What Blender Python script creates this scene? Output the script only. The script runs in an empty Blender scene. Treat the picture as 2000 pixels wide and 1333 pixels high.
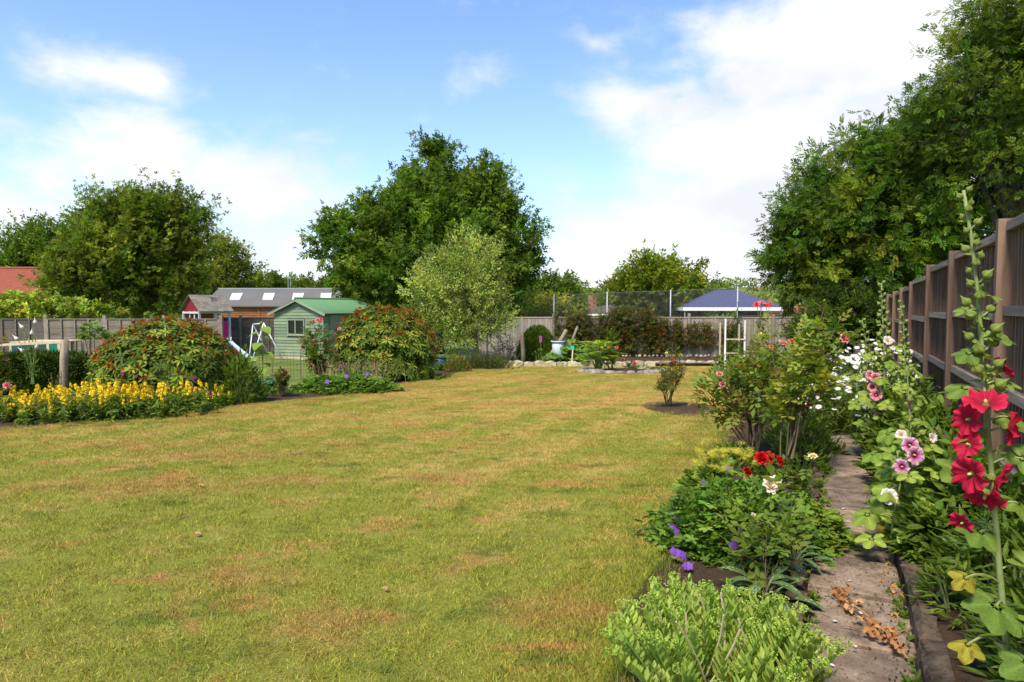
import bpy, math, random
import numpy as np
from mathutils import Vector, Matrix

rng = np.random.default_rng(11)
random.seed(5)
SC = bpy.context.scene
COL = SC.collection

# ------------------------------------------------------------------ camera
F_PX, CX, CY, HORIZON, EYE = 1300.0, 1000.0, 666.5, 600.0, 1.6
PITCH = math.atan((CY - HORIZON) / F_PX)
cam_d = bpy.data.cameras.new('camera')
cam_d.sensor_width = 36.0
cam_d.lens = F_PX / 2000.0 * 36.0
cam_d.clip_start = 0.05
cam_d.clip_end = 6000.0
cam = bpy.data.objects.new('camera', cam_d)
cam.location = (0, 0, EYE)
cam.rotation_euler = (math.pi / 2 - PITCH, 0, 0)
COL.objects.link(cam)
SC.camera = cam

# ------------------------------------------------------------------ exposure
SC.view_settings.view_transform = 'Standard'
SC.view_settings.look = 'None'
SC.view_settings.gamma = 1.0
SC.view_settings.exposure = 1.55
SC.view_settings.use_curve_mapping = False
SC.render.film_transparent = False
SC.cycles.max_bounces = 8
SC.cycles.transparent_max_bounces = 8
SC.cycles.use_denoising = True


def ray(px, py):
    """direction of a photo pixel (2000 x 1333), scaled so that its forward (Y) component is 1"""
    x = (px - CX) / F_PX
    v = -(py - CY) / F_PX
    c, s = math.cos(PITCH), math.sin(PITCH)
    y, z = c + v * s, -s + v * c
    return x / y, 1.0, z / y


def P(px, py, d):
    r = ray(px, py)
    return np.array((r[0] * d, d, EYE + r[2] * d))


# ------------------------------------------------------------------ sky
SUN_ELEV, SUN_AZ = math.radians(54), math.radians(-152)   # azimuth from +Y, clockwise: behind the camera, to the left
world = bpy.data.worlds.new('World')
SC.world = world
world.use_nodes = True
wt = world.node_tree
wt.nodes.clear()


class NT:
    """terse node building"""
    def __init__(self, tree):
        self.t = tree

    def new(self, kind, **kw):
        n = self.t.nodes.new(kind)
        for k, v in kw.items():
            setattr(n, k, v)
        return n

    def put(self, sock, v):
        if v is None:
            return
        if isinstance(v, bpy.types.NodeSocket):
            self.t.links.new(v, sock)
        else:
            sock.default_value = v

    def m(self, op, a, b=None, c=None, clamp=False):
        n = self.new('ShaderNodeMath', operation=op, use_clamp=clamp)
        for i, v in enumerate((a, b, c)):
            self.put(n.inputs[i], v)
        return n.outputs[0]

    def vm(self, op, a, b=None):
        n = self.new('ShaderNodeVectorMath', operation=op)
        self.put(n.inputs[0], a)
        self.put(n.inputs[1], b)
        return n.outputs['Value'] if op in ('DOT_PRODUCT', 'LENGTH', 'DISTANCE') else n.outputs['Vector']

    def noise(self, vec, scale, detail=4.0, rough=0.55, dist=0.0):
        n = self.new('ShaderNodeTexNoise')
        if vec is not None:
            self.put(n.inputs['Vector'], vec)
        n.inputs['Scale'].default_value = scale
        n.inputs['Detail'].default_value = detail
        n.inputs['Roughness'].default_value = rough
        n.inputs['Distortion'].default_value = dist
        return n.outputs['Fac']

    def step(self, v, lo, hi, a=0.0, b=1.0):
        n = self.new('ShaderNodeMapRange', interpolation_type='SMOOTHSTEP')
        self.put(n.inputs['Value'], v)
        for k, x in (('From Min', lo), ('From Max', hi), ('To Min', a), ('To Max', b)):
            self.put(n.inputs[k], x)
        return n.outputs['Result']

    def mix(self, fac, a, b, blend='MIX'):
        n = self.new('ShaderNodeMix', data_type='RGBA', blend_type=blend)
        self.put(n.inputs[0], fac)
        self.put(n.inputs[6], a if isinstance(a, bpy.types.NodeSocket) else (*a, 1.0))
        self.put(n.inputs[7], b if isinstance(b, bpy.types.NodeSocket) else (*b, 1.0))
        return n.outputs[2]

    def scale_vec(self, vec, s):
        n = self.new('ShaderNodeMapping')
        self.put(n.inputs['Vector'], vec)
        n.inputs['Scale'].default_value = s
        return n.outputs['Vector']


def build_sky():
    n = NT(wt)
    tc = n.new('ShaderNodeTexCoord').outputs['Generated']
    sep = n.new('ShaderNodeSeparateXYZ')
    n.put(sep.inputs[0], tc)
    X, Y, Z = sep.outputs
    az = n.m('ARCTAN2', X, Y)
    el = n.m('ARCSINE', Z)
    ae = n.new('ShaderNodeCombineXYZ')
    n.put(ae.inputs[0], az)
    n.put(ae.inputs[1], el)
    ae = ae.outputs[0]
    warp = n.new('ShaderNodeTexNoise')
    n.put(warp.inputs['Vector'], tc)
    warp.inputs['Scale'].default_value = 5.0
    warp.inputs['Detail'].default_value = 3.0
    wv = n.vm('MULTIPLY', n.vm('SUBTRACT', warp.outputs['Color'], (0.5, 0.5, 0.5)), (0.22, 0.15, 0.0))
    aew = n.vm('ADD', ae, wv)
    blobs = []
    for px, py, rx, ry, s in ((1740, 90, 300, 120, 1.25), (1520, 120, 130, 130, 1.1), (1440, 245, 230, 60, 1.1), (1460, 100, 90, 95, 1.0), (1400, 350, 170, 80, 1.1), (1270, 470, 130, 70, .9), (1290, 215, 150, 34, .85),
                              (1650, 330, 330, 110, 1.2), (1450, 470, 290, 130, 1.3), (1180, 540, 220, 50, .7), (1180, 92, 50, 20, .55),
                              (240, 290, 190, 62, 1.1), (470, 335, 190, 66, 1.0), (215, 150, 130, 48, .95), (60, 470, 220, 90, .75), (520, 480, 220, 75, .55),
                              (950, 165, 60, 32, .36), (620, 270, 90, 20, .45), (1050, 480, 110, 60, .5)):
        r = ray(px, py)
        a, e = math.atan2(r[0], r[1]), math.atan2(r[2], math.hypot(r[0], r[1]))
        k = 1.0 / F_PX
        blobs.append((a, e, rx * k * math.cos(a) ** 2, ry * k, s))
    rb = random.Random(4)
    for i in range(22):     # the same fair-weather cumulus all round, outside this view
        a = rb.uniform(0.8, 2 * math.pi - 0.8)
        if a > math.pi:
            a -= 2 * math.pi
        e = rb.choice((0.12, 0.22, 0.35, 0.55, 0.8)) + rb.uniform(-.05, .05)
        blobs.append((a, e, rb.uniform(.1, .28), rb.uniform(.04, .1), rb.uniform(.8, 1.15)))
    tot = None
    for a, e, rx, ry, s in blobs:
        d = n.vm('MULTIPLY', n.vm('SUBTRACT', aew, (a, e, 0)), (1 / rx, 1 / ry, 0))
        g = n.m('MULTIPLY', n.m('EXPONENT', n.m('MULTIPLY', n.vm('DOT_PRODUCT', d, d), -0.8)), s)
        tot = g if tot is None else n.m('MAXIMUM', tot, g)
    vec = n.scale_vec(tc, (1, 1, 1.9))
    big = n.noise(vec, 5.5, 7.0, 0.6, 0.25)
    fine = n.noise(vec, 17.0, 5.0, 0.62, 0.2)
    dens = n.m('ADD', tot, n.m('MULTIPLY', n.m('SUBTRACT', big, 0.5), 1.3))
    dens = n.m('ADD', dens, n.m('MULTIPLY', n.m('SUBTRACT', fine, 0.5), 0.7))
    cover = n.step(dens, 0.08, 0.92)
    cover = n.m('MULTIPLY', cover, 0.97)
    haze = n.m('EXPONENT', n.m('MULTIPLY', n.m('MAXIMUM', el, 0.0), -7.6))
    haze = n.m('MULTIPLY', haze, 0.78)
    sky = n.new('ShaderNodeTexSky', sky_type='NISHITA')
    sky.sun_disc = False
    sky.sun_elevation = SUN_ELEV
    sky.sun_rotation = SUN_AZ
    sky.altitude = 50
    sky.air_density = 1.0
    sky.dust_density = 0.25
    sky.ozone_density = 1.6
    shade = n.noise(vec, 4.0, 5.0, 0.5)
    white = n.mix(n.step(shade, 0.42, 0.62), (3.35, 3.36, 3.38), (2.75, 2.82, 2.95))
    skyc = n.mix(1.0, sky.outputs[0], (0.64, 0.725, 0.85), 'MULTIPLY')
    c = n.mix(haze, skyc, (2.5, 2.68, 2.9))
    c = n.mix(cover, c, white)
    bg = n.new('ShaderNodeBackground')
    n.put(bg.inputs[0], c)
    bg.inputs[1].default_value = 0.112
    out = n.new('ShaderNodeOutputWorld')
    n.put(out.inputs[0], bg.outputs[0])


build_sky()

# ------------------------------------------------------------------ sun: thinly veiled, so soft shadows
sun_d = bpy.data.lights.new('sun', 'SUN')
sun_d.energy = 2.3
sun_d.angle = math.radians(13)
sun_d.color = (1.0, 0.92, 0.78)
sun = bpy.data.objects.new('sun', sun_d)
sd = Vector((math.sin(SUN_AZ) * math.cos(SUN_ELEV), math.cos(SUN_AZ) * math.cos(SUN_ELEV), math.sin(SUN_ELEV)))
sun.rotation_euler = (-sd).to_track_quat('-Z', 'Y').to_euler()
COL.objects.link(sun)

# ------------------------------------------------------------------ ground shape and garden axes


def gz(x, y):
    """height of the ground: level by the camera, then falling gently to the back fence and the valley"""
    y = np.asarray(y, float)
    z = -0.022 * np.clip(y - 4.0, 0, 41)
    return z - 0.05 * np.clip(y - 45.0, 0, 120)


def G(px, py):
    r = ray(px, py)
    d = 5.0
    for _ in range(40):
        d = (float(gz(0, d)) - EYE) / r[2]
    return np.array((r[0] * d, d, float(gz(0, d))))


def W(n, s, z=0.0):
    """garden axes: s along the path, n across it to the right"""
    x, y = .8944 * n + .4472 * s, -.4472 * n + .8944 * s
    return np.array((x, y, float(gz(x, y)) + z))


# ------------------------------------------------------------------ mesh helpers
def nrm(a):
    a = np.asarray(a, float)
    return a / np.maximum(np.linalg.norm(a, axis=-1, keepdims=True), 1e-9)


class MB:
    """collects geometry, builds ONE mesh"""
    def __init__(self):
        self.v, self.c, self.l, self.t, self.m, self.n = [], [], [], [], [], 0

    def add(self, v, f, col=(1, 1, 1), mi=0):
        v = np.asarray(v, float).reshape(-1, 3)
        c = np.broadcast_to(np.asarray(col, float), v.shape) if np.ndim(col) < 2 else np.asarray(col, float)
        self.v.append(v)
        self.c.append(c)
        for ff in (f if isinstance(f, (list, tuple)) and len(f) and isinstance(f[0], np.ndarray) else [np.asarray(f)]):
            self.l.append((ff + self.n).ravel())
            self.t.append(np.full(len(ff), ff.shape[1]))
            self.m.append(np.full(len(ff), mi))
        self.n += len(v)
        return self

    def box(self, lo, hi, col=(1, 1, 1), mi=0):
        x0, y0, z0 = lo
        x1, y1, z1 = hi
        v = [(x0, y0, z0), (x1, y0, z0), (x1, y1, z0), (x0, y1, z0), (x0, y0, z1), (x1, y0, z1), (x1, y1, z1), (x0, y1, z1)]
        f = np.array([(0, 3, 2, 1), (4, 5, 6, 7), (0, 1, 5, 4), (1, 2, 6, 5), (2, 3, 7, 6), (3, 0, 4, 7)])
        return self.add(v, f, col, mi)

    def bar(self, a, b, w, h, col=(1, 1, 1), mi=0, up=(0, 0, 1)):
        """rectangular bar from a to b, w across, h in the up direction"""
        a, b = np.asarray(a, float), np.asarray(b, float)
        y = nrm(b - a)
        x = nrm(np.cross(y, up))
        z = np.cross(x, y)
        v = [p + x * sx * w / 2 + z * sz * h / 2 for p in (a, b) for sx, sz in ((-1, -1), (1, -1), (1, 1), (-1, 1))]
        f = np.array([(0, 1, 2, 3), (7, 6, 5, 4), (0, 4, 5, 1), (1, 5, 6, 2), (2, 6, 7, 3), (3, 7, 4, 0)])
        return self.add(v, f, col, mi)

    def tube(self, pts, rad, sides=6, col=(1, 1, 1), mi=0, cap=True):
        pts = np.asarray(pts, float)
        k = len(pts)
        rad = np.broadcast_to(np.asarray(rad, float), (k,))
        t = nrm(np.gradient(pts, axis=0))
        up = np.array((0.0, 0, 1)) if abs(t[0][2]) < .9 else np.array((0.0, 1, 0))
        x = nrm(np.cross(t, up))
        z = np.cross(x, t)
        a = np.arange(sides) * 2 * math.pi / sides
        v = pts[:, None] + rad[:, None, None] * (np.cos(a)[None, :, None] * x[:, None] + np.sin(a)[None, :, None] * z[:, None])
        i = np.arange(k - 1)[:, None] * sides
        j = np.arange(sides)[None]
        j2 = (j + 1) % sides
        f = np.stack([i + j, i + j2, i + j2 + sides, i + j + sides], -1).reshape(-1, 4)
        fs = [f]
        if cap:
            fs.append(((k - 1) * sides + np.arange(sides))[None])
            fs.append(np.arange(sides)[::-1][None])
        return self.add(v.reshape(-1, 3), fs, col, mi)

    def mesh(self, name, mats, smooth=False):
        me = bpy.data.meshes.new(name)
        v = np.concatenate(self.v)
        l = np.concatenate(self.l)
        t = np.concatenate(self.t)
        me.vertices.add(len(v))
        me.vertices.foreach_set('co', v.astype(np.float32).ravel())
        me.loops.add(len(l))
        me.loops.foreach_set('vertex_index', l.astype(np.int32))
        me.polygons.add(len(t))
        me.polygons.foreach_set('loop_start', (np.cumsum(t) - t).astype(np.int32))
        me.polygons.foreach_set('material_index', np.concatenate(self.m).astype(np.int32))
        me.polygons.foreach_set('use_smooth', np.full(len(t), smooth))
        at = me.attributes.new('tint', 'FLOAT_COLOR', 'POINT')
        c = np.ones((len(v), 4), np.float32)
        c[:, :3] = np.concatenate(self.c)
        at.data.foreach_set('color', c.ravel())
        for m_ in (mats if isinstance(mats, (list, tuple)) else [mats]):
            me.materials.append(m_)
        me.update(calc_edges=True)
        return me

    def build(self, name, mats, parent=None, smooth=False, kind=None):
        return link(name, self.mesh(name, mats, smooth), parent, kind)


def link(name, me, parent=None, kind=None):
    o = bpy.data.objects.new(name, me)
    COL.objects.link(o)
    if parent is not None:
        o.parent = parent
    if kind:
        o['kind'] = kind
    return o


def thing(name, label, cat, loc=(0, 0, 0), group=None, rz=0.0):
    o = bpy.data.objects.new(name, None)
    COL.objects.link(o)
    o.empty_display_size = .1
    o.location = tuple(float(q) for q in loc)
    o.rotation_euler = (0, 0, rz)
    return tag(o, label, cat, group)


def tag(o, label, cat, group=None):
    o['label'] = label
    o['category'] = cat
    if group:
        o['group'] = group
    return o


def place(name, me, parent, pos, ydir, up, s=1.0):
    """a part whose local +Y points along ydir and +Z towards up"""
    y = nrm(np.asarray(ydir, float))
    x = np.cross(y, np.asarray(up, float))
    if np.linalg.norm(x) < 1e-4:
        x = np.cross(y, (1.0, .3, .2))
    x = nrm(x)
    z = np.cross(x, y)
    s = np.broadcast_to(np.asarray(s, float), (3,))
    m = Matrix(((x[0] * s[0], y[0] * s[1], z[0] * s[2], pos[0]), (x[1] * s[0], y[1] * s[1], z[1] * s[2], pos[1]),
                (x[2] * s[0], y[2] * s[1], z[2] * s[2], pos[2]), (0, 0, 0, 1)))
    o = link(name, me, parent)
    o.matrix_local = m
    return o


def scatter(mb, T, Pos, D, U, S, col, mi=0):
    """many copies of a leaf template (verts, faces[, vertex tint]) into one mesh"""
    tv, tf = T[0], T[1]
    n, k = len(Pos), len(tv)
    y = nrm(D)
    x = nrm(np.cross(y, U))
    z = np.cross(x, y)
    S = np.asarray(S, float)
    if S.ndim == 0:
        S = np.full(n, float(S))
    if S.ndim == 1:
        S = np.repeat(S[:, None], 3, 1)
    v = Pos[:, None] + (tv[None, :, 0:1] * S[:, None, 0:1]) * x[:, None] + (tv[None, :, 1:2] * S[:, None, 1:2]) * y[:, None] \
        + (tv[None, :, 2:3] * S[:, None, 2:3]) * z[:, None]
    off = (np.arange(n) * k)[:, None, None]
    fs = [(np.asarray(f)[None] + off).reshape(-1, np.asarray(f).shape[1]) for f in (tf if isinstance(tf, list) else [tf])]
    c = np.repeat(np.asarray(col, float)[:, None], k, 1)
    if len(T) > 2:
        c = c * T[2][None]
    mb.add(v.reshape(-1, 3), fs, c.reshape(-1, 3), mi)


def pick(pal, n, jit=0.18):
    pal = np.asarray(pal, float)
    c = pal[rng.integers(0, len(pal), n)]
    c = c * (1 + rng.normal(0, jit, (n, 1))) * (1 + rng.normal(0, jit * .35, (n, 3)))
    return np.clip(c, .004, .95)


def sph(n):
    return nrm(rng.normal(size=(n, 3)))


def curve(a, b, bend=(0, 0, 0), n=6):
    t = np.linspace(0, 1, n)[:, None]
    a, b, bend = (np.asarray(q, float) for q in (a, b, bend))
    return a + (b - a) * t + bend * (4 * t * (1 - t))


# ------------------------------------------------------------------ leaf and flower templates (length along +Y, face up +Z)
def leaf2(w=.5, fold=.12):
    return (np.array([(0, 0, 0), (-w / 2, .45, fold), (0, 1, 0), (w / 2, .45, fold)]), np.array([(0, 3, 2), (0, 2, 1)]))


def oval(w=.5, rows=4, fold=.1, curl=.2, peak=.45, notch=0.0):
    v, f = [], []
    for i in range(rows + 1):
        t = i / rows
        e = math.log(.5) / math.log(peak)
        ww = w / 2 * math.sin(math.pi * min(max(t ** e, .02), .98)) ** .8
        z = -curl * t * t
        y = t - (notch if i == rows else 0)
        v += [(-ww, y, z + fold * ww * 2), (0, t, z), (ww, y, z + fold * ww * 2)]
    for i in range(rows):
        a = i * 3
        f += [(a, a + 1, a + 4, a + 3), (a + 1, a + 2, a + 5, a + 4)]
    return np.array(v, float), np.array(f)


def merge(parts):
    """several templates into one; parts = [(template, matrix 3x3, offset)]"""
    V, Fs, n = [], {}, 0
    for (tv, tf), R, o in parts:
        V.append(tv @ np.asarray(R).T + np.asarray(o))
        for f in (tf if isinstance(tf, list) else [tf]):
            Fs.setdefault(f.shape[1], []).append(f + n)
        n += len(tv)
    return np.concatenate(V), [np.concatenate(x) for x in Fs.values()]


def rotz(a):
    c, s = math.cos(a), math.sin(a)
    return np.array(((c, -s, 0), (s, c, 0), (0, 0, 1)))


def rotx(a):
    c, s = math.cos(a), math.sin(a)
    return np.array(((1, 0, 0), (0, c, -s), (0, s, c)))


def compound(pairs=2, leaflet=None, spread=1.0, lw=.34):
    """pinnate leaf: pairs of leaflets and one at the tip"""
    leaflet = leaflet or leaf2(.5, .1)
    parts = []
    for i in range(pairs):
        y = .25 + .5 * i / max(pairs, 1)
        for s in (-1, 1):
            parts.append((leaflet, rotz(-s * spread) * lw, (0, y, -.04 * i)))
    parts.append((leaflet, np.eye(3) * lw * 1.15, (0, .68, -.05)))
    return merge(parts)


def palmate(lobes=7, depth=.35, rings=3, per=4, cup=.12, wave=.05, gap=.35, vein=.0, seed=0, tooth=.04):
    """lobed round leaf; the stalk joins at the origin, the middle lobe points along +Y"""
    r = np.random.default_rng(seed)
    na = lobes * per + 1
    th = np.linspace(-math.pi + gap, math.pi - gap, na)
    ph = (np.arange(na) % per) / per
    lob = 1 - depth * (1 - np.abs(np.cos(math.pi * ph)) ** 1.0) ** 1.0
    ph2 = np.abs(((np.arange(na) / per) % 1.0) - .5) * 2           # 1 at the notch, 0 at the lobe's middle
    lob = 1 - depth * ph2 ** 1.6 + r.uniform(-tooth, tooth, na)
    lob *= .82 + .18 * np.cos(th)
    v = [(0, 0, 0)]
    tint = [1 + vein]
    for k in range(1, rings + 1):
        q = k / rings
        rr = lob * q if k == rings else q * (lob * (.35 + .65 * q) + (1 - q) * .65 * (1 - depth))
        z = cup * q * q * 1.0 + wave * q * np.sin(th * 3 + seed) + wave * .7 * q * (1 - 2 * ph2) * -1
        for a in range(na):
            v.append((math.sin(th[a]) * rr[a], math.cos(th[a]) * rr[a], z[a]))
            tint.append(1 + vein * (1 - ph2[a]) ** 2 * (1 - .5 * q) - vein * .25 * ph2[a])
    f3 = [(0, a + 2, a + 1) for a in range(na - 1)]
    f4 = [(1 + (k - 1) * na + a, 1 + (k - 1) * na + a + 1, 1 + k * na + a + 1, 1 + k * na + a) for k in range(1, rings) for a in range(na - 1)]
    fs = [np.array(f3)] + ([np.array(f4)[:, ::-1]] if f4 else [])
    t = np.array(tint)[:, None] * np.ones((1, 3))
    return np.array(v, float), fs, t


def rose_bloom(seed=0, open_=1.0, rings=((3, .30, .80), (5, .55, .85), (6, .8, .72), (7, 1.0, .5))):
    """unit-radius rose facing +Z"""
    r = np.random.default_rng(seed)
    V, Fq, n = [], [], 0
    for ri, (k, R, H) in enumerate(rings):
        for i in range(k):
            phi = 2 * math.pi * (i + r.uniform(-.15, .15)) / k + ri * .7
            nu, nv = 5, 5
            w0 = min(math.pi / k * 1.45, 1.5)
            pts = []
            for b in range(nv):
                q = b / (nv - 1)
                wid = w0 * (1 - .55 * max(0, q - .55) / .45) * (.55 + .45 * min(1, q * 2))
                for a in range(nu):
                    u = a / (nu - 1) * 2 - 1
                    th = phi + u * wid
                    edge = 1 - .12 * abs(u) ** 3 * q
                    rho = R * open_ * (.12 + .88 * q ** .75) * edge
                    z = H * .9 * q ** 1.1 - (.22 if ri >= 2 else .05) * q ** 5 * (1 + .4 * math.sin(3 * u + i))
                    pts.append((rho * math.cos(th), rho * math.sin(th), z * (.9 + .1 * r.random())))
            V += pts
            for b in range(nv - 1):
                for a in range(nu - 1):
                    o = n + b * nu + a
                    Fq.append((o, o + 1, o + 1 + nu, o + nu))
            n += nu * nv
    return np.array(V, float), np.array(Fq)


def cup_flower(seed=0, depth=.45, ruffle=.1, na=40, nr=7, petals=5):
    """open five-petalled funnel facing +Z; third item is radius 0..1 per vertex"""
    r = np.random.default_rng(seed)
    a = np.linspace(0, 2 * math.pi, na, endpoint=False)
    v, q_, f = [], [], []
    p1, p2 = r.uniform(0, 6, 2)
    for k in range(nr):
        q = k / (nr - 1)
        gap = 1 - .13 * q ** 3 * np.abs(np.cos(petals / 2 * a)) ** 8
        rr = (.07 + .93 * q) * gap * (1 + .025 * q * np.sin(13 * a + p1))
        z = depth * (q ** .75) + .02 * q * np.sin(29 * a + p2) * (1 + .5 * np.sin(3 * a)) + ruffle * q ** 2 * (np.sin(7 * a + p1) * .6 + np.sin(12 * a + p2) * .4) - .14 * q ** 6
        for i in range(na):
            v.append((rr[i] * math.cos(a[i]), rr[i] * math.sin(a[i]), z[i]))
            q_.append(q)
    for k in range(nr - 1):
        for i in range(na):
            j = (i + 1) % na
            f.append((k * na + i, k * na + j, (k + 1) * na + j, (k + 1) * na + i))
    return np.array(v, float), np.array(f), np.array(q_)


def bud(sides=8, point=.5):
    """egg-shaped bud, base at the origin, tip along +Y, unit radius"""
    v, f = [], []
    prof = ((0, .25), (.35, .8), (.9, 1.0), (1.45, .7), (1.9, .28), (2.0 + point, .02))
    for y, rr in prof:
        for i in range(sides):
            a = 2 * math.pi * i / sides
            g = rr * (1 + .13 * math.cos(2.5 * a) ** 2)
            v.append((g * math.cos(a), y, g * math.sin(a)))
    for k in range(len(prof) - 1):
        for i in range(sides):
            j = (i + 1) % sides
            f.append((k * sides + i, k * sides + j, (k + 1) * sides + j, (k + 1) * sides + i))
    return np.array(v, float), np.array(f)[:, ::-1]


def daisy(petals=5, w=.62, droop=.05, inner=.12, rows=3):
    o = oval(w, rows, .05, droop, .6)
    return merge([(o, rotz(2 * math.pi * i / petals) * 1.0, (0, 0, .01 * (i % 2))) for i in range(petals)])

# ------------------------------------------------------------------ materials
def mat(name, fn):
    m = bpy.data.materials.new(name)
    m.use_nodes = True
    t = m.node_tree
    t.nodes.clear()
    n = NT(t)
    out = n.new('ShaderNodeOutputMaterial')
    n.put(out.inputs[0], fn(n))
    return m


def bsdf(n, col, rough=.7, spec=.35, bump=None, bstr=.3, bdist=.01, metal=0.0):
    b = n.new('ShaderNodeBsdfPrincipled')
    n.put(b.inputs['Base Color'], col if isinstance(col, bpy.types.NodeSocket) else (*col, 1))
    n.put(b.inputs['Roughness'], rough)
    b.inputs['Specular IOR Level'].default_value = spec
    b.inputs['Metallic'].default_value = metal
    if bump is not None:
        k = n.new('ShaderNodeBump')
        k.inputs['Strength'].default_value = bstr
        k.inputs['Distance'].default_value = bdist
        n.put(k.inputs['Height'], bump)
        n.put(b.inputs['Normal'], k.outputs[0])
    return b.outputs[0]


def obj_co(n):
    return n.new('ShaderNodeTexCoord').outputs['Object']


def pos_co(n):
    return n.new('ShaderNodeNewGeometry').outputs['Position']


def obj_rand(n):
    return n.new('ShaderNodeObjectInfo').outputs['Random']


def tint(n):
    return n.new('ShaderNodeAttribute', attribute_name='tint').outputs['Color']


def leafy(name, rough=.5, spec=.18, trans=.44, warm=(1.25, 1.3, .5), nscale=60.0, namp=.35, bump=0.0, gain=(1.42, 1.34, .64)):
    def fn(n):
        co = obj_co(n)
        no = n.noise(co, nscale, 3, .6)
        c = n.mix(1.0, tint(n), n.mix(no, tuple(q * (1 - namp) for q in gain), tuple(q * (1 + namp) for q in gain)), 'MULTIPLY')
        s1 = bsdf(n, c, rough, spec, no if bump else None, bump, .004)
        tr = n.new('ShaderNodeBsdfTranslucent')
        n.put(tr.inputs[0], n.mix(1.0, c, warm, 'MULTIPLY'))
        mx = n.new('ShaderNodeMixShader')
        mx.inputs[0].default_value = trans
        n.put(mx.inputs[1], s1)
        n.put(mx.inputs[2], tr.outputs[0])
        return mx.outputs[0]
    return mat(name, fn)


M_LEAF = leafy('leaf')
M_GLOSSY = leafy('glossy leaf', .5, .13, .3)
M_NEEDLE = leafy('conifer needle', .6, .12, .15)
M_FARLEAF = leafy('tree leaf', .5, .15, .47, nscale=3.0, namp=.35, gain=(1.95, 1.72, .88))
M_BIGLEAF = leafy('hairy leaf', .7, .15, .28, nscale=14.0, namp=.45, bump=.8)
M_PETAL = leafy('petal', .6, .15, .35, warm=(1.1, .95, .95), nscale=40, namp=.12, gain=(1, 1, 1))
M_SPIKE = leafy('yellow flower', .6, .1, .3, warm=(1.1, 1.0, .6), nscale=50, namp=.15, gain=(1, 1, 1))


def _lung(n):
    co = obj_co(n)
    v = n.new('ShaderNodeTexVoronoi')
    n.put(v.inputs['Vector'], co)
    v.inputs['Scale'].default_value = 9.0
    spot = n.step(v.outputs['Distance'], .36, .22)
    c = n.mix(n.m('MULTIPLY', spot, .65), n.mix(n.noise(co, 7, 3), (.05, .088, .020), (.10, .155, .038)), (.36, .44, .28))
    return bsdf(n, c, .6, .3, n.noise(co, 30, 3), .3, .01)


M_LUNG = mat('spotted leaf', _lung)


def _bark(n):
    co = obj_co(n)
    a = n.noise(n.scale_vec(co, (6, 6, 1.2)), 3, 6, .65)
    c = n.mix(1.0, tint(n), n.mix(a, (.5, .5, .5), (1.45, 1.4, 1.35)), 'MULTIPLY')
    return bsdf(n, c, .9, .15, a, .8, .02)


M_BARK = mat('bark', _bark)


def _cane(n):
    c = n.mix(1.0, tint(n), n.mix(n.noise(obj_co(n), 40, 3), (.7, .7, .7), (1.3, 1.3, 1.3)), 'MULTIPLY')
    return bsdf(n, c, .6, .3)


M_CANE = mat('stem', _cane)


def wood(name, a, b, vert=True, rough=.85, lich=None, scale=1.0):
    def fn(n):
        co = obj_co(n)
        sv = (26, 26, 1.3) if vert else (1.3, 26, 26)
        off = n.vm('ADD', n.scale_vec(co, tuple(q * scale for q in sv)), None)
        r = obj_rand(n)
        cmb = n.new('ShaderNodeCombineXYZ')
        for i in range(3):
            n.put(cmb.inputs[i], n.m('MULTIPLY', r, 37.0 + 11 * i))
        off = n.vm('ADD', n.scale_vec(co, tuple(q * scale for q in sv)), cmb.outputs[0])
        g = n.noise(off, 1.0, 6, .65, .4)
        blotch = n.noise(co, 2.6, 4, .6)
        c = n.mix(n.step(g, .28, .72), a, b)
        c = n.mix(1.0, c, n.mix(blotch, (.62, .62, .64), (1.32, 1.3, 1.25)), 'MULTIPLY')
        c = n.mix(1.0, c, n.mix(r, (.78, .78, .8), (1.2, 1.17, 1.12)), 'MULTIPLY')
        if lich:
            c = n.mix(n.step(n.noise(co, 9, 5, .7), .56, .68, 0, .7), c, lich)
        return bsdf(n, c, rough, .2, g, .5, .006)
    return mat(name, fn)


M_FENCE_R = wood('dark fence board', (.090, .060, .042), (.215, .148, .106))
M_POST_R = wood('brown fence post', (.115, .072, .050), (.235, .155, .112))
M_RAIL_R = wood('weathered rail', (.18, .14, .105), (.38, .305, .24), vert=False)
M_FENCE_B = wood('grey back fence', (.175, .15, .122), (.37, .33, .285))
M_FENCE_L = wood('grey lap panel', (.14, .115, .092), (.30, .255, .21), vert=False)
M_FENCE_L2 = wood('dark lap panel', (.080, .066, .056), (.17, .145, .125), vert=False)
M_RUSTIC = wood('lichen post', (.14, .11, .08), (.30, .25, .19), lich=(.42, .42, .35))
M_PALE = wood('pale timber', (.42, .33, .22), (.60, .50, .36))
M_BROWNCLAD = wood('brown cladding', (.20, .082, .038), (.34, .15, .072), vert=False)
M_GREENCLAD = wood('sage green painted board', (.165, .220, .145), (.20, .26, .17), vert=False, rough=.65)
M_GREENTRIM = wood('green grey trim', (.21, .26, .185), (.25, .30, .22), vert=False, rough=.6)
M_SHINGLE = wood('old grey shingle', (.12, .105, .085), (.27, .25, .21), lich=(.20, .19, .10))
M_WHITEWOOD = wood('pale blue painted wood', (.44, .47, .52), (.56, .60, .65), rough=.6)
M_WHITE = wood('white painted wood', (.66, .66, .62), (.82, .81, .76), rough=.6)


def plain(name, col, rough=.6, spec=.35, var=.18, scale=6.0, metal=0.0, bump=0.0):
    def fn(n):
        co = obj_co(n)
        no = n.noise(co, scale, 5, .6)
        c = n.mix(1.0, tuple(col), n.mix(no, (1 - var,) * 3, (1 + var,) * 3), 'MULTIPLY')
        return bsdf(n, c, rough, spec, no if bump else None, bump, .01, metal)
    return mat(name, fn)


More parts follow.
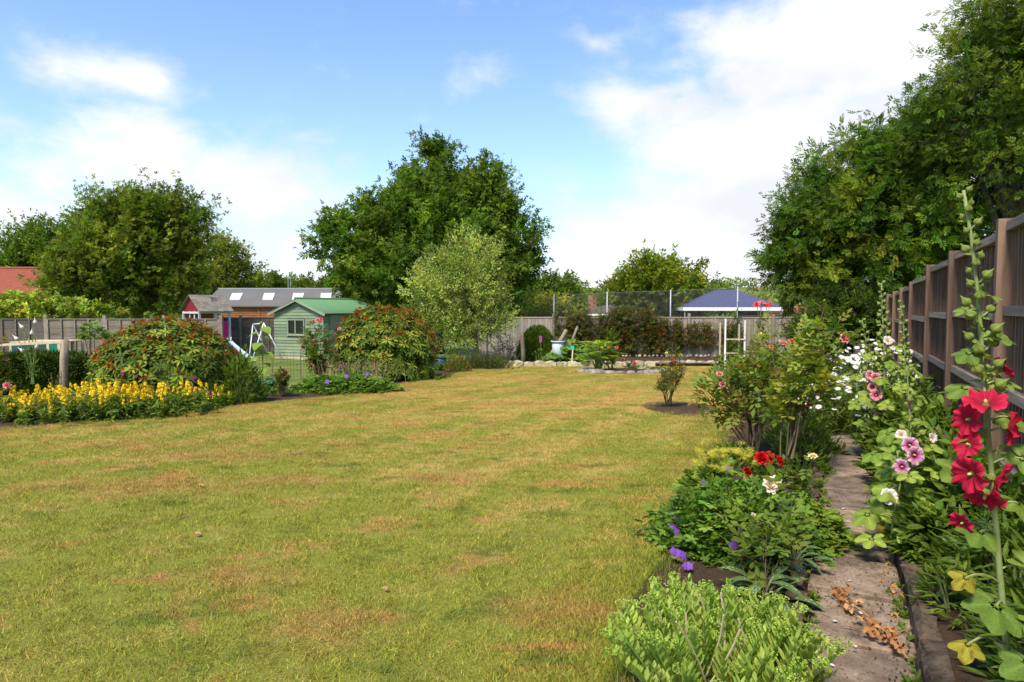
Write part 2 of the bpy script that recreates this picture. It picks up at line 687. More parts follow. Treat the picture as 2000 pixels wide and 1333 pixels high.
M_GREENROOF = plain('green corrugated sheet', (.125, .245, .115), .5, .4, .12, 1.6)
M_GREYROOF = plain('grey felt roof', (.125, .117, .110), .85, .2, .22, 1.2)
M_SKYLIGHT = plain('skylight sheet', (.62, .63, .60), .3, .5, .1)
M_GLASS = plain('dark window glass', (.012, .014, .016), .06, .6, .3, 2)
M_PINK = plain('magenta painted panel', (.50, .012, .16), .6, .3, .15)
M_MAROON = plain('dark red panel', (.20, .016, .03), .6, .3, .15)
M_STEEL = plain('galvanised steel', (.36, .38, .40), .5, .4, .12, 8, .3)
M_TUBE = plain('white enamelled tube', (.72, .75, .80), .35, .5, .06)
M_BLUEPLASTIC = plain('blue plastic', (.03, .08, .42), .4, .5, .1)
M_PALEPLASTIC = plain('pale blue plastic', (.55, .66, .78), .4, .5, .1)
M_CANOPY = plain('blue canopy cloth', (.062, .068, .135), .8, .2, .14, 3)
M_DARKBLUE = plain('navy cloth', (.016, .02, .05), .85, .2, .2, 3)
M_VALANCE = plain('white valance', (.74, .74, .72), .8, .2, .06)
M_NETGREEN = plain('green plastic net', (.03, .24, .13), .6, .3, .25, 12)
M_TURQ = plain('turquoise plastic mesh', (.06, .42, .28), .5, .3, .3, 10)
M_BUTT = plain('dark teal plastic', (.02, .06, .065), .5, .4, .15)
M_PAILBLUE = plain('pale blue bucket plastic', (.42, .50, .55), .5, .4, .1)
M_TERRA = plain('terracotta roof tile', (.24, .072, .044), .85, .15, .35, 3.0)
M_DARKTILE = plain('brown roof tile', (.095, .070, .066), .85, .15, .25, 3.0)
M_WIRE = plain('fence wire', (.22, .23, .23), .5, .4, .1)
M_DRY = leafy('dried leaf', .8, .1, .2, warm=(1.2, .9, .6), nscale=60, namp=.4, bump=.5, gain=(1, 1, 1))


def _brick(n):
    b = n.new('ShaderNodeTexBrick')
    n.put(b.inputs['Vector'], n.scale_vec(obj_co(n), (1, 1, 1)))
    b.inputs['Scale'].default_value = 4.4
    b.inputs['Color1'].default_value = (.24, .085, .05, 1)
    b.inputs['Color2'].default_value = (.32, .13, .075, 1)
    b.inputs['Mortar'].default_value = (.38, .34, .29, 1)
    b.inputs['Mortar Size'].default_value = .02
    return bsdf(n, b.outputs[0], .9, .15)


M_BRICK = mat('red brick wall', _brick)


def _slab(n):
    co = obj_co(n)
    r = obj_rand(n)
    p = pos_co(n)
    a = n.noise(p, 7, 6, .65)
    f = n.noise(p, 95, 4, .7)
    c = n.mix(n.step(a, .3, .7), (.140, .100, .070), (.30, .228, .168))
    c = n.mix(1.0, c, n.mix(f, (.45, .45, .45), (1.5, 1.48, 1.45)), 'MULTIPLY')
    c = n.mix(1.0, c, n.mix(r, (.68, .68, .68), (1.22, 1.2, 1.17)), 'MULTIPLY')
    c = n.mix(n.step(n.noise(p, 3.1, 5, .7), .52, .68, 0, .75), c, (.060, .046, .032))
    c = n.mix(n.step(n.noise(p, 24, 5, .7), .56, .66, 0, .8), c, (.045, .04, .022))
    c = n.mix(n.step(n.noise(p, 60, 3, .6), .60, .68, 0, .8), c, (.035, .027, .018))
    c = n.mix(n.step(n.noise(p, 33, 3, .5), .70, .75, 0, .6), c, (.5, .47, .41))
    return bsdf(n, c, .92, .2, n.m('ADD', f, a), .7, .008)


M_SLAB = mat('worn paving slab', _slab)


def stone(name, a, b, lich=(.36, .34, .28), scale=9.0):
    def fn(n):
        p = pos_co(n)
        no = n.noise(p, scale, 6, .65)
        f = n.noise(p, scale * 9, 4, .7)
        c = n.mix(n.step(no, .3, .7), a, b)
        c = n.mix(n.step(n.noise(p, scale * 2.3, 5, .7), .56, .66, 0, .7), c, lich)
        c = n.mix(1.0, c, n.mix(f, (.55, .55, .55), (1.4, 1.4, 1.4)), 'MULTIPLY')
        c = n.mix(1.0, c, n.mix(obj_rand(n), (.75, .75, .75), (1.2, 1.18, 1.15)), 'MULTIPLY')
        return bsdf(n, c, .95, .15, n.m('ADD', f, no), 1.0, .02)
    return mat(name, fn)


M_KERB = stone('mossy kerb', (.045, .034, .024), (.185, .135, .095), (.085, .09, .036), 14)
M_EDGING = stone('buff edging block', (.30, .26, .17), (.50, .45, .32), (.20, .19, .12), 5)
M_ROCK = stone('pale rockery stone', (.17, .145, .11), (.38, .34, .28), (.09, .08, .06), 6)


def _soil(n):
    p = pos_co(n)
    a = n.noise(p, 14, 6, .7)
    f = n.noise(p, 70, 4, .7)
    c = n.mix(a, (.030, .020, .013), (.125, .080, .052))
    c = n.mix(1.0, c, n.mix(f, (.5, .5, .5), (1.6, 1.55, 1.5)), 'MULTIPLY')
    return bsdf(n, c, .95, .1, n.m('ADD', a, f), 1.0, .03)


M_SOIL = mat('garden soil', _soil)


def turf_colour(n, p):
    """patchy dry lawn: green, straw and rusty brown patches drawn out along the mowing direction"""
    rot = n.new('ShaderNodeMapping')
    n.put(rot.inputs['Vector'], p)
    rot.inputs['Rotation'].default_value = (0, 0, .45)
    rot.inputs['Scale'].default_value = (.6, 1.0, 1.0)
    q = rot.outputs[0]
    sep = n.new('ShaderNodeSeparateXYZ')
    n.put(sep.inputs[0], p)
    dry = n.step(sep.outputs[1], 2.5, 13.0, -.03, .09)           # thinner turf towards the far end of the lawn
    n1 = n.noise(q, .55, 5, .62, .5)
    n2 = n.noise(q, 4.6, 6, .72, .3)
    n3 = n.noise(p, 9.0, 4, .65)
    stripe = n.new('ShaderNodeTexWave', wave_type='BANDS', bands_direction='X')
    rs = n.new('ShaderNodeMapping')
    n.put(rs.inputs['Vector'], p)
    rs.inputs['Rotation'].default_value = (0, 0, .46)
    n.put(stripe.inputs['Vector'], rs.outputs[0])
    stripe.inputs['Scale'].default_value = .36
    stripe.inputs['Distortion'].default_value = 1.2
    stripe.inputs['Detail Scale'].default_value = .6
    dry = n.m('ADD', dry, n.m('MULTIPLY', n.m('SUBTRACT', stripe.outputs['Fac'], .5), .07))
    k = n.m('ADD', n.m('ADD', n.m('MULTIPLY', n1, .45), n.m('MULTIPLY', n2, .55)), dry)
    straw = n.step(k, .47, .66, 0, .9)
    rust = n.step(n.m('ADD', n.noise(q, 2.3, 6, .7, .4), n.m('MULTIPLY', dry, .35)), .53, .66, 0, .85)
    green = n.mix(n3, (.165, .188, .024), (.345, .338, .062))
    c = n.mix(straw, green, n.mix(n3, (.36, .262, .070), (.55, .415, .155)))
    c = n.mix(rust, c, n.mix(n3, (.33, .18, .05), (.49, .30, .11)))
    lush = n.step(n.noise(q, 2.7, 5, .66), .54, .68, 0, .75)
    c = n.mix(lush, c, (.115, .155, .022))
    wear = None
    for px, py, rx, ry in ((625, 1225, .38, .30), (470, 1130, .5, .22), (1085, 1195, .35, .25), (420, 890, 1.3, .35), (300, 950, 1.0, .4), (560, 940, .6, .3), (250, 870, 1.2, .25), (880, 935, .5, .35), (1000, 790, 1.2, .35), (800, 760, 1.0, .3)):
        q0 = G(px, py)
        dv = n.vm('MULTIPLY', n.vm('SUBTRACT', p, tuple(q0)), (1 / rx, 1 / ry, 0))
        g_ = n.m('EXPONENT', n.m('MULTIPLY', n.vm('DOT_PRODUCT', dv, dv), -.7))
        wear = g_ if wear is None else n.m('MAXIMUM', wear, g_)
    wn = n.m('ADD', n.m('MULTIPLY', wear, .5), n.m('SUBTRACT', n.noise(q, 5.5, 6, .75), .5))
    c = n.mix(n.step(wn, .14, .62, 0, .7), c, n.mix(n3, (.29, .155, .045), (.47, .29, .11)))
    bare = n.step(n.noise(p, 1.7, 5, .66), .62, .74, 0, .7)
    c = n.mix(bare, c, (.17, .085, .028))
    return c


def _turf(n):
    p = pos_co(n)
    c = turf_colour(n, p)
    f = n.noise(p, 90, 5, .75)
    c = n.mix(1.0, c, n.mix(n.step(f, .25, .75), (.45, .45, .4), (1.35, 1.33, 1.2)), 'MULTIPLY')
    return bsdf(n, c, .9, .1, f, .9, .02)


M_TURF = mat('dry patchy turf', _turf)


def _blade(n):
    c = n.mix(1.0, turf_colour(n, pos_co(n)), tint(n), 'MULTIPLY')
    s1 = bsdf(n, c, .6, .2)
    tr = n.new('ShaderNodeBsdfTranslucent')
    n.put(tr.inputs[0], n.mix(1.0, c, (1.2, 1.2, .6), 'MULTIPLY'))
    mx = n.new('ShaderNodeMixShader')
    mx.inputs[0].default_value = .3
    n.put(mx.inputs[1], s1)
    n.put(mx.inputs[2], tr.outputs[0])
    return mx.outputs[0]


M_BLADE = mat('grass blade', _blade)


def _meadow(n):
    p = pos_co(n)
    a = n.noise(p, .7, 6, .65)
    f = n.noise(p, 30, 5, .7)
    c = n.mix(n.step(a, .3, .7), (.085, .135, .022), (.185, .20, .05))
    c = n.mix(1.0, c, n.mix(f, (.6, .6, .55), (1.35, 1.35, 1.25)), 'MULTIPLY')
    return bsdf(n, c, .9, .1, f, .6, .03)


M_MEADOW = mat('neighbouring grass', _meadow)

# ------------------------------------------------------------------ ground, lawn, beds


def sheet(name, rows, m, dz, kind='structure', lift=None):
    """rows = list of polylines (same length) of (x, y); z follows the ground"""
    a = np.array(rows, float)
    r, c = a.shape[:2]
    z = gz(a[..., 0], a[..., 1]) + dz
    if lift is not None:
        z = z + lift(a[..., 0], a[..., 1])
    v = np.concatenate([a, z[..., None]], -1).reshape(-1, 3)
    i = np.arange(r - 1)[:, None] * c + np.arange(c - 1)[None]
    f = np.stack([i, i + 1, i + 1 + c, i + c], -1).reshape(-1, 4)
    mb = MB().add(v, f)
    o = mb.build(name, m, None, True, kind)
    return o


ys = np.concatenate([np.arange(-30, 4, 4), np.arange(4, 48, 2.0), np.array([60, 90, 120, 165, 220, 300, 420, 600, 900, 1400, 2500])])
sheet('ground', [[(x, y) for x in (-1500, -400, -100, -30, -10, 0, 10, 30, 100, 400, 1500)] for y in ys], M_MEADOW, 0.0)

# lawn between its left border and the right-hand bed
left_px = [(-150, 852), (0, 842), (200, 826), (430, 799), (560, 786), (700, 772), (790, 752), (880, 734), (965, 717)]
LEFT = np.array([G(*q)[:2] for q in left_px])


def xl(y):
    y = np.asarray(y, float)
    return np.where(y < LEFT[0, 1], -26.0, np.interp(y, LEFT[:, 1], LEFT[:, 0]))


def bed_n(s):
    """how far the lawn edge of the right-hand bed lies from the path's axis"""
    return np.interp(s, [-5, 2.3, 3.0, 4.0, 5.0, 6.6, 7.4, 9, 12, 30], [-.85, -.85, -.92, -1.02, -1.1, -1.28, -1.2, -1.45, -1.6, -1.6]) + .03 * np.sin(s * 5)


SS = np.linspace(-6, 34, 300)
RIGHT = np.array([W(float(bed_n(s)), s)[:2] for s in SS])


def xr(y):
    return np.interp(y, RIGHT[:, 1], RIGHT[:, 0])


BACK_Y = float(G(1100, 716)[1])
rows = []
for y in np.concatenate([np.arange(-6, LEFT[0, 1] - .02, .5), [LEFT[0, 1] - .01], LEFT[:, 1] + .01, np.arange(LEFT[0, 1] + .3, BACK_Y, .4), [BACK_Y]]):
    rows.append(y)
rows = sorted(set(round(float(q), 3) for q in rows if q <= BACK_Y))
sheet('lawn', [[(float(xl(y)) + (float(xr(y)) - float(xl(y))) * t, y) for t in np.linspace(0, 1, 24)] for y in rows], M_TURF, .006)


def in_lawn(x, y, m=0.03):
    return (x > xl(y) + m) & (x < xr(y) - m) & (y < BACK_Y - m)


# soil of the left border, behind the lawn's edge
L2 = np.array([G(*q)[:2] for q in [(-150, 852), (0, 842), (200, 826), (430, 799), (560, 786), (700, 772), (790, 752), (880, 734), (965, 717)]])
sheet('border_soil', [[(p[0] - .2 * k, p[1] + (1.6 + .1 * i) * k) for i, p in enumerate(L2)] for k in np.linspace(0, 1, 6)], M_SOIL, .012,
      lift=lambda x, y: .02 * np.sin(x * 3) * np.sin(y * 4))
# soil right of the lawn, up to the path, and between path and fence
sheet('bed_soil', [[tuple(W(float(bed_n(s)) * (1 - k) + -.22 * k, s)[:2]) for s in np.linspace(-2, 24, 120)] for k in np.linspace(0, 1, 5)], M_SOIL, .016,
      lift=lambda x, y: .012 * np.sin(x * 9) * np.sin(y * 7))
sheet('fence_bed_soil', [[tuple(W(.42 + .62 * k, s)[:2]) for s in np.linspace(-2, 24, 90)] for k in np.linspace(0, 1, 5)], M_SOIL, .11,
      lift=lambda x, y: .02 * np.sin(x * 8) * np.sin(y * 6))
# vegetable bed along the back fence
sheet('back_bed_soil', [[(x, BACK_Y + .12 + k * (26.7 - BACK_Y)) for x in np.linspace(-1.6, 10.5, 50)] for k in np.linspace(0, 1, 8)], M_SOIL, .09,
      lift=lambda x, y: .035 * np.sin(x * 5) * np.sin(y * 6))
# round bed of the small rose
c0 = G(1330, 799)
sheet('rose_bed_soil', [[(c0[0] + .62 * r * math.cos(a) * (1 + .1 * math.sin(3 * a)), c0[1] + 1.0 * r * math.sin(a)) for a in np.linspace(0, 2 * math.pi, 30)]
                        for r in (0.001, .4, .8, 1.0)], M_SOIL, .012, lift=lambda x, y: .035 * np.exp(-((x - c0[0]) ** 2 + (y - c0[1]) ** 2) * 4))


# ------------------------------------------------------------------ grass blades: one small tuft field repeated over the lawn
def grass():
    srcs = []
    for k in range(3):
        n = 2600
        p = np.zeros((n, 3))
        p[:, :2] = rng.uniform(-.29, .29, (n, 2))
        d = nrm(np.stack([rng.normal(0, .75, n), rng.normal(0, .75, n), np.full(n, 1.0)], -1))
        h = rng.uniform(.014, .03, n) * (1 + .9 * np.clip(np.sin(p[:, 0] * 31 + k) * np.sin(p[:, 1] * 27 + 2 * k) + rng.normal(0, .3, n), 0, 1))
        w = rng.uniform(.0024, .0048, n)
        T = (np.array([(-.5, 0, 0), (.5, 0, 0), (.0, 1.0, 0)]), np.array([(0, 1, 2)]))
        mb = MB()
        col = np.clip(rng.normal(1.12, .45, (n, 1)), .25, 2.3) * np.clip(1 + rng.normal(0, .09, (n, 3)), .6, 1.5)
        dead = rng.random(n) < .16
        col[dead] *= np.array((1.5, 1.25, 1.0))
        scatter(mb, T, p, d, sph(n), np.stack([w, h, h], -1), col)
        me = mb.mesh('grass_tuft_mesh', M_BLADE)
        srcs.append(bpy.data.objects.new('grass_tuft', me))     # never linked: only the instances show
    pts = []
    for y in np.arange(1.8, BACK_Y, .5):
        half = y * .82 + .8
        for x in np.arange(-half, half, .5):
            xx, yy = x + rng.uniform(-.05, .05), y + rng.uniform(-.05, .05)
            if in_lawn(xx, yy, .2):
                pts.append((xx, yy))
    # a tighter line of tufts along the edges
    for s in np.arange(2, 20, .12):
        q = W(float(bed_n(s)) - .16, s)
        pts.append((q[0], q[1]))
    for a, b in zip(LEFT[:-1], LEFT[1:]):
        for t in np.linspace(0, 1, 14):
            q = a + (b - a) * t
            pts.append((q[0] + .05, q[1] - .2))
    pts = np.array(pts)
    me = bpy.data.meshes.new('grass')
    me.from_pydata([(x, y, float(gz(x, y)) + .004) for x, y in pts], [], [])
    me.materials.append(M_BLADE)
    o = link('grass', me, None, 'stuff')
    tag(o, 'short dry mown grass of the wide lawn', 'grass')
    g = bpy.data.node_groups.new('grass_spread', 'GeometryNodeTree')
    g.interface.new_socket('Geometry', in_out='INPUT', socket_type='NodeSocketGeometry')
    g.interface.new_socket('Geometry', in_out='OUTPUT', socket_type='NodeSocketGeometry')
    gi, go = g.nodes.new('NodeGroupInput'), g.nodes.new('NodeGroupOutput')
    L = g.links.new
    jn = g.nodes.new('GeometryNodeJoinGeometry')
    for src in srcs:
        oi = g.nodes.new('GeometryNodeObjectInfo')
        oi.inputs['Object'].default_value = src
        oi.inputs['As Instance'].default_value = True
        L(oi.outputs['Geometry'], jn.inputs[0])
    iop = g.nodes.new('GeometryNodeInstanceOnPoints')
    iop.inputs['Pick Instance'].default_value = True
    rv = g.nodes.new('FunctionNodeRandomValue')
    rv.data_type = 'FLOAT_VECTOR'
    rv.inputs[0].default_value = (0, 0, 0)
    rv.inputs[1].default_value = (0, 0, 6.283)
    ri = g.nodes.new('FunctionNodeRandomValue')
    ri.data_type = 'INT'
    ri.inputs[4].default_value = 0
    ri.inputs[5].default_value = 2
    L(gi.outputs[0], iop.inputs['Points'])
    L(jn.outputs[0], iop.inputs['Instance'])
    L(rv.outputs[0], iop.inputs['Rotation'])
    L(ri.outputs[2], iop.inputs['Instance Index'])
    L(iop.outputs[0], go.inputs[0])
    o.modifiers.new('spread', 'NODES').node_group = g


grass()


# ------------------------------------------------------------------ path of paving slabs, kerb and edging
path = thing('path', 'narrow garden path of worn paving slabs beside the fence bed', 'path')
path['kind'] = 'structure'
del path['category']
bed_base = MB()
v = [W(n, s, -.004 + .006) for s in np.linspace(-1, 20, 30) for n in (-.2, .42)]
f = np.array([(2 * i, 2 * i + 1, 2 * i + 3, 2 * i + 2) for i in range(29)])
bed_base.add(v, f).build('path_bed', M_SOIL, path)


def slab_mesh(L, wd, seed):
    r = random.Random(seed)
    mb = MB()
    b = .012
    o = [(-wd / 2, 0), (wd / 2, 0), (wd / 2, L), (-wd / 2, L)]
    o = [(x + r.uniform(-.008, .008), y + r.uniform(-.006, .006)) for x, y in o]
    inn = [(x - math.copysign(b, x), y + (b if y < L / 2 else -b)) for x, y in o]
    v = [(x, y, -.04) for x, y in o] + [(x, y, -.008) for x, y in o] + [(x, y, r.uniform(-.002, .002)) for x, y in inn]
    f = [(8, 9, 10, 11)] + [(i, (i + 1) % 4, 4 + (i + 1) % 4, 4 + i) for i in range(4)] + [(4 + i, 4 + (i + 1) % 4, 8 + (i + 1) % 4, 8 + i) for i in range(4)]
    mb.add(v, np.array(f))
    return mb.mesh('slab', M_SLAB)


slabs = [slab_mesh(.56, .455, k) for k in range(5)]
s = .42
for i in range(26):
    p = W(.092 + rng.uniform(-.012, .012), s, .035 + rng.uniform(-.006, .006))
    place('slab', slabs[i % 5], path, p, W(.09 + rng.uniform(-.02, .02), s + 1) - W(.09, s), (rng.uniform(-.012, .012), rng.uniform(-.012, .012), 1))
    s += .603


def rough_block(L, wd, h, seed, m, jit=.012, name='block'):
    r = np.random.default_rng(seed)
    nx = 5
    v, f = [], []
    for i in range(nx):
        y = L * i / (nx - 1)
        k = .8 if i in (0, nx - 1) else 1.0
        ring = [(-wd / 2, 0), (-wd / 2 * 1.02, h * .75), (-wd / 2 * .75 * k, h * k), (wd / 2 * .75 * k, h * k), (wd / 2 * 1.02, h * .75), (wd / 2, 0)]
        v += [(x + r.normal(0, jit), y + r.normal(0, jit * .5), z + (r.normal(0, jit) if z > 0 else -.03)) for x, z in ring]
    for i in range(nx - 1):
        for j in range(5):
            a = i * 6 + j
            f.append((a, a + 1, a + 7, a + 6))
    fs = [np.array(f)[:, ::-1], np.array([[0, 1, 2, 3, 4, 5]]), np.array([[24 + q for q in (5, 4, 3, 2, 1, 0)]])]
    return MB().add(v, fs).mesh(name, m)


kerb = thing('kerb', 'low mossy concrete kerb holding the fence bed beside the path', 'kerb', W(.37, 2.0))
km = [rough_block(.9, .1, .15, k, M_KERB, .014, 'kerb_stone') for k in range(4)]
base = np.array(kerb.location)
for i, s in enumerate(np.arange(-.2, 12.5, .91)):
    place('kerb_stone', km[i % 4], kerb, W(.375, s) - base, W(.375, s + 1) - W(.375, s), (0, 0, 1))
edge = thing('bed_edging', 'line of dark mossy edging bricks between rose bed and path', 'edging', W(-.2, 3.0))
em = [rough_block(.21, .085, .085, 20 + k, M_KERB, .009, 'edging_brick') for k in range(4)]
base = np.array(edge.location)
for i, s in enumerate(np.arange(.6, 9.2, .222)):
    q = W(-.205 + rng.uniform(-.012, .012), s)
    place('edging_brick', em[i % 4], edge, q - base, W(-.2 + rng.uniform(-.02, .02), s + .3) - W(-.2, s), (rng.uniform(-.1, .1), rng.uniform(-.1, .1), 1))

# ------------------------------------------------------------------ right-hand close-boarded fence
def board_mesh(w, t, h, m, name='board', taper=.35):
    mb = MB()
    v = [(0, 0, 0), (w, 0, 0), (w, t * taper, 0), (0, t, 0), (0, 0, h), (w, 0, h), (w, t * taper, h), (0, t, h)]
    mb.add(v, np.array([(0, 1, 2, 3), (7, 6, 5, 4), (0, 4, 5, 1), (1, 5, 6, 2), (2, 6, 7, 3), (3, 7, 4, 0)])[:, ::-1])
    return mb.mesh(name, m)


def frame(o, origin, xdir, up=(0, 0, 1)):
    x = nrm(np.asarray(xdir, float))
    z = np.asarray(up, float)
    y = np.cross(z, x)
    o.matrix_local = Matrix(((x[0], y[0], z[0], origin[0]), (x[1], y[1], z[1], origin[1]), (x[2], y[2], z[2], origin[2]), (0, 0, 0, 1)))
    return o


FN = 1.0
fr = thing('boarded_fence', 'tall dark brown close-boarded fence with posts running along the garden path', 'fence', W(FN, 6))
fb = np.array(fr.location)
adir = np.array((.4472, .8944, 0))
ndir = np.array((.8944, -.4472, 0))
posts_y = [0.3, 2.45, 4.57, 6.7, 8.56, 10.8, 12.7, 14.5, 16.7, 19.0, 21.4, 23.8, 26.2]
tops = [2.26, 2.22, 2.18, 2.14, 2.12, 1.99, 1.95, 1.92, 1.90, 1.82, 1.76, 1.7, 1.64]
pm = {}
for i, (y, zt) in enumerate(zip(posts_y, tops)):
    s = (y + .4472 * FN) / .8944
    q = W(FN - .03, s)
    mb = MB().box((-.043, -.05, -.1), (.043, .05, zt - q[2] + .02))
    o = mb.build('post', M_POST_R, fr)
    frame(o, q - fb, adir)
    if i + 1 == len(posts_y):
        break
    y1 = posts_y[i + 1]
    s1 = (y1 + .4472 * FN) / .8944
    zp = (zt + tops[i + 1]) / 2 - .055
    zb = float(gz(0, (y + y1) / 2)) + .26
    nb = int(round((s1 - s - .1) / .098))
    step = (s1 - s - .1) / nb
    bm_ = board_mesh(step * 1.16, .02, zp - zb - .03, M_FENCE_R)
    for k in range(nb):
        q = W(FN + .02 + rng.uniform(-.003, .003), s + .05 + step * k)
        q[2] = zb + rng.uniform(-.012, .012)
        o = link('board', bm_, fr)
        frame(o, q - fb, adir + ndir * rng.uniform(-.02, .02))
    for zz in (zp - .57, zp - 1.12, zp - 1.62):
        a, b = W(FN - .015, s + .05), W(FN - .015, s1 - .05)
        a[2] = b[2] = zz
        o = MB().bar((0, 0, 0), (s1 - s - .11, 0, 0), .05, .065).build('rail', M_RAIL_R, fr)
        frame(o, a - fb, adir)
    a = W(FN + .0, s + .05)
    a[2] = zp
    o = MB().bar((0, 0, 0), (s1 - s - .11, 0, 0), .075, .06).build('cap_rail', M_RAIL_R, fr)
    frame(o, a - fb, adir)
    a = W(FN + .03, s + .05)
    a[2] = zb - .13
    o = MB().bar((0, 0, 0), (s1 - s - .11, 0, 0), .04, .24).build('gravel_board', M_KERB, fr)
    frame(o, a - fb, adir)

# ------------------------------------------------------------------ back fence
BY = 26.9
zg = float(gz(0, BY))
bk = thing('back_fence', 'weathered grey vertical board fence across the far end of the garden', 'fence', (6, BY, zg))
bx0, bx1 = P(930, 620, BY)[0], 14.2
ztop = P(1200, 620, BY)[2] - zg
nb = int((bx1 - bx0) / .1)
bm_ = [board_mesh(.112, .02, h, M_FENCE_B) for h in (ztop - .12, ztop - .105)]
for k in range(nb):
    o = link('board', bm_[k % 2], bk)
    frame(o, (bx0 + k * .1 - 6, -.01 + rng.uniform(-.003, .003), .08 + rng.uniform(-.01, .01)), (1, rng.uniform(-.03, .03), 0))
for px, top in ((948, 612), (1081, 613), (1213, 616), (1345, 612), (1509, 614), (1640, 616), (1760, 616)):
    x = P(px, 620, BY)[0]
    mb = MB().box((-.05, -.05, 0), (.05, .05, P(px, top, BY)[2] - zg))
    o = mb.build('post', M_RUSTIC if px == 1081 else M_FENCE_B, bk)
    o.location = (x - 6, -.06, 0)
for x in np.arange(bx0, bx1 - .2, 2.7):
    o = MB().box((0, -.035, 0), (min(2.69, bx1 - x), .035, .03)).build('cap_rail', M_PALE, bk)
    o.location = (x - 6, 0, ztop - .02)
    o = MB().box((0, -.02, 0), (min(2.69, bx1 - x), .02, .14)).build('gravel_board', M_FENCE_L, bk)
    o.location = (x - 6, -.012, -.06)

# ------------------------------------------------------------------ chain-link fence behind
cl = thing('chain_link_fence', 'tall wire mesh fence on grey steel posts behind the boarded back fence', 'fence', (4, 30, float(gz(0, 30))))
cb = np.array(cl.location)
cps = []
for px, pt in ((880, 584), (985, 580), (1082, 575), (1186, 570), (1310, 566), (1441, 560), (1600, 552)):
    d = np.interp(px, [880, 1600], [33.0, 28.2])
    t = P(px, pt, d)
    b_ = np.array((t[0], t[1], float(gz(t[0], t[1]))))
    cps.append((b_, t))
    MB().tube([b_ - cb, (b_ + t) / 2 - cb, t - cb],   .03, 6).build('post', M_STEEL, cl, True)
for (b0, t0), (b1, t1) in zip(cps[:-1], cps[1:]):
    mb = MB()
    L = np.linalg.norm((t1 - t0)[:2])
    n = int(L / .11)
    H = 1.25
    for k in range(-12, n + 12):
        for sg in (1, -1):
            u0, u1 = k / n, (k + sg * H / .11) / n
            w0, w1 = 0.0, 1.0
            # clip to the bay
            def at(u, w):
                top = t0 + (t1 - t0) * u
                return np.array((top[0], top[1], top[2] - .05 - H * (1 - w))) - cb
            lo, hi = sorted((u0, u1))
            if hi <= 0 or lo >= 1:
                continue
            pts = []
            for u, w in ((u0, 0.0), (u1, 1.0)):
                if u < 0:
                    w = (0 - u0) / (u1 - u0)
                    u = 0.0
                if u > 1:
                    w = (1 - u0) / (u1 - u0)
                    u = 1.0
                pts.append(at(u, w))
            mb.tube(pts, .002, 3, cap=False)
    for w in (0, 1):
        mb.tube([at(0, w), at(1, w)], .006, 3, cap=False)
    mb.build('wire_mesh', M_WIRE, cl, False, 'stuff')

# ------------------------------------------------------------------ left fence of lapped panels (two runs)


def lap_fence(name, label, px_posts, d, top_y, post_y, m_of, slat=.135):
    zb_ = float(gz(0, d))
    xs = [P(px, top_y, d)[0] for px in px_posts]
    zt = P(0, top_y, d)[2]
    zp = P(0, post_y, d)[2]
    t = thing(name, label, 'fence', ((xs[0] + xs[-1]) / 2, d, zb_))
    c = np.array(t.location)
    for x in xs:
        o = MB().box((-.05, -.05, 0), (.05, .05, zp - zb_)).build('post', M_FENCE_L, t)
        o.location = (x - c[0], 0, 0)
    for i, (a, b) in enumerate(zip(xs[:-1], xs[1:])):
        m = m_of(i)
        wd = b - a - .1
        H = zt - zb_ - .05
        n = int(H / (slat * .8))
        sm = MB()
        sm.add([(0, 0, 0), (wd, 0, 0), (wd, 0, slat), (0, 0, slat), (0, .012, 0), (wd, .012, 0), (wd, .012, slat), (0, .012, slat)],
               np.array([(0, 1, 2, 3), (7, 6, 5, 4), (0, 4, 5, 1), (3, 2, 6, 7), (0, 3, 7, 4), (1, 5, 6, 2)]))
        me = sm.mesh('slat', m)
        for k in range(n):
            o = link('slat', me, t)
            o.location = (a + .05 - c[0], .0, .05 + k * slat * .8)
            o.rotation_euler = (math.radians(rng.uniform(7, 10)), rng.uniform(-.004, .004), 0)
        for fx in (.0, .25, .5, .75, 1.0):
            o = MB().box((-.02, -.055, .03), (.02, -.022, H + .06)).build('batten', m, t)
            o.location = (a + .07 + (wd - .04) * fx - c[0], 0, 0)
        o = MB().box((0, -.04, 0), (wd, .04, .025)).build('cap_rail', m, t)
        o.location = (a + .05 - c[0], 0, H + .06)
    return t


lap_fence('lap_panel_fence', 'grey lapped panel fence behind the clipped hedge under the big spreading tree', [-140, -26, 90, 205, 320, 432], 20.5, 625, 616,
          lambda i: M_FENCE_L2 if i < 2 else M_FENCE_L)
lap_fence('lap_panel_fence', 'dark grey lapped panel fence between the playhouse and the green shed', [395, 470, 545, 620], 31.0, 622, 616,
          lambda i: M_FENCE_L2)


# ------------------------------------------------------------------ green shed
def quad_panel(mb, a, b, c_, d_, th, col=(1, 1, 1), mi=0):
    """thick quad, a b c d counter-clockwise seen from outside"""
    q = np.array([a, b, c_, d_], float)
    n = nrm(np.cross(q[1] - q[0], q[3] - q[0]))
    v = np.concatenate([q, q - n * th])
    mb.add(v, np.array([(0, 1, 2, 3), (7, 6, 5, 4), (0, 4, 5, 1), (1, 5, 6, 2), (2, 6, 7, 3), (3, 7, 4, 0)]), col, mi)
    return mb


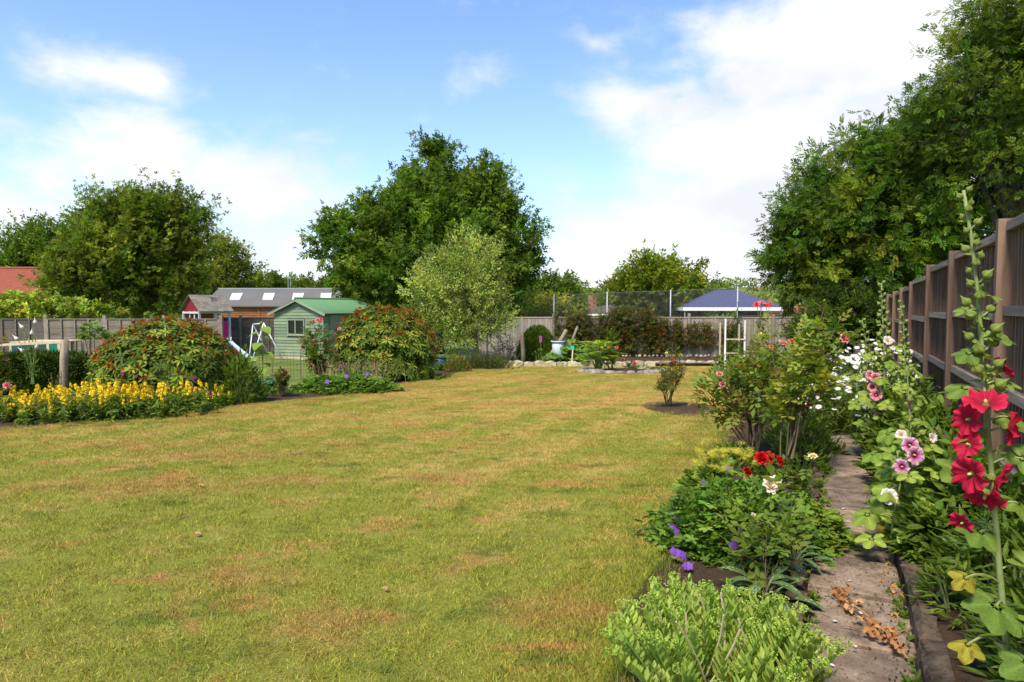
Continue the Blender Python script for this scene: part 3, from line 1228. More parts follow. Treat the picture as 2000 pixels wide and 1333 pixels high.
def shed():
    A = P(536, 699, 27.0)
    zb_ = float(gz(0, 26.3))
    A[2] = zb_
    w = nrm(np.array((.9, -.44, 0)))
    wd, ln, hw, hr = 2.6, 4.0, 1.86, 2.36
    t = thing('green_shed', 'sage green timber shed with a green corrugated roof on the neighbouring lawn', 'shed', A, None, math.atan2(w[1], w[0]))
    # local x along the gable, y into the depth
    MB().box((.02, .02, 0), (wd - .02, ln, .14)).build('plinth', M_EDGING, t)
    core = MB()
    v = [(.03, .03, .14), (wd - .03, .03, .14), (wd - .03, .03, hw), (wd / 2, .03, hr - .02), (.03, .03, hw)]
    v2 = [(x, ln - .03, z) for x, _, z in v]
    core.add(v + v2, [np.array([(0, 1, 2, 3, 4)]), np.array([(9, 8, 7, 6, 5)]), np.array([(0, 5, 6, 1), (1, 6, 7, 2), (2, 7, 8, 3), (3, 8, 9, 4), (4, 9, 5, 0)])])
    core.build('wall', M_GREENCLAD, t)
    wx0, wx1, wz0, wz1 = .78, 1.62, 1.0, 1.58
    z = .14
    h = .125
    while z < hr - .05:
        z1 = min(z + h, hr - .02)

        def span(zz):
            if zz <= hw:
                return 0.0, wd
            k = (zz - hw) / (hr - hw)
            return wd / 2 * k, wd - wd / 2 * k
        x0, x1 = span(z1) if z1 > hw else (0, wd)
        segs = [(x0, x1)]
        if z1 > wz0 and z < wz1:
            segs = [(x0, wx0 - .03), (wx1 + .03, x1)]
        for a, b in segs:
            if b - a > .08:
                mb = MB()
                mb.add([(a, .0, z), (b, .0, z), (b, .022, z1 + .01), (a, .022, z1 + .01), (a, .03, z), (b, .03, z)],
                       [np.array([(0, 1, 2, 3), (0, 4, 5, 1)]), np.array([(0, 3, 4), (1, 5, 2)])])
                mb.build('wall_board', M_GREENCLAD, t)
        if z1 <= hw:
            mb = MB()
            mb.add([(wd, 0, z), (wd, ln, z), (wd - .022, ln, z1 + .01), (wd - .022, 0, z1 + .01), (wd - .03, 0, z), (wd - .03, ln, z)],
                   [np.array([(0, 1, 2, 3), (0, 4, 5, 1)]), np.array([(0, 3, 4), (1, 5, 2)])])
            mb.build('wall_board', M_GREENCLAD, t)
        z = z1
    win = MB()
    for (a, b) in (((wx0 - .03, wz0), (wx1 + .03, wz0)), ((wx0 - .03, wz1), (wx1 + .03, wz1)), ((wx0, wz0), (wx0, wz1)), ((wx1, wz0), (wx1, wz1)),
                   (((wx0 + wx1) / 2 - .03, wz0), ((wx0 + wx1) / 2 - .03, wz1))):
        win.bar((a[0], -.012, a[1]), (b[0], -.012, b[1]), .045, .05, up=(0, -1, 0))
    wo = win.build('window', M_GREENTRIM, t)
    mid = (wx0 + wx1) / 2 - .03
    for a, b in ((wx0, mid), (mid, wx1)):
        MB().box((a + .02, .012, wz0 + .02), (b - .02, .02, wz1 - .02)).build('pane', M_GLASS, wo)
    MB().box((wx0 - .06, -.05, wz0 - .055), (wx1 + .06, .0, wz0 - .025)).build('sill', M_GREENTRIM, wo)
    # door on the long side
    dr = MB().box((wd + .002, .35, .16), (wd + .03, 1.1, 1.78)).build('door', M_GREENTRIM, t)
    MB().box((wd + .03, .42, 1.0), (wd + .06, .46, 1.12)).build('handle', M_STEEL, dr)
    # corrugated roof: two wavy sheets
    rf = None
    for sgn in (-1, 1):
        ny = 132
        yy = np.linspace(-.16, ln + .16, ny)
        ex = wd / 2 + .2
        rows_ = []
        for k in range(2):
            q = k
            x = wd / 2 + sgn * ex * q
            zz = hr + .06 - (hr - hw) / (wd / 2) * ex * q
            rows_.append(np.stack([np.full(ny, x), yy, zz + .016 * np.sin(yy * 2 * math.pi / .13)], -1))
        v = np.concatenate(rows_ + [r_ - np.array((0, 0, .012)) for r_ in rows_])
        i = np.arange(ny - 1)
        f = np.concatenate([np.stack([i, i + 1, ny + i + 1, ny + i], -1), np.stack([2 * ny + i, 3 * ny + i, 3 * ny + i + 1, 2 * ny + i + 1], -1),
                            np.stack([ny + i, ny + i + 1, 3 * ny + i + 1, 3 * ny + i], -1)])
        o = MB().add(v, f).build('roof_sheet', M_GREENROOF, t, True)
    yy = np.linspace(-.17, ln + .17, 60)
    MB().tube(np.stack([np.full(60, wd / 2), yy, np.full(60, hr + .075)], -1), .05, 6).build('ridge_cap', M_GREENROOF, t)
    for sgn in (-1, 1):
        a = (wd / 2, -.14, hr + .0)
        ex = wd / 2 + .2
        b = (wd / 2 + sgn * ex, -.14, hr - (hr - hw) / (wd / 2) * ex)
        MB().bar(a, b, .1, .03, up=(0, 1, 0)).build('barge_board', M_GREENTRIM, t)


shed()


# ------------------------------------------------------------------ playhouse
def playhouse():
    d = 28.0
    a, b = P(362, 650, d), P(447, 650, d)
    zb_ = float(gz(0, d))
    w = b[0] - a[0]
    t = thing('playhouse', 'small timber playhouse with shingled roof, pale posts and a magenta panel', 'playhouse', ((a[0] + b[0]) / 2, d, zb_), None, math.radians(55))
    ze = P(400, 608, d)[2] - zb_
    zr = P(400, 577, d)[2] - zb_
    hx, hy = w * .36, .6
    # the ridge runs along local x, the gable closes the left end
    ridge, eave = zr, ze
    for sgn in (-1, 1):
        n = 7
        for k in range(n):
            y0, y1 = sgn * (hy + .16) * (1 - k / n), sgn * (hy + .16) * (1 - (k + 1) / n)
            z0 = eave + (ridge - eave) * k / n
            z1 = eave + (ridge - eave) * (k + 1) / n + .012
            nx = 7
            for i in range(nx):
                x0 = -hx - .12 + (2 * hx + .24) * i / nx
                x1 = x0 + (2 * hx + .24) / nx - .008
                dy = rng.uniform(-.012, .012) * sgn
                mb = MB()
                v = [(x0, y0 + dy, z0), (x1, y0 + dy, z0), (x1, y1, z1), (x0, y1, z1)]
                v = v + [(x, y, z - .02) for x, y, z in v]
                mb.add(v, np.array([(0, 1, 2, 3), (7, 6, 5, 4), (0, 4, 5, 1), (1, 5, 6, 2), (2, 6, 7, 3), (3, 7, 4, 0)]))
                mb.build('shingle', M_SHINGLE, t)
    for sx in (-1, 1):
        for sy in (-1, 1):
            MB().box((sx * hx - .04, sy * hy - .04, 0), (sx * hx + .04, sy * hy + .04, eave)).build('post', M_WHITEWOOD, t)
        v = [(sx * (hx + .0), -hy, eave), (sx * hx, hy, eave), (sx * hx, 0, ridge - .05)]
        v = v + [(x - sx * .03, y, z) for x, y, z in v]
        MB().add(v, [np.array([(0, 1, 2), (5, 4, 3)]), np.array([(0, 3, 4, 1), (1, 4, 5, 2), (2, 5, 3, 0)])]).build('gable_panel', M_MAROON, t)
    MB().box((-.02, -hy - .035, 0), (.06, -hy + .035, eave)).build('post', M_WHITEWOOD, t)
    for sy in (-1, 1):
        MB().box((-hx, sy * hy - .05, eave - .09), (hx, sy * hy + .05, eave - .01)).build('beam', M_WHITEWOOD, t)
    for sx in (-1, 1):
        MB().box((sx * hx - .05, -hy, eave - .1), (sx * hx + .05, hy, eave - .02)).build('beam', M_WHITEWOOD, t)
    MB().box((-hx, hy - .03, .3), (hx, hy, eave)).build('back_wall', M_BROWNCLAD, t)
    MB().box((.1, -hy + .0, .3), (hx - .06, -hy + .03, eave - .42)).build('door_panel', M_PINK, t)
    MB().box((-hx, -hy, .22), (hx, hy, .3)).build('floor_deck', M_BROWNCLAD, t)
    for yy in (-.25, .1):
        MB().box((-hx - .01, yy, .3), (-hx + .02, yy + .06, eave)).build('stud', M_WHITEWOOD, t)


playhouse()


# ------------------------------------------------------------------ long brown outbuilding
def outbuilding():
    d = 45.0
    a, b = P(395, 600, d), P(655, 592, d)
    zb_ = float(gz(0, d))
    L = b[0] - a[0]
    t = thing('outbuilding', 'long brown boarded outbuilding with a grey roof and four pale skylights', 'building', ((a[0] + b[0]) / 2, d, zb_))
    ze, zr = P(500, 597, d)[2] - zb_, P(500, 562, d)[2] - zb_
    h, dep = L / 2, 2.6
    MB().box((-h + .1, 0, 0), (h - .15, 2 * dep, ze - .05)).build('wall', M_BROWNCLAD, t)
    for k in range(9):
        MB().add([(-h + .08, -.03, ze - .2 - k * .15), (h - .13, -.03, ze - .2 - k * .15), (h - .13, -.005, ze - .05 - k * .15), (-h + .08, -.005, ze - .05 - k * .15)],
                 np.array([(0, 1, 2, 3)])).build('wall_board', M_BROWNCLAD, t)
    MB().box((-.7, -.06, 0), (-.6, -.03, ze - .06)).build('corner_trim', M_BROWNCLAD, t)
    for sgn in (1, -1):
        mb = MB()
        y0 = dep - sgn * (dep + .25)
        q = [(-h, y0, ze - .02), (h, y0, ze - .02), (h, dep, zr), (-h, dep, zr)]
        q += [(x, y, z - .08) for x, y, z in q]
        mb.add(q, np.array([(0, 1, 2, 3), (7, 6, 5, 4), (0, 4, 5, 1), (1, 5, 6, 2), (2, 6, 7, 3), (3, 7, 4, 0)]))
        mb.build('roof', M_GREYROOF, t)
    MB().box((-h, dep - .08, zr - .02), (h, dep + .08, zr + .04)).build('ridge_cap', M_STEEL, t)
    for px in (447, 512, 571, 627):
        c_ = P(px, 581, d)[0] - t.location[0]
        q0, q1 = .33, .70
        mb = MB()

        def at(x, k, up):
            return (x, -.25 + (dep + .25) * k, ze + (zr - ze) * k + up)
        sk = .35
        v = [at(c_ - .35 + sk * .3, q0, .03), at(c_ + .45, q0, .03), at(c_ + .25, q1, .03), at(c_ - .5, q1, .03)]
        v += [(x, y, z - .05) for x, y, z in v]
        mb.add(v, np.array([(0, 1, 2, 3), (7, 6, 5, 4), (0, 4, 5, 1), (1, 5, 6, 2), (2, 6, 7, 3), (3, 7, 4, 0)]))
        mb.build('skylight', M_SKYLIGHT, t)
    q = MB().bar((h + .02, -.25, ze - .04), (h + .02, dep, zr), .05, .14).build('barge_board', M_WHITE, t)
    for sgn in (1,):
        v = [(h - .15, 0, ze - .05), (h - .15, 2 * dep, ze - .05), (h - .15, dep, zr - .1)]
        MB().add(v, np.array([(0, 1, 2)])).build('gable_wall', M_BROWNCLAD, t)


outbuilding()


# ------------------------------------------------------------------ red-roofed house far left
def house():
    d = 42.0
    zb_ = float(gz(0, d))
    x1 = P(86, 560, d)[0]
    t = thing('red_roofed_house', 'brick house with a red tiled roof at the edge beside the spreading tree', 'house', (x1 - 5, d, zb_))
    ze, zr = P(0, 580, d)[2] - zb_, P(0, 519, d)[2] - zb_
    h, dep = 5.0, 3.4
    MB().box((-h + .3, .2, 0), (h - .3, 2 * dep - .2, ze)).build('wall', M_BRICK, t)
    n = 14
    for sgn in (1, -1):
        rm = None
        for k in range(n):
            a0, a1 = k / n, (k + 1) / n
            y0 = dep - sgn * (dep + .2) * (1 - a0)
            y1 = dep - sgn * (dep + .2) * (1 - a1)
            z0, z1 = ze + (zr - ze) * a0 + .03, ze + (zr - ze) * a1
            v = [(-h, y0, z0), (h, y0, z0), (h, y1, z1), (-h, y1, z1)]
            v += [(x, y, z - .06) for x, y, z in v]
            mb = MB().add(v, np.array([(0, 1, 2, 3), (7, 6, 5, 4), (0, 4, 5, 1), (1, 5, 6, 2), (2, 6, 7, 3), (3, 7, 4, 0)]))
            mb.build('tile_course', M_TERRA, t)
    MB().tube([(-h, dep, zr + .02), (h, dep, zr + .02)], .11, 7).build('ridge', M_TERRA, t)
    MB().box((-h, -.32, ze - .1), (h, -.2, ze - .0)).build('gutter', M_WHITE, t)
    xw = P(-6, 590, d)[0] - t.location[0]
    wo = MB().box((xw - 1.0, .12, ze - 1.3), (xw + .12, .2, ze - .1)).build('window', M_WHITE, t)
    for k in range(2):
        MB().box((xw - .94 + .5 * k, .105, ze - 1.24), (xw - .5 + .5 * k, .118, ze - .16)).build('pane', M_GLASS, wo)
    for s_ in (-1, 1):
        v = [(s_ * (h - .3), .2, ze), (s_ * (h - .3), 2 * dep - .2, ze), (s_ * (h - .3), dep, zr - .1)]
        MB().add(v, np.array([(0, 1, 2)])).build('gable_wall', M_BRICK, t)
    ch = MB().box((-2.2, dep - .3, zr - .3), (-1.5, dep + .3, zr + .9)).build('chimney', M_BRICK, t)


house()


def far_house(name, label, px0, px1, eave_y, ridge_y, d, m_roof, chimney_px=None, hip=True):
    zb_ = float(gz(0, d))
    a, b = P(px0, eave_y, d), P(px1, eave_y, d)
    L = b[0] - a[0]
    t = thing(name, label, 'house', ((a[0] + b[0]) / 2, d, zb_))
    ze, zr = a[2] - zb_, P(px0, ridge_y, d)[2] - zb_
    h, dep = L / 2, 3.0
    MB().box((-h + .3, .3, 0), (h - .3, 2 * dep - .3, ze)).build('wall', M_BRICK, t)
    i = min(dep, h * .8) if hip else 0
    v = [(-h, 0, ze), (h, 0, ze), (h, 2 * dep, ze), (-h, 2 * dep, ze), (-h + i, dep, zr), (h - i, dep, zr)]
    MB().add(v, [np.array([(0, 1, 5, 4), (2, 3, 4, 5)]), np.array([(1, 2, 5), (3, 0, 4)]), np.array([(3, 2, 1, 0)])]).build('roof', m_roof, t)
    MB().box((-h, -.08, ze - .16), (h, -.0, ze - .02)).build('gutter', M_WHITE, t)
    for k in (-.5, .4):
        wo = MB().box((h * k - .6, .24, ze - 1.5), (h * k + .6, .3, ze - .4)).build('window', M_WHITE, t)
        MB().box((h * k - .52, .225, ze - 1.42), (h * k + .52, .238, ze - .48)).build('pane', M_GLASS, wo)
    if chimney_px:
        x = P(chimney_px, ridge_y, d)[0] - t.location[0]
        MB().box((x - .3, dep - .3, zr - .6), (x + .3, dep + .3, zr + .7)).build('chimney', M_BRICK, t)


far_house('bungalow', 'bungalow with a brown hipped roof peeping over the back fence', 1128, 1300, 613, 595, 48, M_DARKTILE, 1166)
far_house('low_house', 'low house with a pale red roof under the dark overhanging tree', 1565, 1640, 613, 598, 44, M_TERRA, None, False)


# ------------------------------------------------------------------ garden gazebo with a blue canopy
def gazebo():
    d = 33.0
    zb_ = float(gz(0, d))
    a, b = P(1343, 600, d), P(1532, 600, d)
    L = b[0] - a[0]
    t = thing('gazebo', 'blue canopied garden gazebo with a white trim behind the back fence', 'gazebo', ((a[0] + b[0]) / 2, d + 1.6, zb_), None, math.radians(-6))
    ze = a[2] - zb_
    zr = P(1440, 567, d + 1.6)[2] - zb_
    hx, hy, hr = L / 2, 1.7, .55
    v = [(-hx, -hy, ze), (hx, -hy, ze), (hx, hy, ze), (-hx, hy, ze), (-hr, -.05, zr), (hr, -.05, zr), (hr, .05, zr), (-hr, .05, zr)]
    v2 = [(x, y, z - .02) for x, y, z in v]
    f = np.array([(0, 1, 5, 4), (1, 2, 6, 5), (2, 3, 7, 6), (3, 0, 4, 7), (4, 5, 6, 7)])
    MB().add(v + v2, [f, (f + 8)[:, ::-1]]).build('canopy', M_CANOPY, t)
    for p, q in (((-hx, -hy), (hx, -hy)), ((hx, -hy), (hx, hy)), ((hx, hy), (-hx, hy)), ((-hx, hy), (-hx, -hy))):
        MB().bar((*p, ze - .1), (*q, ze - .1), .03, .17).build('valance', M_VALANCE, t)
    for sx in (-1, 1):
        for sy in (-1, 1):
            MB().tube([(sx * (hx - .08), sy * (hy - .08), 0), (sx * (hx - .08), sy * (hy - .08), ze - .02)], .028, 6).build('leg', M_STEEL, t)
    for x0, x1 in ((-hx + .1, -hx + .9), (hx - 1.4, hx - .1)):
        n = 12
        xs_ = np.linspace(x0, x1, n)
        y_ = hy - .12 + .04 * np.sin(np.arange(n) * 1.7)
        v = np.concatenate([np.stack([xs_, y_, np.full(n, .1)], -1), np.stack([xs_, y_, np.full(n, ze - .2)], -1)])
        i = np.arange(n - 1)
        MB().add(v, np.stack([i, i + 1, n + i + 1, n + i], -1)).build('curtain', M_DARKBLUE, t)


gazebo()


# ------------------------------------------------------------------ swing set, slide, small things on the neighbour's lawn
def swing():
    d = 26.0
    t = thing('swing_set', 'white tubular swing frame with a blue seat in front of the dark fence', 'swing', G(505, 700) * 0 + np.array((P(525, 700, d)[0], d, float(gz(0, d)))))
    c = np.array(t.location)

    def w(px, py, dd):
        return P(px, py, dd) - c
    t1, t2 = w(515, 632, d - .2), w(494, 634, d + 1.9)
    g1 = np.array((P(553, 702, d)[0], d, c[2])) - c
    g2 = w(492, 702, d - .6)
    g2[2] = 0
    g3, g4 = w(487, 695, d + 1.2), w(526, 695, d + 2.3)
    g3[2] = g4[2] = 0
    MB().tube([t1, (t1 + t2) / 2, t2], .028, 7).build('top_bar', M_TUBE, t, True)
    for top, g in ((t1, g1), (t1, g2 + np.array((.0, .0, 0))), (t2, g3), (t2, g4)):
        MB().tube([g, (top + g) / 2, top], .024, 7).build('leg', M_TUBE, t, True)
    mid = (t1 + t2) / 2
    seat_z = .62
    for k in (-.12, .12):
        MB().tube([mid + np.array((k, 0, 0)), np.array((mid[0] + k, mid[1], seat_z))], .008, 4).build('rope', M_BLUEPLASTIC, t)
    MB().box((mid[0] - .2, mid[1] - .09, seat_z - .03), (mid[0] + .2, mid[1] + .09, seat_z)).build('seat', M_BLUEPLASTIC, t)


swing()


def slide():
    d = 24.5
    t = thing('toy_slide', 'small pale blue plastic slide beside the swing frame', 'slide', (P(460, 700, d)[0], d, float(gz(0, d))))
    t.scale = (.72, .72, .72)
    n = 9
    q = np.linspace(0, 1, n)
    x = -.28 + 1.25 * q
    z = 1.05 - .95 * np.clip(q * 1.1, 0, 1) ** .9
    v = []
    for a, b in zip(x, z):
        v += [(a, -.22, b + .1), (a, -.2, b), (a, .2, b), (a, .22, b + .1)]
    f = [(4 * i + j, 4 * i + j + 1, 4 * i + j + 5, 4 * i + j + 4) for i in range(n - 1) for j in range(3)]
    me = MB().add(v, np.array(f))
    vv = np.array(v) - np.array((0, 0, .02))
    me.add(vv, np.array(f)[:, ::-1])
    me.build('chute', M_PALEPLASTIC, t, True)
    for sy in (-.2, .2):
        MB().bar((-.5, sy, 0), (-.28, sy, 1.3), .05, .05).build('ladder_side', M_PALEPLASTIC, t)
    for k in range(4):
        MB().box((-.47 + k * .05, -.2, .2 + k * .25), (-.41 + k * .05, .2, .23 + k * .25)).build('step', M_BLUEPLASTIC, t)


slide()

# wire netting along the border, on thin stakes
net = thing('wire_netting', 'low dark wire netting fence between the border and the neighbouring lawn', 'fence', (P(560, 740, 16.8)[0], 16.8, float(gz(0, 16.8))))
c = np.array(net.location)
p0, p1 = np.array((P(470, 740, 15.6)[0], 15.6)), np.array((P(640, 740, 18.2)[0], 18.2))
mb = MB()
N_ = 26
for i in range(N_ + 1):
    q = p0 + (p1 - p0) * i / N_
    g = float(gz(0, q[1]))
    mb.tube([np.array((q[0], q[1], g)) - c, np.array((q[0], q[1], g + .72)) - c], .0028, 3, cap=False)
for k in range(10):
    a, b = np.array((*p0, float(gz(0, p0[1])) + .72 * k / 9)), np.array((*p1, float(gz(0, p1[1])) + .72 * k / 9))
    mb.tube([a - c, b - c], .0028, 3, cap=False)
mb.build('mesh_wires', M_BUTT, net, False, 'stuff')
for k in (0, .33, .66, 1.0):
    q = p0 + (p1 - p0) * k
    g = float(gz(0, q[1]))
    MB().tube([np.array((q[0], q[1], g)) - c, np.array((q[0], q[1], g + .8)) - c], .012, 5).build('stake', M_RUSTIC, net)

# crumpled turquoise mesh
tq = thing('turquoise_mesh', 'crumpled piece of turquoise plastic mesh at the foot of the netting', 'mesh', G(524, 770))
mb = MB()
nx, nz_ = 12, 9
xx, zz = np.meshgrid(np.linspace(-.32, .32, nx), np.linspace(0, .33, nz_))
yy = .06 * np.sin(xx * 17) + .05 * np.sin(zz * 20 + xx * 5)
pts = np.stack([xx, yy, zz + .02 * np.sin(xx * 13)], -1)
for i in range(nx):
    mb.tube(pts[:, i], .006, 3, cap=False)
for j in range(nz_):
    mb.tube(pts[j], .006, 3, cap=False)
i = np.arange(nz_ - 1)[:, None] * nx + np.arange(nx - 1)[None]
keep = rng.random(i.shape) < .6
mb.add(pts.reshape(-1, 3), np.stack([i, i + 1, i + 1 + nx, i + nx], -1)[keep])
mb.build('mesh_sheet', M_TURQ, tq)

# rustic post and rail with green net, at the far left
pr = thing('rustic_post_rail', 'lichened wooden post with a pale top rail standing before the clipped hedge', 'fence', np.array((P(127, 760, 12.2)[0], 12.2, float(gz(0, 12.2)))))
c = np.array(pr.location)
top = P(129, 664, 12.2) - c
MB().tube([(-.03, 0, 0), (-.02, 0, .35), (0.0, 0, top[2] * .7), (top[0] * .6, 0, top[2])], [.072, .066, .07, .062], 9).build('post', M_RUSTIC, pr, True)
a = P(-60, 677, 12.8) - c
MB().bar(top + np.array((0, .02, -.04)), a, .05, .045).build('rail', M_PALE, pr)
MB().bar(a + np.array((0, 0, 0)), np.array((a[0], a[1], .0)), .06, .06, up=(0, 1, 0)).build('post', M_RUSTIC, pr)
gn = thing('green_net_cage', 'small timber cage covered in dark green netting behind the clipped hedge', 'net cage', np.array((P(72, 760, 16.5)[0], 16.5, float(gz(0, 16.5)))))
c = np.array(gn.location)
ww = (P(120, 680, 16.5)[0] - P(26, 680, 16.5)[0]) / 2
zt = P(70, 670, 16.5)[2] - c[2]
for x in (-ww, ww * .55, ww):
    for y in (0, .9):
        MB().box((x - .03, y - .03, 0), (x + .03, y + .03, zt)).build('upright', M_PALE, gn)
for x0, x1 in ((-ww, ww * .55), (ww * .55, ww)):
    n = 14
    xs_ = np.linspace(x0 + .03, x1 - .03, n)
    y_ = -.034 + .012 * np.sin(np.arange(n) * 2.1)
    v = np.concatenate([np.stack([xs_, y_, np.full(n, .05)], -1), np.stack([xs_, y_, np.full(n, zt - .02)], -1)])
    i = np.arange(n - 1)
    MB().add(v, np.stack([i, i + 1, n + i + 1, n + i], -1)).build('net_panel', M_NETGREEN if x0 > 0 else M_BUTT, gn)
MB().box((-ww, -.05, zt), (ww, .95, zt + .03)).build('top_frame', M_PALE, gn)

# television aerials on a far roof line
for px in (563, 567.5):
    t = thing('aerial', 'thin television aerial mast above the grey roof, %s of the two' % ('left' if px == 563 else 'right'), 'aerial', P(px, 566, 47.9), 'roof aerials')
    h = .95 if px == 563 else .85
    MB().tube([(0, 0, -.25), (0, 0, h)], .018, 5).build('mast', M_STEEL, t)
    MB().tube([(-.25, 0, h - .05), (.25, 0, h - .05)], .01, 4).build('boom', M_STEEL, t)

# ------------------------------------------------------------------ far end: edging blocks, stones, posts, pots
ed = thing('bed_edging', 'row of upright buff stone blocks edging the far vegetable bed', 'edging', (1.5, BACK_Y, float(gz(0, BACK_Y))))
c = np.array(ed.location)
blk = [rough_block(.36, .1, .2, 40 + k, M_EDGING, .012, 'edging_block') for k in range(5)]
x = P(958, 716, BACK_Y)[0]
i = 0
while x < 10.3:
    y = BACK_Y + .05 + .5 * max(0, (-x) / 2) + (.35 if x > 4.6 else 0)
    place('edging_block', blk[i % 5], ed, np.array((x, y + rng.uniform(-.02, .02), float(gz(0, y)) - .01)) - c, (1, rng.uniform(-.08, .08), rng.uniform(-.04, .04)), (0, 0, 1), (1, 1, rng.uniform(.8, 1.1)))
    x += .372
    i += 1


def rock_mesh(seed, m=M_ROCK):
    r = np.random.default_rng(seed)
    na, nb_ = 9, 6
    v, f = [], []
    ax = r.uniform(.8, 1.2, 3)
    bumps = [(nrm(r.normal(size=3)), r.uniform(-.25, .25)) for _ in range(7)]
    for j in range(nb_ + 1):
        th = math.pi * j / nb_
        for i_ in range(na):
            a_ = 2 * math.pi * i_ / na
            d_ = np.array((math.sin(th) * math.cos(a_), math.sin(th) * math.sin(a_), math.cos(th)))
            k = 1 + sum(h * max(0, float(d_ @ b)) ** 3 for b, h in bumps)
            v.append(d_ * k * ax)
    for j in range(nb_):
        for i_ in range(na):
            i2 = (i_ + 1) % na
            f.append((j * na + i_, (j + 1) * na + i_, (j + 1) * na + i2, j * na + i2))
    return MB().add(np.array(v), np.array(f)).mesh('stone', m)


rocks = [rock_mesh(k) for k in range(6)]
ic = G(1218, 729)
isl = thing('rockery_ring', 'ring of pale flat stones round the island flower bed on the lawn', 'rockery', ic + np.array((0, .3, 0)))
c = np.array(isl.location)
for k in range(26):
    a_ = 2 * math.pi * k / 26
    q = ic + np.array((1.28 * math.cos(a_), .3 + .62 * math.sin(a_), 0))
    q[2] = float(gz(0, q[1])) + .035
    place('stone', rocks[k % 6], isl, q - c, (-math.sin(a_) + .01, .5 * math.cos(a_), 0), (rng.uniform(-.2, .2), rng.uniform(-.2, .2), 1), np.array((.12, .19, .075)) * rng.uniform(.7, 1.2))
sheet('island_soil', [[(ic[0] + 1.26 * r * math.cos(a_), ic[1] + .3 + .6 * r * math.sin(a_)) for a_ in np.linspace(0, 2 * math.pi, 30)] for r in (.001, .35, .7, 1.0)], M_SOIL, .02,
      lift=lambda x, y: .1 * np.exp(-(((x - ic[0]) / 1.1) ** 2 + ((y - ic[1] - .3) / .55) ** 2) * 1.2))
ws = thing('white_stones', 'scattered row of small white stones along the foot of the back fence', 'stones', (5, 26.4, float(gz(0, 26.4))))
c = np.array(ws.location)
for k in range(30):
    x = P(1215 + k * 8.5 + rng.uniform(-2, 2), 704, 26.2)[0]
    q = np.array((x, 26.15 + rng.uniform(-.1, .1), float(gz(0, 26.2)) + .16))
    place('stone', rocks[k % 6], ws, q - c, sph(1)[0] * np.array((1, 1, .2)), (0, 0, 1), rng.uniform(.04, .075))

bp = thing('mottled_post', 'upright birch-like mottled post at the edge of the vegetable bed', 'post', np.array((P(1021, 716, BACK_Y + .2)[0], BACK_Y + .2, float(gz(0, BACK_Y)))))
zt = P(1021, 648, BACK_Y + .2)[2] - bp.location[2]
MB().tube([(0.02, 0, 0), (.01, 0, zt * .4), (-.02, 0, zt * .8), (-.05, 0, zt)], [.085, .075, .07, .065], 9).build('trunk', M_RUSTIC, bp, True)


def stick(name, label, cat, px0, py0, px1, py1, d, r, m, bend=0.05):
    a, b = P(px0, py0, d), P(px1, py1, d + .3)
    a[2] = max(a[2] * 0 + float(gz(0, d)) + .08, -9)
    t = thing(name, label, cat, a)
    MB().tube(curve((0, 0, 0), b - a, (bend, 0, bend), 6), np.linspace(r, r * .75, 6), 7).build('shaft', m, t, True)
    return t


stick('leaning_branch', 'thick weathered grey branch leaning against the back fence', 'branch', 1066, 700, 1106, 645, BACK_Y + .9, .09, M_RUSTIC, .08)
stick('leaning_branch', 'thinner weathered branch leaning beside the fence behind the leafy vegetables', 'branch', 1100, 692, 1128, 638, BACK_Y + 1.7, .06, M_RUSTIC, .03)
st = stick('garden_stake', 'short wooden stake with a turquoise cap in the vegetable bed', 'stake', 1117, 704, 1119, 680, BACK_Y + .2, .03, M_PALE, 0)
zt = P(1119, 676, BACK_Y + .5)[2] - st.location[2]
MB().box((-.03, .25, zt - .12), (.1, .35, zt)).build('cap', M_TURQ, st)
pt = thing('water_bucket', 'pale blue plastic tub standing behind the leafy vegetables', 'tub', np.array((P(1090, 700, BACK_Y + 1.0)[0], BACK_Y + 1.0, float(gz(0, BACK_Y + 1)) + .09)))
zt = P(1090, 666, BACK_Y + 1.0)[2] - pt.location[2]
MB().tube([(0, 0, 0), (0, 0, zt * .5), (0, 0, zt)], [.17, .2, .23], 16).build('body', M_PAILBLUE, pt, True)
MB().tube([(0, 0, zt - .05), (0, 0, zt)], [.26, .26], 16).build('rim', M_PAILBLUE, pt, True)
wb = thing('water_butt', 'dark teal plastic water butt at the foot of the orange-tipped round shrub', 'water butt', np.array((P(858, 717, 20.6)[0], 20.6, float(gz(0, 20.6)))))
zt = P(858, 699, 20.6)[2] - wb.location[2]
MB().tube([(0, 0, 0), (0, 0, zt * .5), (0, 0, zt)], [.2, .24, .22], 16).build('body', M_BUTT, wb, True)
MB().tube([(0, 0, zt), (0, 0, zt + .03)], [.24, .2], 16).build('lid', M_BUTT, wb, True)

# white trellis by the roses
tr = thing('white_trellis', 'slim white wooden trellis frame behind the large rose bush', 'trellis', np.array((P(1436, 700, 16.0)[0], 16.0, float(gz(0, 16)))))
c = np.array(tr.location)
for px, py in ((1417, 623), (1455, 626)):
    q = P(px, py, 16.0) - c
    MB().box((q[0] - .016, -.016, 0), (q[0] + .016, .016, q[2])).build('upright', M_WHITE, tr)
    MB().box((q[0] - .018, .38, 0), (q[0] + .018, .42, q[2] - .1)).build('upright', M_PALE, tr)
xa, xb = P(1417, 650, 16)[0] - c[0], P(1455, 650, 16)[0] - c[0]
for py in (663, 690):
    z = P(1436, py, 16)[2] - c[2]
    MB().box((xa, -.04, z - .015), (xb, -.023, z + .015)).build('crossbar', M_PALE, tr)
# metal stake in the rose
stick('metal_stake', 'dark metal support stake among the rose canes', 'stake', 1546, 905, 1548, 812, 6.8, .012, M_BUTT, 0)

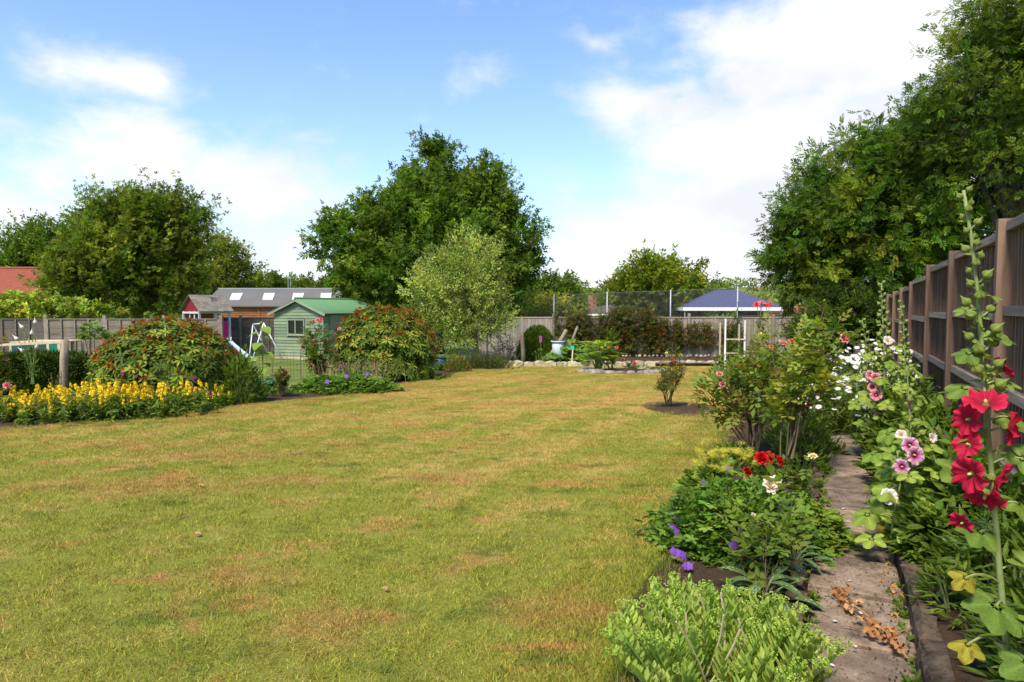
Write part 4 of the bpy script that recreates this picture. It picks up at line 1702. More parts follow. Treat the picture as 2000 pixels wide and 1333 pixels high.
# ------------------------------------------------------------------ trees
_a = np.arange(3) * 2 * math.pi / 3
STICK = (np.array([(math.cos(a), 0, math.sin(a)) for a in _a] + [(.5 * math.cos(a), 1, .5 * math.sin(a)) for a in _a]),
         np.array([(0, 1, 4, 3), (1, 2, 5, 4), (2, 0, 3, 5)]))
L2A = leaf2(.5, .14)
L2N = leaf2(.32, .1)
L2R = leaf2(.75, .12)
ASH = compound(3, leaf2(.42, .1), 1.0, .36)
PAIR = merge([(leaf2(.5, .1), rotz(-.6), (0, 0, 0)), (leaf2(.5, .1), rotz(.7), (0, .25, .05)), (leaf2(.5, .1), rotz(0) * 1.0, (0, .6, 0))])


def lobe(px, py, rx, ry, d, k=1.0, wt=None):
    """ellipsoid seen at a pixel, rx / ry in photo pixels, at distance d; depth = k x width"""
    c = P(px, py, d)
    r = np.array((rx * d / F_PX, rx * d / F_PX * k, ry * d / F_PX))
    return c, r, wt if wt is not None else rx * ry


def foliage(mb, tw, lobes, base, nclus, per, leaves, leaf, T, pal, twig=.6, up=.3, out=.7, droop=.25, cl=.32, zmin=None, shell=(.5, 1.0), jit=.18, twr=.006, flat=.5):
    w = np.array([q[2] for q in lobes], float)
    ids = rng.choice(len(lobes), nclus, p=w / w.sum())
    C = np.array([lobes[i][0] for i in ids]) - base
    R = np.array([lobes[i][1] for i in ids])
    d = sph(nclus)
    r = rng.uniform(shell[0], shell[1], (nclus, 1))
    cc = C + d * R * r
    crad = R.min(1, keepdims=True) * cl * rng.uniform(.7, 1.3, (nclus, 1))
    n = nclus * per
    k = np.repeat(np.arange(nclus), per)
    off = sph(n) * rng.random((n, 1)) ** .4
    tp = cc[k] + off * crad[k]
    if zmin is not None:
        ok = tp[:, 2] > zmin
        tp, k, off = tp[ok], k[ok], off[ok]
        n = len(tp)
    td = nrm(d[k] * out + off * .5 + sph(n) * .35 + np.array((0, 0, up)))
    tl = twig * rng.uniform(.6, 1.35, n)
    ccol = pick(pal, nclus, jit)
    tcol = ccol[k] * (1 + rng.normal(0, .08, (n, 1)))
    m = n * leaves
    j = np.repeat(np.arange(n), leaves)
    t = rng.random((m, 1))
    side = sph(m)
    lp = tp[j] + td[j] * tl[j][:, None] * t + side * .05 * twig
    ld = nrm(td[j] * .6 + side * .8 + np.array((0, 0, -droop)))
    U = nrm(np.array((0, 0, 1.0)) * flat + sph(m) * .6 + td[j] * .3)
    lc = np.clip(tcol[j] * (1 + rng.normal(0, .16, (m, 1))) * (1 + rng.normal(0, .05, (m, 3))), .003, .9)
    scatter(mb, T, lp, ld, U, leaf * rng.uniform(.65, 1.3, m), lc)
    if tw is not None:
        scatter(tw, STICK, tp, td, sph(n), np.stack([np.full(n, twr), tl, np.full(n, twr)], -1), np.tile((.06, .05, .035), (n, 1)))
    return cc


def tree(name, label, base, lobes, trunk_r, nclus, per, leaves, leaf, T, pal, bark=(.09, .075, .06), limbs=26, top=None, group=None, mat_=None, trunk_top=None, shoots=0, shoot_len=1.2, shoot_up=1.1, **kw):
    base = np.asarray(base, float)
    t = thing(name, label, 'tree', base, group)
    mb, tw = MB(), MB()
    cc = foliage(mb, tw, lobes, base, nclus, per, leaves, leaf, T, pal, **kw)
    if shoots:      # single leafy shoots standing out of the outline
        kw2 = dict(kw, twig=shoot_len, up=shoot_up, out=.5, cl=.05, shell=(.85, 1.02))
        foliage(mb, tw, lobes, base, shoots, 1, 22, leaf, T, pal, **kw2)
    ctr = np.average([q[0] for q in lobes], axis=0, weights=[q[2] for q in lobes]) - base
    tt = np.array(trunk_top) - base if trunk_top is not None else ctr + np.array((0, 0, .25 * lobes[0][1][2]))
    pts = curve((0, 0, 0), tt, (rng.uniform(-.2, .2), rng.uniform(-.2, .2), 0), 8)
    pts[0, 2] -= .1
    MB().tube(pts, np.linspace(trunk_r, trunk_r * .25, 8) * np.array([1.35, 1.05, 1, 1, 1, 1, 1, 1]), 9, bark).build('trunk', M_BARK, t, True)
    br = tw
    for i in rng.choice(len(cc), min(limbs, len(cc)), replace=False):
        h = np.clip(rng.uniform(.2, .8), 0, .9)
        k = h * 7
        a = pts[int(k)] + (pts[min(int(k) + 1, 7)] - pts[int(k)]) * (k - int(k))
        L = np.linalg.norm(cc[i] - a)
        br.tube(curve(a, cc[i], (0, 0, .08 * L), 5), np.linspace(trunk_r * .38, .012, 5), 5, bark, cap=False)
    br.build('branches', M_BARK, t)
    mb.build('crown', mat_ or M_FARLEAF, t)
    return t


def on_ground(px, d):
    q = P(px, 600, d)
    return np.array((q[0], d, float(gz(q[0], d))))


CHERRY = [(.042, .085, .017), (.068, .120, .024), (.055, .108, .020), (.095, .150, .034)]
D = 31.0
tree('cherry_tree', 'tall broad dark green cherry tree with upright leafy tips behind the round shrub', on_ground(850, D),
     [lobe(832, 335, 24, 40, D), lobe(862, 330, 14, 34, D, 1, 500), lobe(835, 400, 62, 45, D), lobe(950, 365, 26, 38, D), lobe(915, 400, 50, 40, D), lobe(965, 420, 34, 34, D), lobe(755, 425, 42, 34, D), lobe(690, 458, 50, 26, D),
      lobe(1005, 470, 42, 40, D), lobe(850, 470, 130, 70, D), lobe(720, 520, 62, 42, D), lobe(1000, 515, 36, 34, D), lobe(640, 478, 22, 22, D, 1, 900), lobe(760, 560, 95, 36, D), lobe(930, 540, 90, 50, D)],
     .34, 500, 7, 14, .165, PAIR, CHERRY, twig=.9, up=.6, out=.8, droop=.35, cl=.36, trunk_top=P(845, 330, D), shoots=420, shoot_len=1.0)

D = 23.0
tree('willow_leaved_tree', 'small pale grey-green willow-leaved tree beside the back fence', on_ground(932, D),
     [lobe(890, 560, 85, 65, D), lobe(920, 510, 50, 45, D), lobe(935, 620, 55, 50, D), lobe(845, 600, 45, 45, D), lobe(905, 640, 70, 35, D), lobe(830, 640, 40, 40, D), lobe(965, 590, 25, 30, D)],
     .13, 330, 7, 15, .105, L2N, [(.14, .20, .085), (.20, .27, .125), (.105, .16, .06), (.30, .37, .20)], bark=(.11, .095, .08), twig=.5, up=.6, out=.7, droop=0, cl=.3, trunk_top=P(905, 520, D), flat=.2)

HAW = [(.050, .086, .016), (.078, .122, .022), (.062, .104, .018), (.12, .155, .034)]
D = 29.0
tree('spreading_tree', 'large feathery spreading tree with arching twigs above the lapped panel fence', on_ground(250, D),
     [lobe(265, 500, 90, 55, D), lobe(270, 430, 62, 32, D), lobe(345, 430, 45, 34, D, 1, 1100), lobe(175, 525, 55, 30, D), lobe(215, 570, 95, 26, D), lobe(320, 565, 70, 30, D), lobe(215, 440, 34, 30, D), lobe(130, 575, 32, 20, D), lobe(330, 500, 45, 40, D, 1, 1300)],
     .26, 330, 8, 15, .125, PAIR, HAW, twig=.85, up=.3, out=.85, droop=.1, cl=.34, trunk_top=P(285, 420, D), shoots=420, shoot_len=1.5, shoot_up=.5)

D = 54.0
tree('pale_tree', 'loose pale green tree between the spreading tree and the grey roof', on_ground(430, D),
     [lobe(430, 530, 65, 55, D), lobe(425, 500, 40, 35, D), lobe(395, 570, 45, 35, D), lobe(478, 545, 28, 30, D)], .2, 190, 7, 12, .25, L2A,
     [(.095, .13, .03), (.13, .165, .04), (.075, .11, .025)], twig=.9, up=.2, cl=.3)
D = 48.0
tree('round_tree', 'rounded mid green tree behind the red roof', on_ground(85, D),
     [lobe(85, 485, 60, 45, D), lobe(60, 515, 60, 35, D), lobe(20, 530, 35, 25, D), lobe(105, 460, 30, 25, D)], .25, 190, 7, 12, .24, L2A,
     [(.05, .10, .018), (.07, .125, .024), (.045, .085, .016)], twig=.9, up=.3, cl=.3)
D = 25.0
tree('pale_shrub', 'pale green large-leaved shrub just behind the grey panel fence', on_ground(55, D),
     [lobe(55, 600, 45, 22, D), lobe(20, 605, 25, 18, D), lobe(110, 608, 55, 14, D), lobe(185, 612, 40, 10, D)], .06, 120, 6, 10, .14, L2R,
     [(.16, .22, .06), (.21, .27, .08), (.12, .17, .04)], twig=.3, up=.5, cl=.4, limbs=14)

D = 37.0
tree('yellow_green_tree', 'rounded yellow-green tree standing behind the wire mesh fence', on_ground(1285, D),
     [lobe(1285, 575, 80, 50, D), lobe(1265, 545, 50, 32, D), lobe(1325, 550, 45, 32, D), lobe(1215, 590, 45, 30, D), lobe(1345, 585, 35, 30, D)],
     .2, 260, 7, 13, .22, L2A, [(.075, .115, .016), (.11, .15, .02), (.055, .09, .014), (.15, .18, .03)], twig=.8, up=.3, cl=.3)
D = 47.0
tree('bushy_tree', 'dark rounded tree beyond the wire mesh beside the cherry tree', on_ground(1085, D),
     [lobe(1085, 575, 34, 26, D), lobe(1060, 590, 35, 22, D), lobe(1110, 595, 25, 20, D)], .2, 130, 7, 11, .24, L2A, [(.05, .088, .018), (.07, .11, .02)], twig=.8, cl=.3)
for px, py, rx, ry, D, lab in ((1020, 605, 40, 24, 38, 'low dark green bush behind the grey boards beside the cherry tree'),
                               (1075, 612, 42, 16, 36, 'low yellowish bush behind the wire mesh'),
                               (1150, 600, 28, 18, 70, 'small olive tree beyond the brown bungalow roof'),
                               (1205, 605, 30, 22, 60, 'mid green tree to the rear of the bungalow'),
                               (1385, 585, 40, 25, 60, 'dark tree beyond the blue gazebo canopy'),
                               (570, 560, 50, 18, 75, 'round dark tree behind the grey roof with skylights'),
                               (520, 560, 35, 20, 65, 'bushy tree at the end of the grey roof beside the pale tree'),
                               (640, 575, 28, 20, 60, 'small tree between the grey roof and the cherry tree')):
    tree('background_tree', lab, on_ground(px, D), [lobe(px, py, rx, ry, D), lobe(px - rx * .5, py + 8, rx * .6, ry * .7, D), lobe(px + rx * .5, py + 6, rx * .6, ry * .7, D)], .18,
         80, 6, 11, .3 if D > 50 else .2, L2A, [(.05, .085, .016), (.075, .115, .02)] if 'yellow' not in lab else [(.13, .15, .03), (.16, .18, .04)], twig=.7, cl=.34, group='trees behind the gardens', limbs=8)

# the big trees overhanging the right-hand fence
ASHC = [(.036, .082, .016), (.054, .105, .020), (.046, .096, .018), (.095, .140, .025)]
D = 21.0
tree('ash_tree', 'large dark ash-like tree overhanging the far part of the right-hand fence', on_ground(1745, D),
     [lobe(1715, 440, 140, 90, D), lobe(1610, 430, 66, 58, D), lobe(1665, 340, 66, 42, D), lobe(1775, 315, 95, 62, D), lobe(1580, 510, 60, 42, D), lobe(1690, 540, 130, 48, D),
      lobe(1835, 460, 100, 90, D), lobe(1610, 572, 70, 26, D), lobe(1840, 265, 60, 58, D), lobe(1552, 475, 34, 34, D)],
     .36, 500, 8, 7, .28, ASH, ASHC, bark=(.07, .06, .05), twig=.75, up=.25, out=.7, droop=.35, cl=.26, trunk_top=P(1740, 300, D), limbs=40, shoots=260, shoot_len=.9, shoot_up=.6)
D = 18.5
tree('fine_leaved_tree', 'taller loose-crowned tree at the right edge rising out of the picture', on_ground(1985, D),
     [lobe(1960, 160, 110, 110, D), lobe(1990, 30, 90, 90, D), lobe(1900, 240, 90, 75, D), lobe(2040, 260, 110, 140, D), lobe(1960, 330, 110, 70, D), lobe(2080, 60, 110, 120, D), lobe(1950, 90, 60, 60, D)],
     .3, 330, 7, 7, .24, ASH, [(.04, .082, .019), (.06, .105, .022), (.085, .13, .028)], bark=(.07, .06, .05), twig=.7, up=.3, out=.7, droop=.3, cl=.24, trunk_top=P(1985, 120, D), limbs=40, shoots=200, shoot_len=.9, shoot_up=.6)
D = 19.5
tree('dark_shrub', 'dense dark shrub under the ash tree at the corner of the fences', on_ground(1660, D),
     [lobe(1660, 630, 75, 42, D), lobe(1600, 650, 50, 38, D), lobe(1720, 630, 50, 42, D), lobe(1690, 600, 60, 25, D), lobe(1640, 600, 40, 25, D)], .1, 250, 7, 12, .11, L2A,
     [(.030, .062, .013), (.045, .082, .016), (.025, .05, .011)], twig=.4, up=.2, cl=.3)


# ------------------------------------------------------------------ wooded hills
def hill_h(x, y):
    h = 27 * np.exp(-((y - 760) / 230.0) ** 2) * (1 + .12 * np.sin(x / 90.0) + .1 * np.sin(x / 41.0 + 1))
    return h


sheet('hill', [[(x, y) for x in np.linspace(-1100, 1100, 60)] for y in np.linspace(330, 1100, 24)], M_MEADOW, .4, lift=hill_h)
n = 1500
x = rng.uniform(-700, 700, n)
y = np.concatenate([rng.uniform(150, 330, 350), rng.uniform(350, 800, n - 350)])
x = x * (y / 800 + .08)
h = rng.uniform(7, 12, n)
r = h * rng.uniform(.42, .62, n)
g = gz(x, y) + np.where(y > 330, hill_h(x, y), 0)
k = np.repeat(np.arange(n), 46)
d = sph(len(k))
d[:, 1] = -np.abs(d[:, 1]) * np.sign(rng.random(len(k)) - .2)
c = np.stack([x, y, g + h * .55], -1)
pos = c[k] + d * np.stack([r, r, h * .5], -1)[k] * rng.uniform(.8, 1.05, (len(k), 1))
col = pick([(.055, .088, .024), (.08, .12, .032), (.05, .078, .026), (.10, .135, .04)], n, .2)[k] * (1 + rng.normal(0, .15, (len(k), 1)))
mb = MB()
scatter(mb, L2R, pos, nrm(d + sph(len(k)) * .9), nrm(d + sph(len(k)) * .4), (r * .42)[k] * rng.uniform(.6, 1.4, len(k)), np.clip(col, .005, .5))
o = mb.build('woodland', M_FARLEAF, None, False, 'stuff')
tag(o, 'far wooded hillside beyond the gardens', 'woodland')

# ------------------------------------------------------------------ shrubs and border plants
OV3 = oval(.42, 3, .1, .18)
OV4 = oval(.5, 4, .12, .2)
OVW = oval(.72, 3, .1, .15, .5)
LANCE = oval(.22, 3, .12, .2, .4)
ROSELEAF = compound(2, oval(.62, 2, .08, .08), 1.05, .36)
GERLEAF = palmate(5, .55, 2, 4, .06, .05, .25, .25, 3)
GERLEAF2 = palmate(7, .4, 2, 4, .1, .06, .3, .25, 8)
RHODO = oval(.3, 3, .14, .16, .55)


def dome(n, r, lo=.0, bias=1.0):
    """points and normals on an upper half ellipsoid"""
    d = sph(n * 3)
    d = d[d[:, 2] > lo][:n]
    p = d * r
    nn = nrm(d / np.asarray(r))
    return p, nn


def rhododendron(label, base, r, n, tips, seed_shift=0.0, lumps=6, h0=.0):
    t = thing('rhododendron', label, 'shrub', base)
    r = np.array(r, float)
    lump_d = sph(lumps * 4)
    mb, tp = MB(), MB()
    for layer, (k, m) in enumerate(((1.0, n), (.84, int(n * .7)), (.66, int(n * .4)))):
        d = sph(m * 3)
        d = d[d[:, 2] > -.32][:m]
        m = len(d)
        bulge = 1 + .13 * (np.max(d @ lump_d.T, axis=1) - .75) * 2 + rng.normal(0, .035, m)
        e_ = tips.get('e', 2.35)
        sq = (np.hypot(d[:, 0], d[:, 1]) ** e_ + np.abs(d[:, 2]) ** e_) ** (-1 / e_)
        p = d * sq[:, None] * r * k * bulge[:, None]
        p[:, 2] += h0 + r[2] * .3
        p[:, 2] = np.maximum(p[:, 2], .1)
        nn = nrm(d / r + np.array((0, 0, .35)))
        q = 8
        j = np.repeat(np.arange(m), q)
        a = np.tile(np.arange(q) * 2 * math.pi / q, m) + rng.uniform(0, 6, m)[j] + rng.normal(0, .15, m * q)
        ref = nrm(np.cross(nn, sph(m)))
        bi = np.cross(nn, ref)
        rad = np.cos(a)[:, None] * ref[j] + np.sin(a)[:, None] * bi[j]
        lift = rng.uniform(-.15, .55, (m * q, 1))
        ld = nrm(rad + nn[j] * lift)
        col = pick([(.050, .084, .018), (.076, .116, .024), (.108, .150, .032), (.060, .096, .020)], m, .15)[j] * (1 + rng.normal(0, .12, (m * q, 1)))
        young = (rng.random(m) < .16)[j]
        col[young] = col[young] * .35 + np.array((.21, .25, .065)) * .8
        scatter(mb, RHODO, p[j] + rad * .012, ld, nn[j] + sph(m * q) * .15, rng.uniform(.105, .165, m * q) * tips['s'], np.clip(col, .01, .6))
        if layer == 0:
            # rusty young shoots and seed heads in the middle of many whorls
            sel = np.where((rng.random(m) < tips['p'] * np.clip(.3 + .8 * d[:, 2] + .75 * np.sin(d[:, 0] * 7 + 1 + 3 * d[:, 2]) * np.sin(d[:, 1] * 5 + 4 * d[:, 2]), .02, 1.4)))[0]
            j2 = np.repeat(sel, 9)
            dd = nrm(nn[j2] + sph(len(j2)) * .75)
            scatter(tp, oval(.3, 2, .1, .1), p[j2] + nn[j2] * .02, dd, sph(len(j2)), rng.uniform(.06, .11, len(j2)) * tips['s'],
                    np.repeat(pick([(.25, .058, .014), (.18, .058, .024), (.31, .10, .024), (.16, .07, .03)], len(sel), .2), 9, 0))
    st = MB()
    for i in range(14):
        e = sph(1)[0] * r * .7
        e[2] = abs(e[2]) + r[2] * .4
        st.tube(curve((rng.uniform(-.1, .1), rng.uniform(-.1, .1), 0), e, (0, 0, -.1), 5), np.linspace(.03, .01, 5), 5, (.08, .06, .045))
    st.build('stems', M_BARK, t)
    mb.build('foliage', M_GLOSSY, t, False, 'stuff')
    tp.build('young_shoots', M_LEAF, t, False, 'stuff')
    return t


c1 = on_ground(326, 12.7)
rh1 = rhododendron('big domed rhododendron with rusty orange shoot tips behind the yellow flowers', c1, (1.24, 1.15, 1.04), 760, dict(p=.6, s=1.0, e=2.0), h0=.1)
c2 = on_ground(750, 17.4)
rh2 = rhododendron('big domed rhododendron with rusty shoot tips beside the green shed', c2, (1.2, 1.15, 1.34), 700, dict(p=.75, s=1.05), h0=.1)

purple = nrm
# a few leftover purple trusses on the first one
TR5 = daisy(5, .8)
for k, (px, py) in enumerate(((240, 731), (270, 736), (380, 741), (377, 760), (408, 771))):
    q = P(px, py, 11.4) - c1
    mb = MB()
    d = sph(14)
    d[:, 2] = np.abs(d[:, 2])
    d[:, 1] -= .5
    scatter(mb, TR5, d * .03, nrm(np.cross(d, sph(14))), d, .026, pick([(.26, .02, .16), (.20, .015, .14)], 14))
    o = mb.build('flower_truss', M_PETAL, rh1)
    o.location = q


# yellow loosestrife --------------------------------------------------------------
def spike_mesh(seed):
    mb = MB()
    r = np.random.default_rng(seed)
    n = 34
    z = r.uniform(0, 1, n) ** .9
    a = r.uniform(0, 2 * math.pi, n)
    rad = .05 * (1 - .65 * z) + .008
    d = np.stack([np.cos(a), np.sin(a), r.uniform(.0, .8, n)], -1)
    p = np.stack([np.cos(a) * rad, np.sin(a) * rad, z * .24], -1)
    scatter(mb, daisy(5, .7, .1, rows=2), p, nrm(np.cross(d, sph(n))), nrm(d), .023, pick([(.80, .56, .018), (.75, .49, .014), (.82, .63, .04)], n, .1))
    return mb.mesh('flower_spike', M_SPIKE)


SPIKES = [spike_mesh(k) for k in range(4)]


def loosestrife(label, pxs, d0, d1, h, nst, nsp, group):
    a, b = P(pxs[0], 800, d0), P(pxs[1], 800, d1)
    base = (a + b) / 2
    base[2] = float(gz(0, base[1]))
    t = thing('yellow_loosestrife', label, 'flowers', base, group)
    mb, st = MB(), MB()
    u = rng.random(nst)
    p = a + (b - a) * u[:, None] + rng.normal(0, 1, (nst, 3)) * np.array((.05, .36, 0))
    p[:, 2] = gz(0, p[:, 1])
    p -= base
    hh = h(u) * rng.uniform(.68, 1.25, nst) * np.where(rng.random(nst) < .3, .7, 1)
    tip = p + np.stack([rng.normal(0, .06, nst), rng.normal(-.02, .06, nst), hh], -1)
    scatter(st, STICK, p, tip - p, sph(nst), np.stack([np.full(nst, .005), np.linalg.norm(tip - p, axis=1), np.full(nst, .005)], -1), np.tile((.10, .13, .04), (nst, 1)))
    k = np.repeat(np.arange(nst), 20)
    q = rng.uniform(.05, .95, len(k))[:, None]
    d = nrm(np.stack([rng.normal(size=len(k)), rng.normal(size=len(k)), rng.uniform(-.3, .5, len(k))], -1))
    scatter(mb, LANCE if False else oval(.36, 3, .1, .25), p[k] + (tip - p)[k] * q, d, np.tile((0, 0, 1.0), (len(k), 1)) + sph(len(k)) * .3, rng.uniform(.06, .11, len(k)),
            pick([(.065, .115, .024), (.10, .16, .036), (.13, .19, .048)], len(k), .15))
    st.build('stems', M_CANE, t, False, 'stuff')
    mb.build('foliage', M_LEAF, t, False, 'stuff')
    for i in rng.choice(nst, nsp, replace=False, p=hh ** 3 / (hh ** 3).sum()):
        place('flower_spike', SPIKES[i % 4], t, tip[i] - np.array((0, 0, .08)), (rng.normal(), rng.normal(), .0), (rng.normal(0, .2), rng.normal(0, .2), 1), rng.uniform(.45, 1.05))


loosestrife('low stretch of yellow flower spikes in front of the dark clipped hedge', (-30, 118), 10.55, 10.3, lambda u: .25 + .06 * u, 150, 44, 'yellow loosestrife')
loosestrife('tallest thick bank of yellow flower spikes around the lichened post', (112, 262), 10.25, 10.4, lambda u: .38 - .0 * u, 170, 60, 'yellow loosestrife')
loosestrife('bank of yellow flower spikes under the big left rhododendron', (255, 425), 10.6, 11.2, lambda u: .38 - .08 * u, 150, 40, 'yellow loosestrife')


# generic leafy plant -------------------------------------------------------------
def leafy_plant(name, label, cat, base, r, n, leaf, T, pal, mat_=None, h0=0.0, up=.3, group=None, inner=.55, lie=.6, jit=.16, part='foliage'):
    t = thing(name, label, cat, base, group)
    r = np.array(r, float)
    mb = MB()
    d = sph(n * 2)
    d = d[d[:, 2] > -.15][:n]
    n = len(d)
    k = rng.uniform(inner, 1.0, (n, 1)) ** .7
    lump = 1 + .1 * np.sin(d[:, :1] * 7 + d[:, 1:2] * 5) + rng.normal(0, .05, (n, 1))
    p = d * r * k * lump
    p[:, 2] = np.abs(p[:, 2]) + h0 + .02
    h = d * np.array((1, 1, .2))
    ld = nrm(h + sph(n) * .6 + np.array((0, 0, up)))
    U = nrm(np.array((0, 0, 1.0)) * lie + d * .6 + sph(n) * .35)
    scatter(mb, T, p, ld, U, leaf * rng.uniform(.6, 1.25, n), pick(pal, n, jit))
    mb.build(part, mat_ or M_LEAF, t, False, 'stuff')
    st = MB()
    m = max(8, n // 40)
    for i in rng.choice(n, min(m, n), replace=False):
        b0 = p[i] * np.array((.3, .3, 0))
        st.tube(curve(b0, p[i], (0, 0, r[2] * .1), 4), .004 + .004 * r[2], 4, (.10, .12, .04), cap=False)
    st.build('stems', M_CANE, t, False, 'stuff')
    return t


GREENS = [(.055, .098, .022), (.08, .13, .03), (.10, .155, .035)]
DARKG = [(.030, .062, .014), (.045, .085, .018), (.06, .10, .022)]

# clipped conifer hedge
def hedge():
    a, b = P(-140, 740, 13.9), P(200, 740, 14.3)
    base = (a + b) / 2
    base[2] = float(gz(0, base[1]))
    t = thing('clipped_hedge', 'low clipped dark conifer hedge behind the yellow flowers', 'hedge', base)
    L = b[0] - a[0]
    top = P(80, 700, 14.0)[2] - base[2]
    n = 15000
    f = rng.random(n)
    x = rng.uniform(-L / 2, L / 2, n)
    y = np.where(f < .6, -.5 + np.abs(rng.normal(0, .07, n)), rng.uniform(-.5, .5, n))
    z = np.where(f < .6, rng.uniform(.03, top, n), top - np.abs(rng.normal(0, .06, n)))
    z += .04 * np.sin(x * 3.3) + .03 * np.sin(x * 7.7)
    y += .05 * np.sin(x * 5 + z * 4)
    d = nrm(np.stack([rng.normal(.25, .6, n), rng.normal(-.45, .4, n), rng.normal(.35, .45, n)], -1))
    mb = MB()
    scatter(mb, merge([(leaf2(.22, .05), rotz(q), (0, .1 * i, 0)) for i, q in enumerate((-.6, .6, 0))]), np.stack([x, y, z], -1), d, sph(n), rng.uniform(.09, .17, n),
            pick([(.022, .045, .014), (.035, .062, .017), (.055, .085, .024)], n, .2))
    mb.build('foliage', M_NEEDLE, t, False, 'stuff')
    core = MB().box((-L / 2, -.34, 0), (L / 2, .36, top - .12), (.012, .02, .008))  # solid near-black box filling the inside of the hedge
    core.build('dark_core', M_BARK, t)


hedge()

# tall soft green plant right of the first rhododendron, sunflower, yellow flower
leafy_plant('leafy_perennial', 'feathery bright green perennial at the right flank of the left rhododendron', 'plant', on_ground(468, 12.3), (.36, .35, .88), 1300, .13, LANCE, [(.07, .115, .024), (.10, .155, .035), (.05, .09, .02)], up=.9)
leafy_plant('low_weeds', 'low green weeds at the lawn edge below the sunflower', 'plant', on_ground(520, 13.6), (.55, .3, .2), 500, .08, OV3, GREENS)

SUNLEAF = MB()
tv, tf = oval(.8, 5, .08, .35, .38)
SUNLEAF.add(tv, tf, (.13, .21, .06))
SUNLEAF = SUNLEAF.mesh('leaf', M_BIGLEAF, True)
BUDM = MB()
tv, tf = bud(8, .4)
BUDM.add(tv, tf, (.16, .22, .07))
BUDM = BUDM.mesh('bud', M_LEAF, True)


def sunflower():
    d = 13.6
    b = on_ground(507, d)
    t = thing('sunflower_plant', 'tall single-stemmed sunflower plant in bud beside the left rhododendron', 'plant', b)
    top = P(510, 634, d) - b
    pts = curve((0, 0, 0), top, (.03, 0, 0), 8)
    MB().tube(pts, np.linspace(.018, .01, 8), 6, (.17, .21, .07)).build('stem', M_CANE, t, True)
    for i in range(11):
        q = pts[1] + (pts[7] - pts[1]) * (i + 1.2) / 12
        a = i * 2.4 + .4
        dr = np.array((math.cos(a), math.sin(a), .25))
        MB().tube(curve(q, q + dr * .07, (0, 0, .01), 3), .004, 4, (.15, .2, .07)).build('leaf_stalk', M_CANE, t)
        place('leaf', SUNLEAF, t, q + dr * .07, dr * np.array((1, 1, -.6)), (0, -.3, 1), rng.uniform(.2, .3))
    place('bud', BUDM, t, top, (.2, -.3, 1), (1, 0, 0), .035)


sunflower()


# ------------------------------------------------------------------ roses
ROSES = [rose_bloom(k, 1.0) for k in range(3)]


def bloom_mesh(col, seed, edge=None):
    tv, tf = ROSES[seed % 3]
    c = np.tile(np.asarray(col, float), (len(tv), 1))
    if edge is not None:
        k = np.clip(np.hypot(tv[:, 0], tv[:, 1]), 0, 1)[:, None]
        c = c * (1 - k) + np.asarray(edge) * k
    return MB().add(tv, tf, c).mesh('bloom', M_PETAL, True)


BL = dict(pink=[bloom_mesh((.72, .16, .17), k, (.82, .40, .40)) for k in range(3)], coral=[bloom_mesh((.72, .07, .09), k, (.80, .16, .18)) for k in range(3)],
          red=[bloom_mesh((.42, .004, .006), k, (.55, .012, .012)) for k in range(3)], white=[bloom_mesh((.70, .58, .36), k, (.85, .80, .66)) for k in range(3)],
          yellow=[bloom_mesh((.80, .50, .06), k, (.85, .64, .20)) for k in range(3)], cream=[bloom_mesh((.80, .62, .26), k, (.84, .72, .42)) for k in range(3)],
          orange=[bloom_mesh((.80, .22, .03), k, (.82, .34, .06)) for k in range(3)], dpink=[bloom_mesh((.55, .03, .12), k, (.62, .08, .2)) for k in range(3)])
SEP = merge([(oval(.35, 2, .05, .1), rotz(2 * math.pi * i / 5), (0, 0, 0)) for i in range(5)])
CALYX = MB()
scatter(CALYX, SEP, np.zeros((1, 3)), np.array([(0, 1.0, 0)]), np.array([(0, 0, 1.0)]), .8, np.array([(.09, .14, .04)]))
CALYX.tube([(0, 0, -.35), (0, 0, -.1), (0, 0, .03)], [.1, .24, .2], 7, (.09, .14, .04))
CALYX = CALYX.mesh('calyx', M_LEAF)


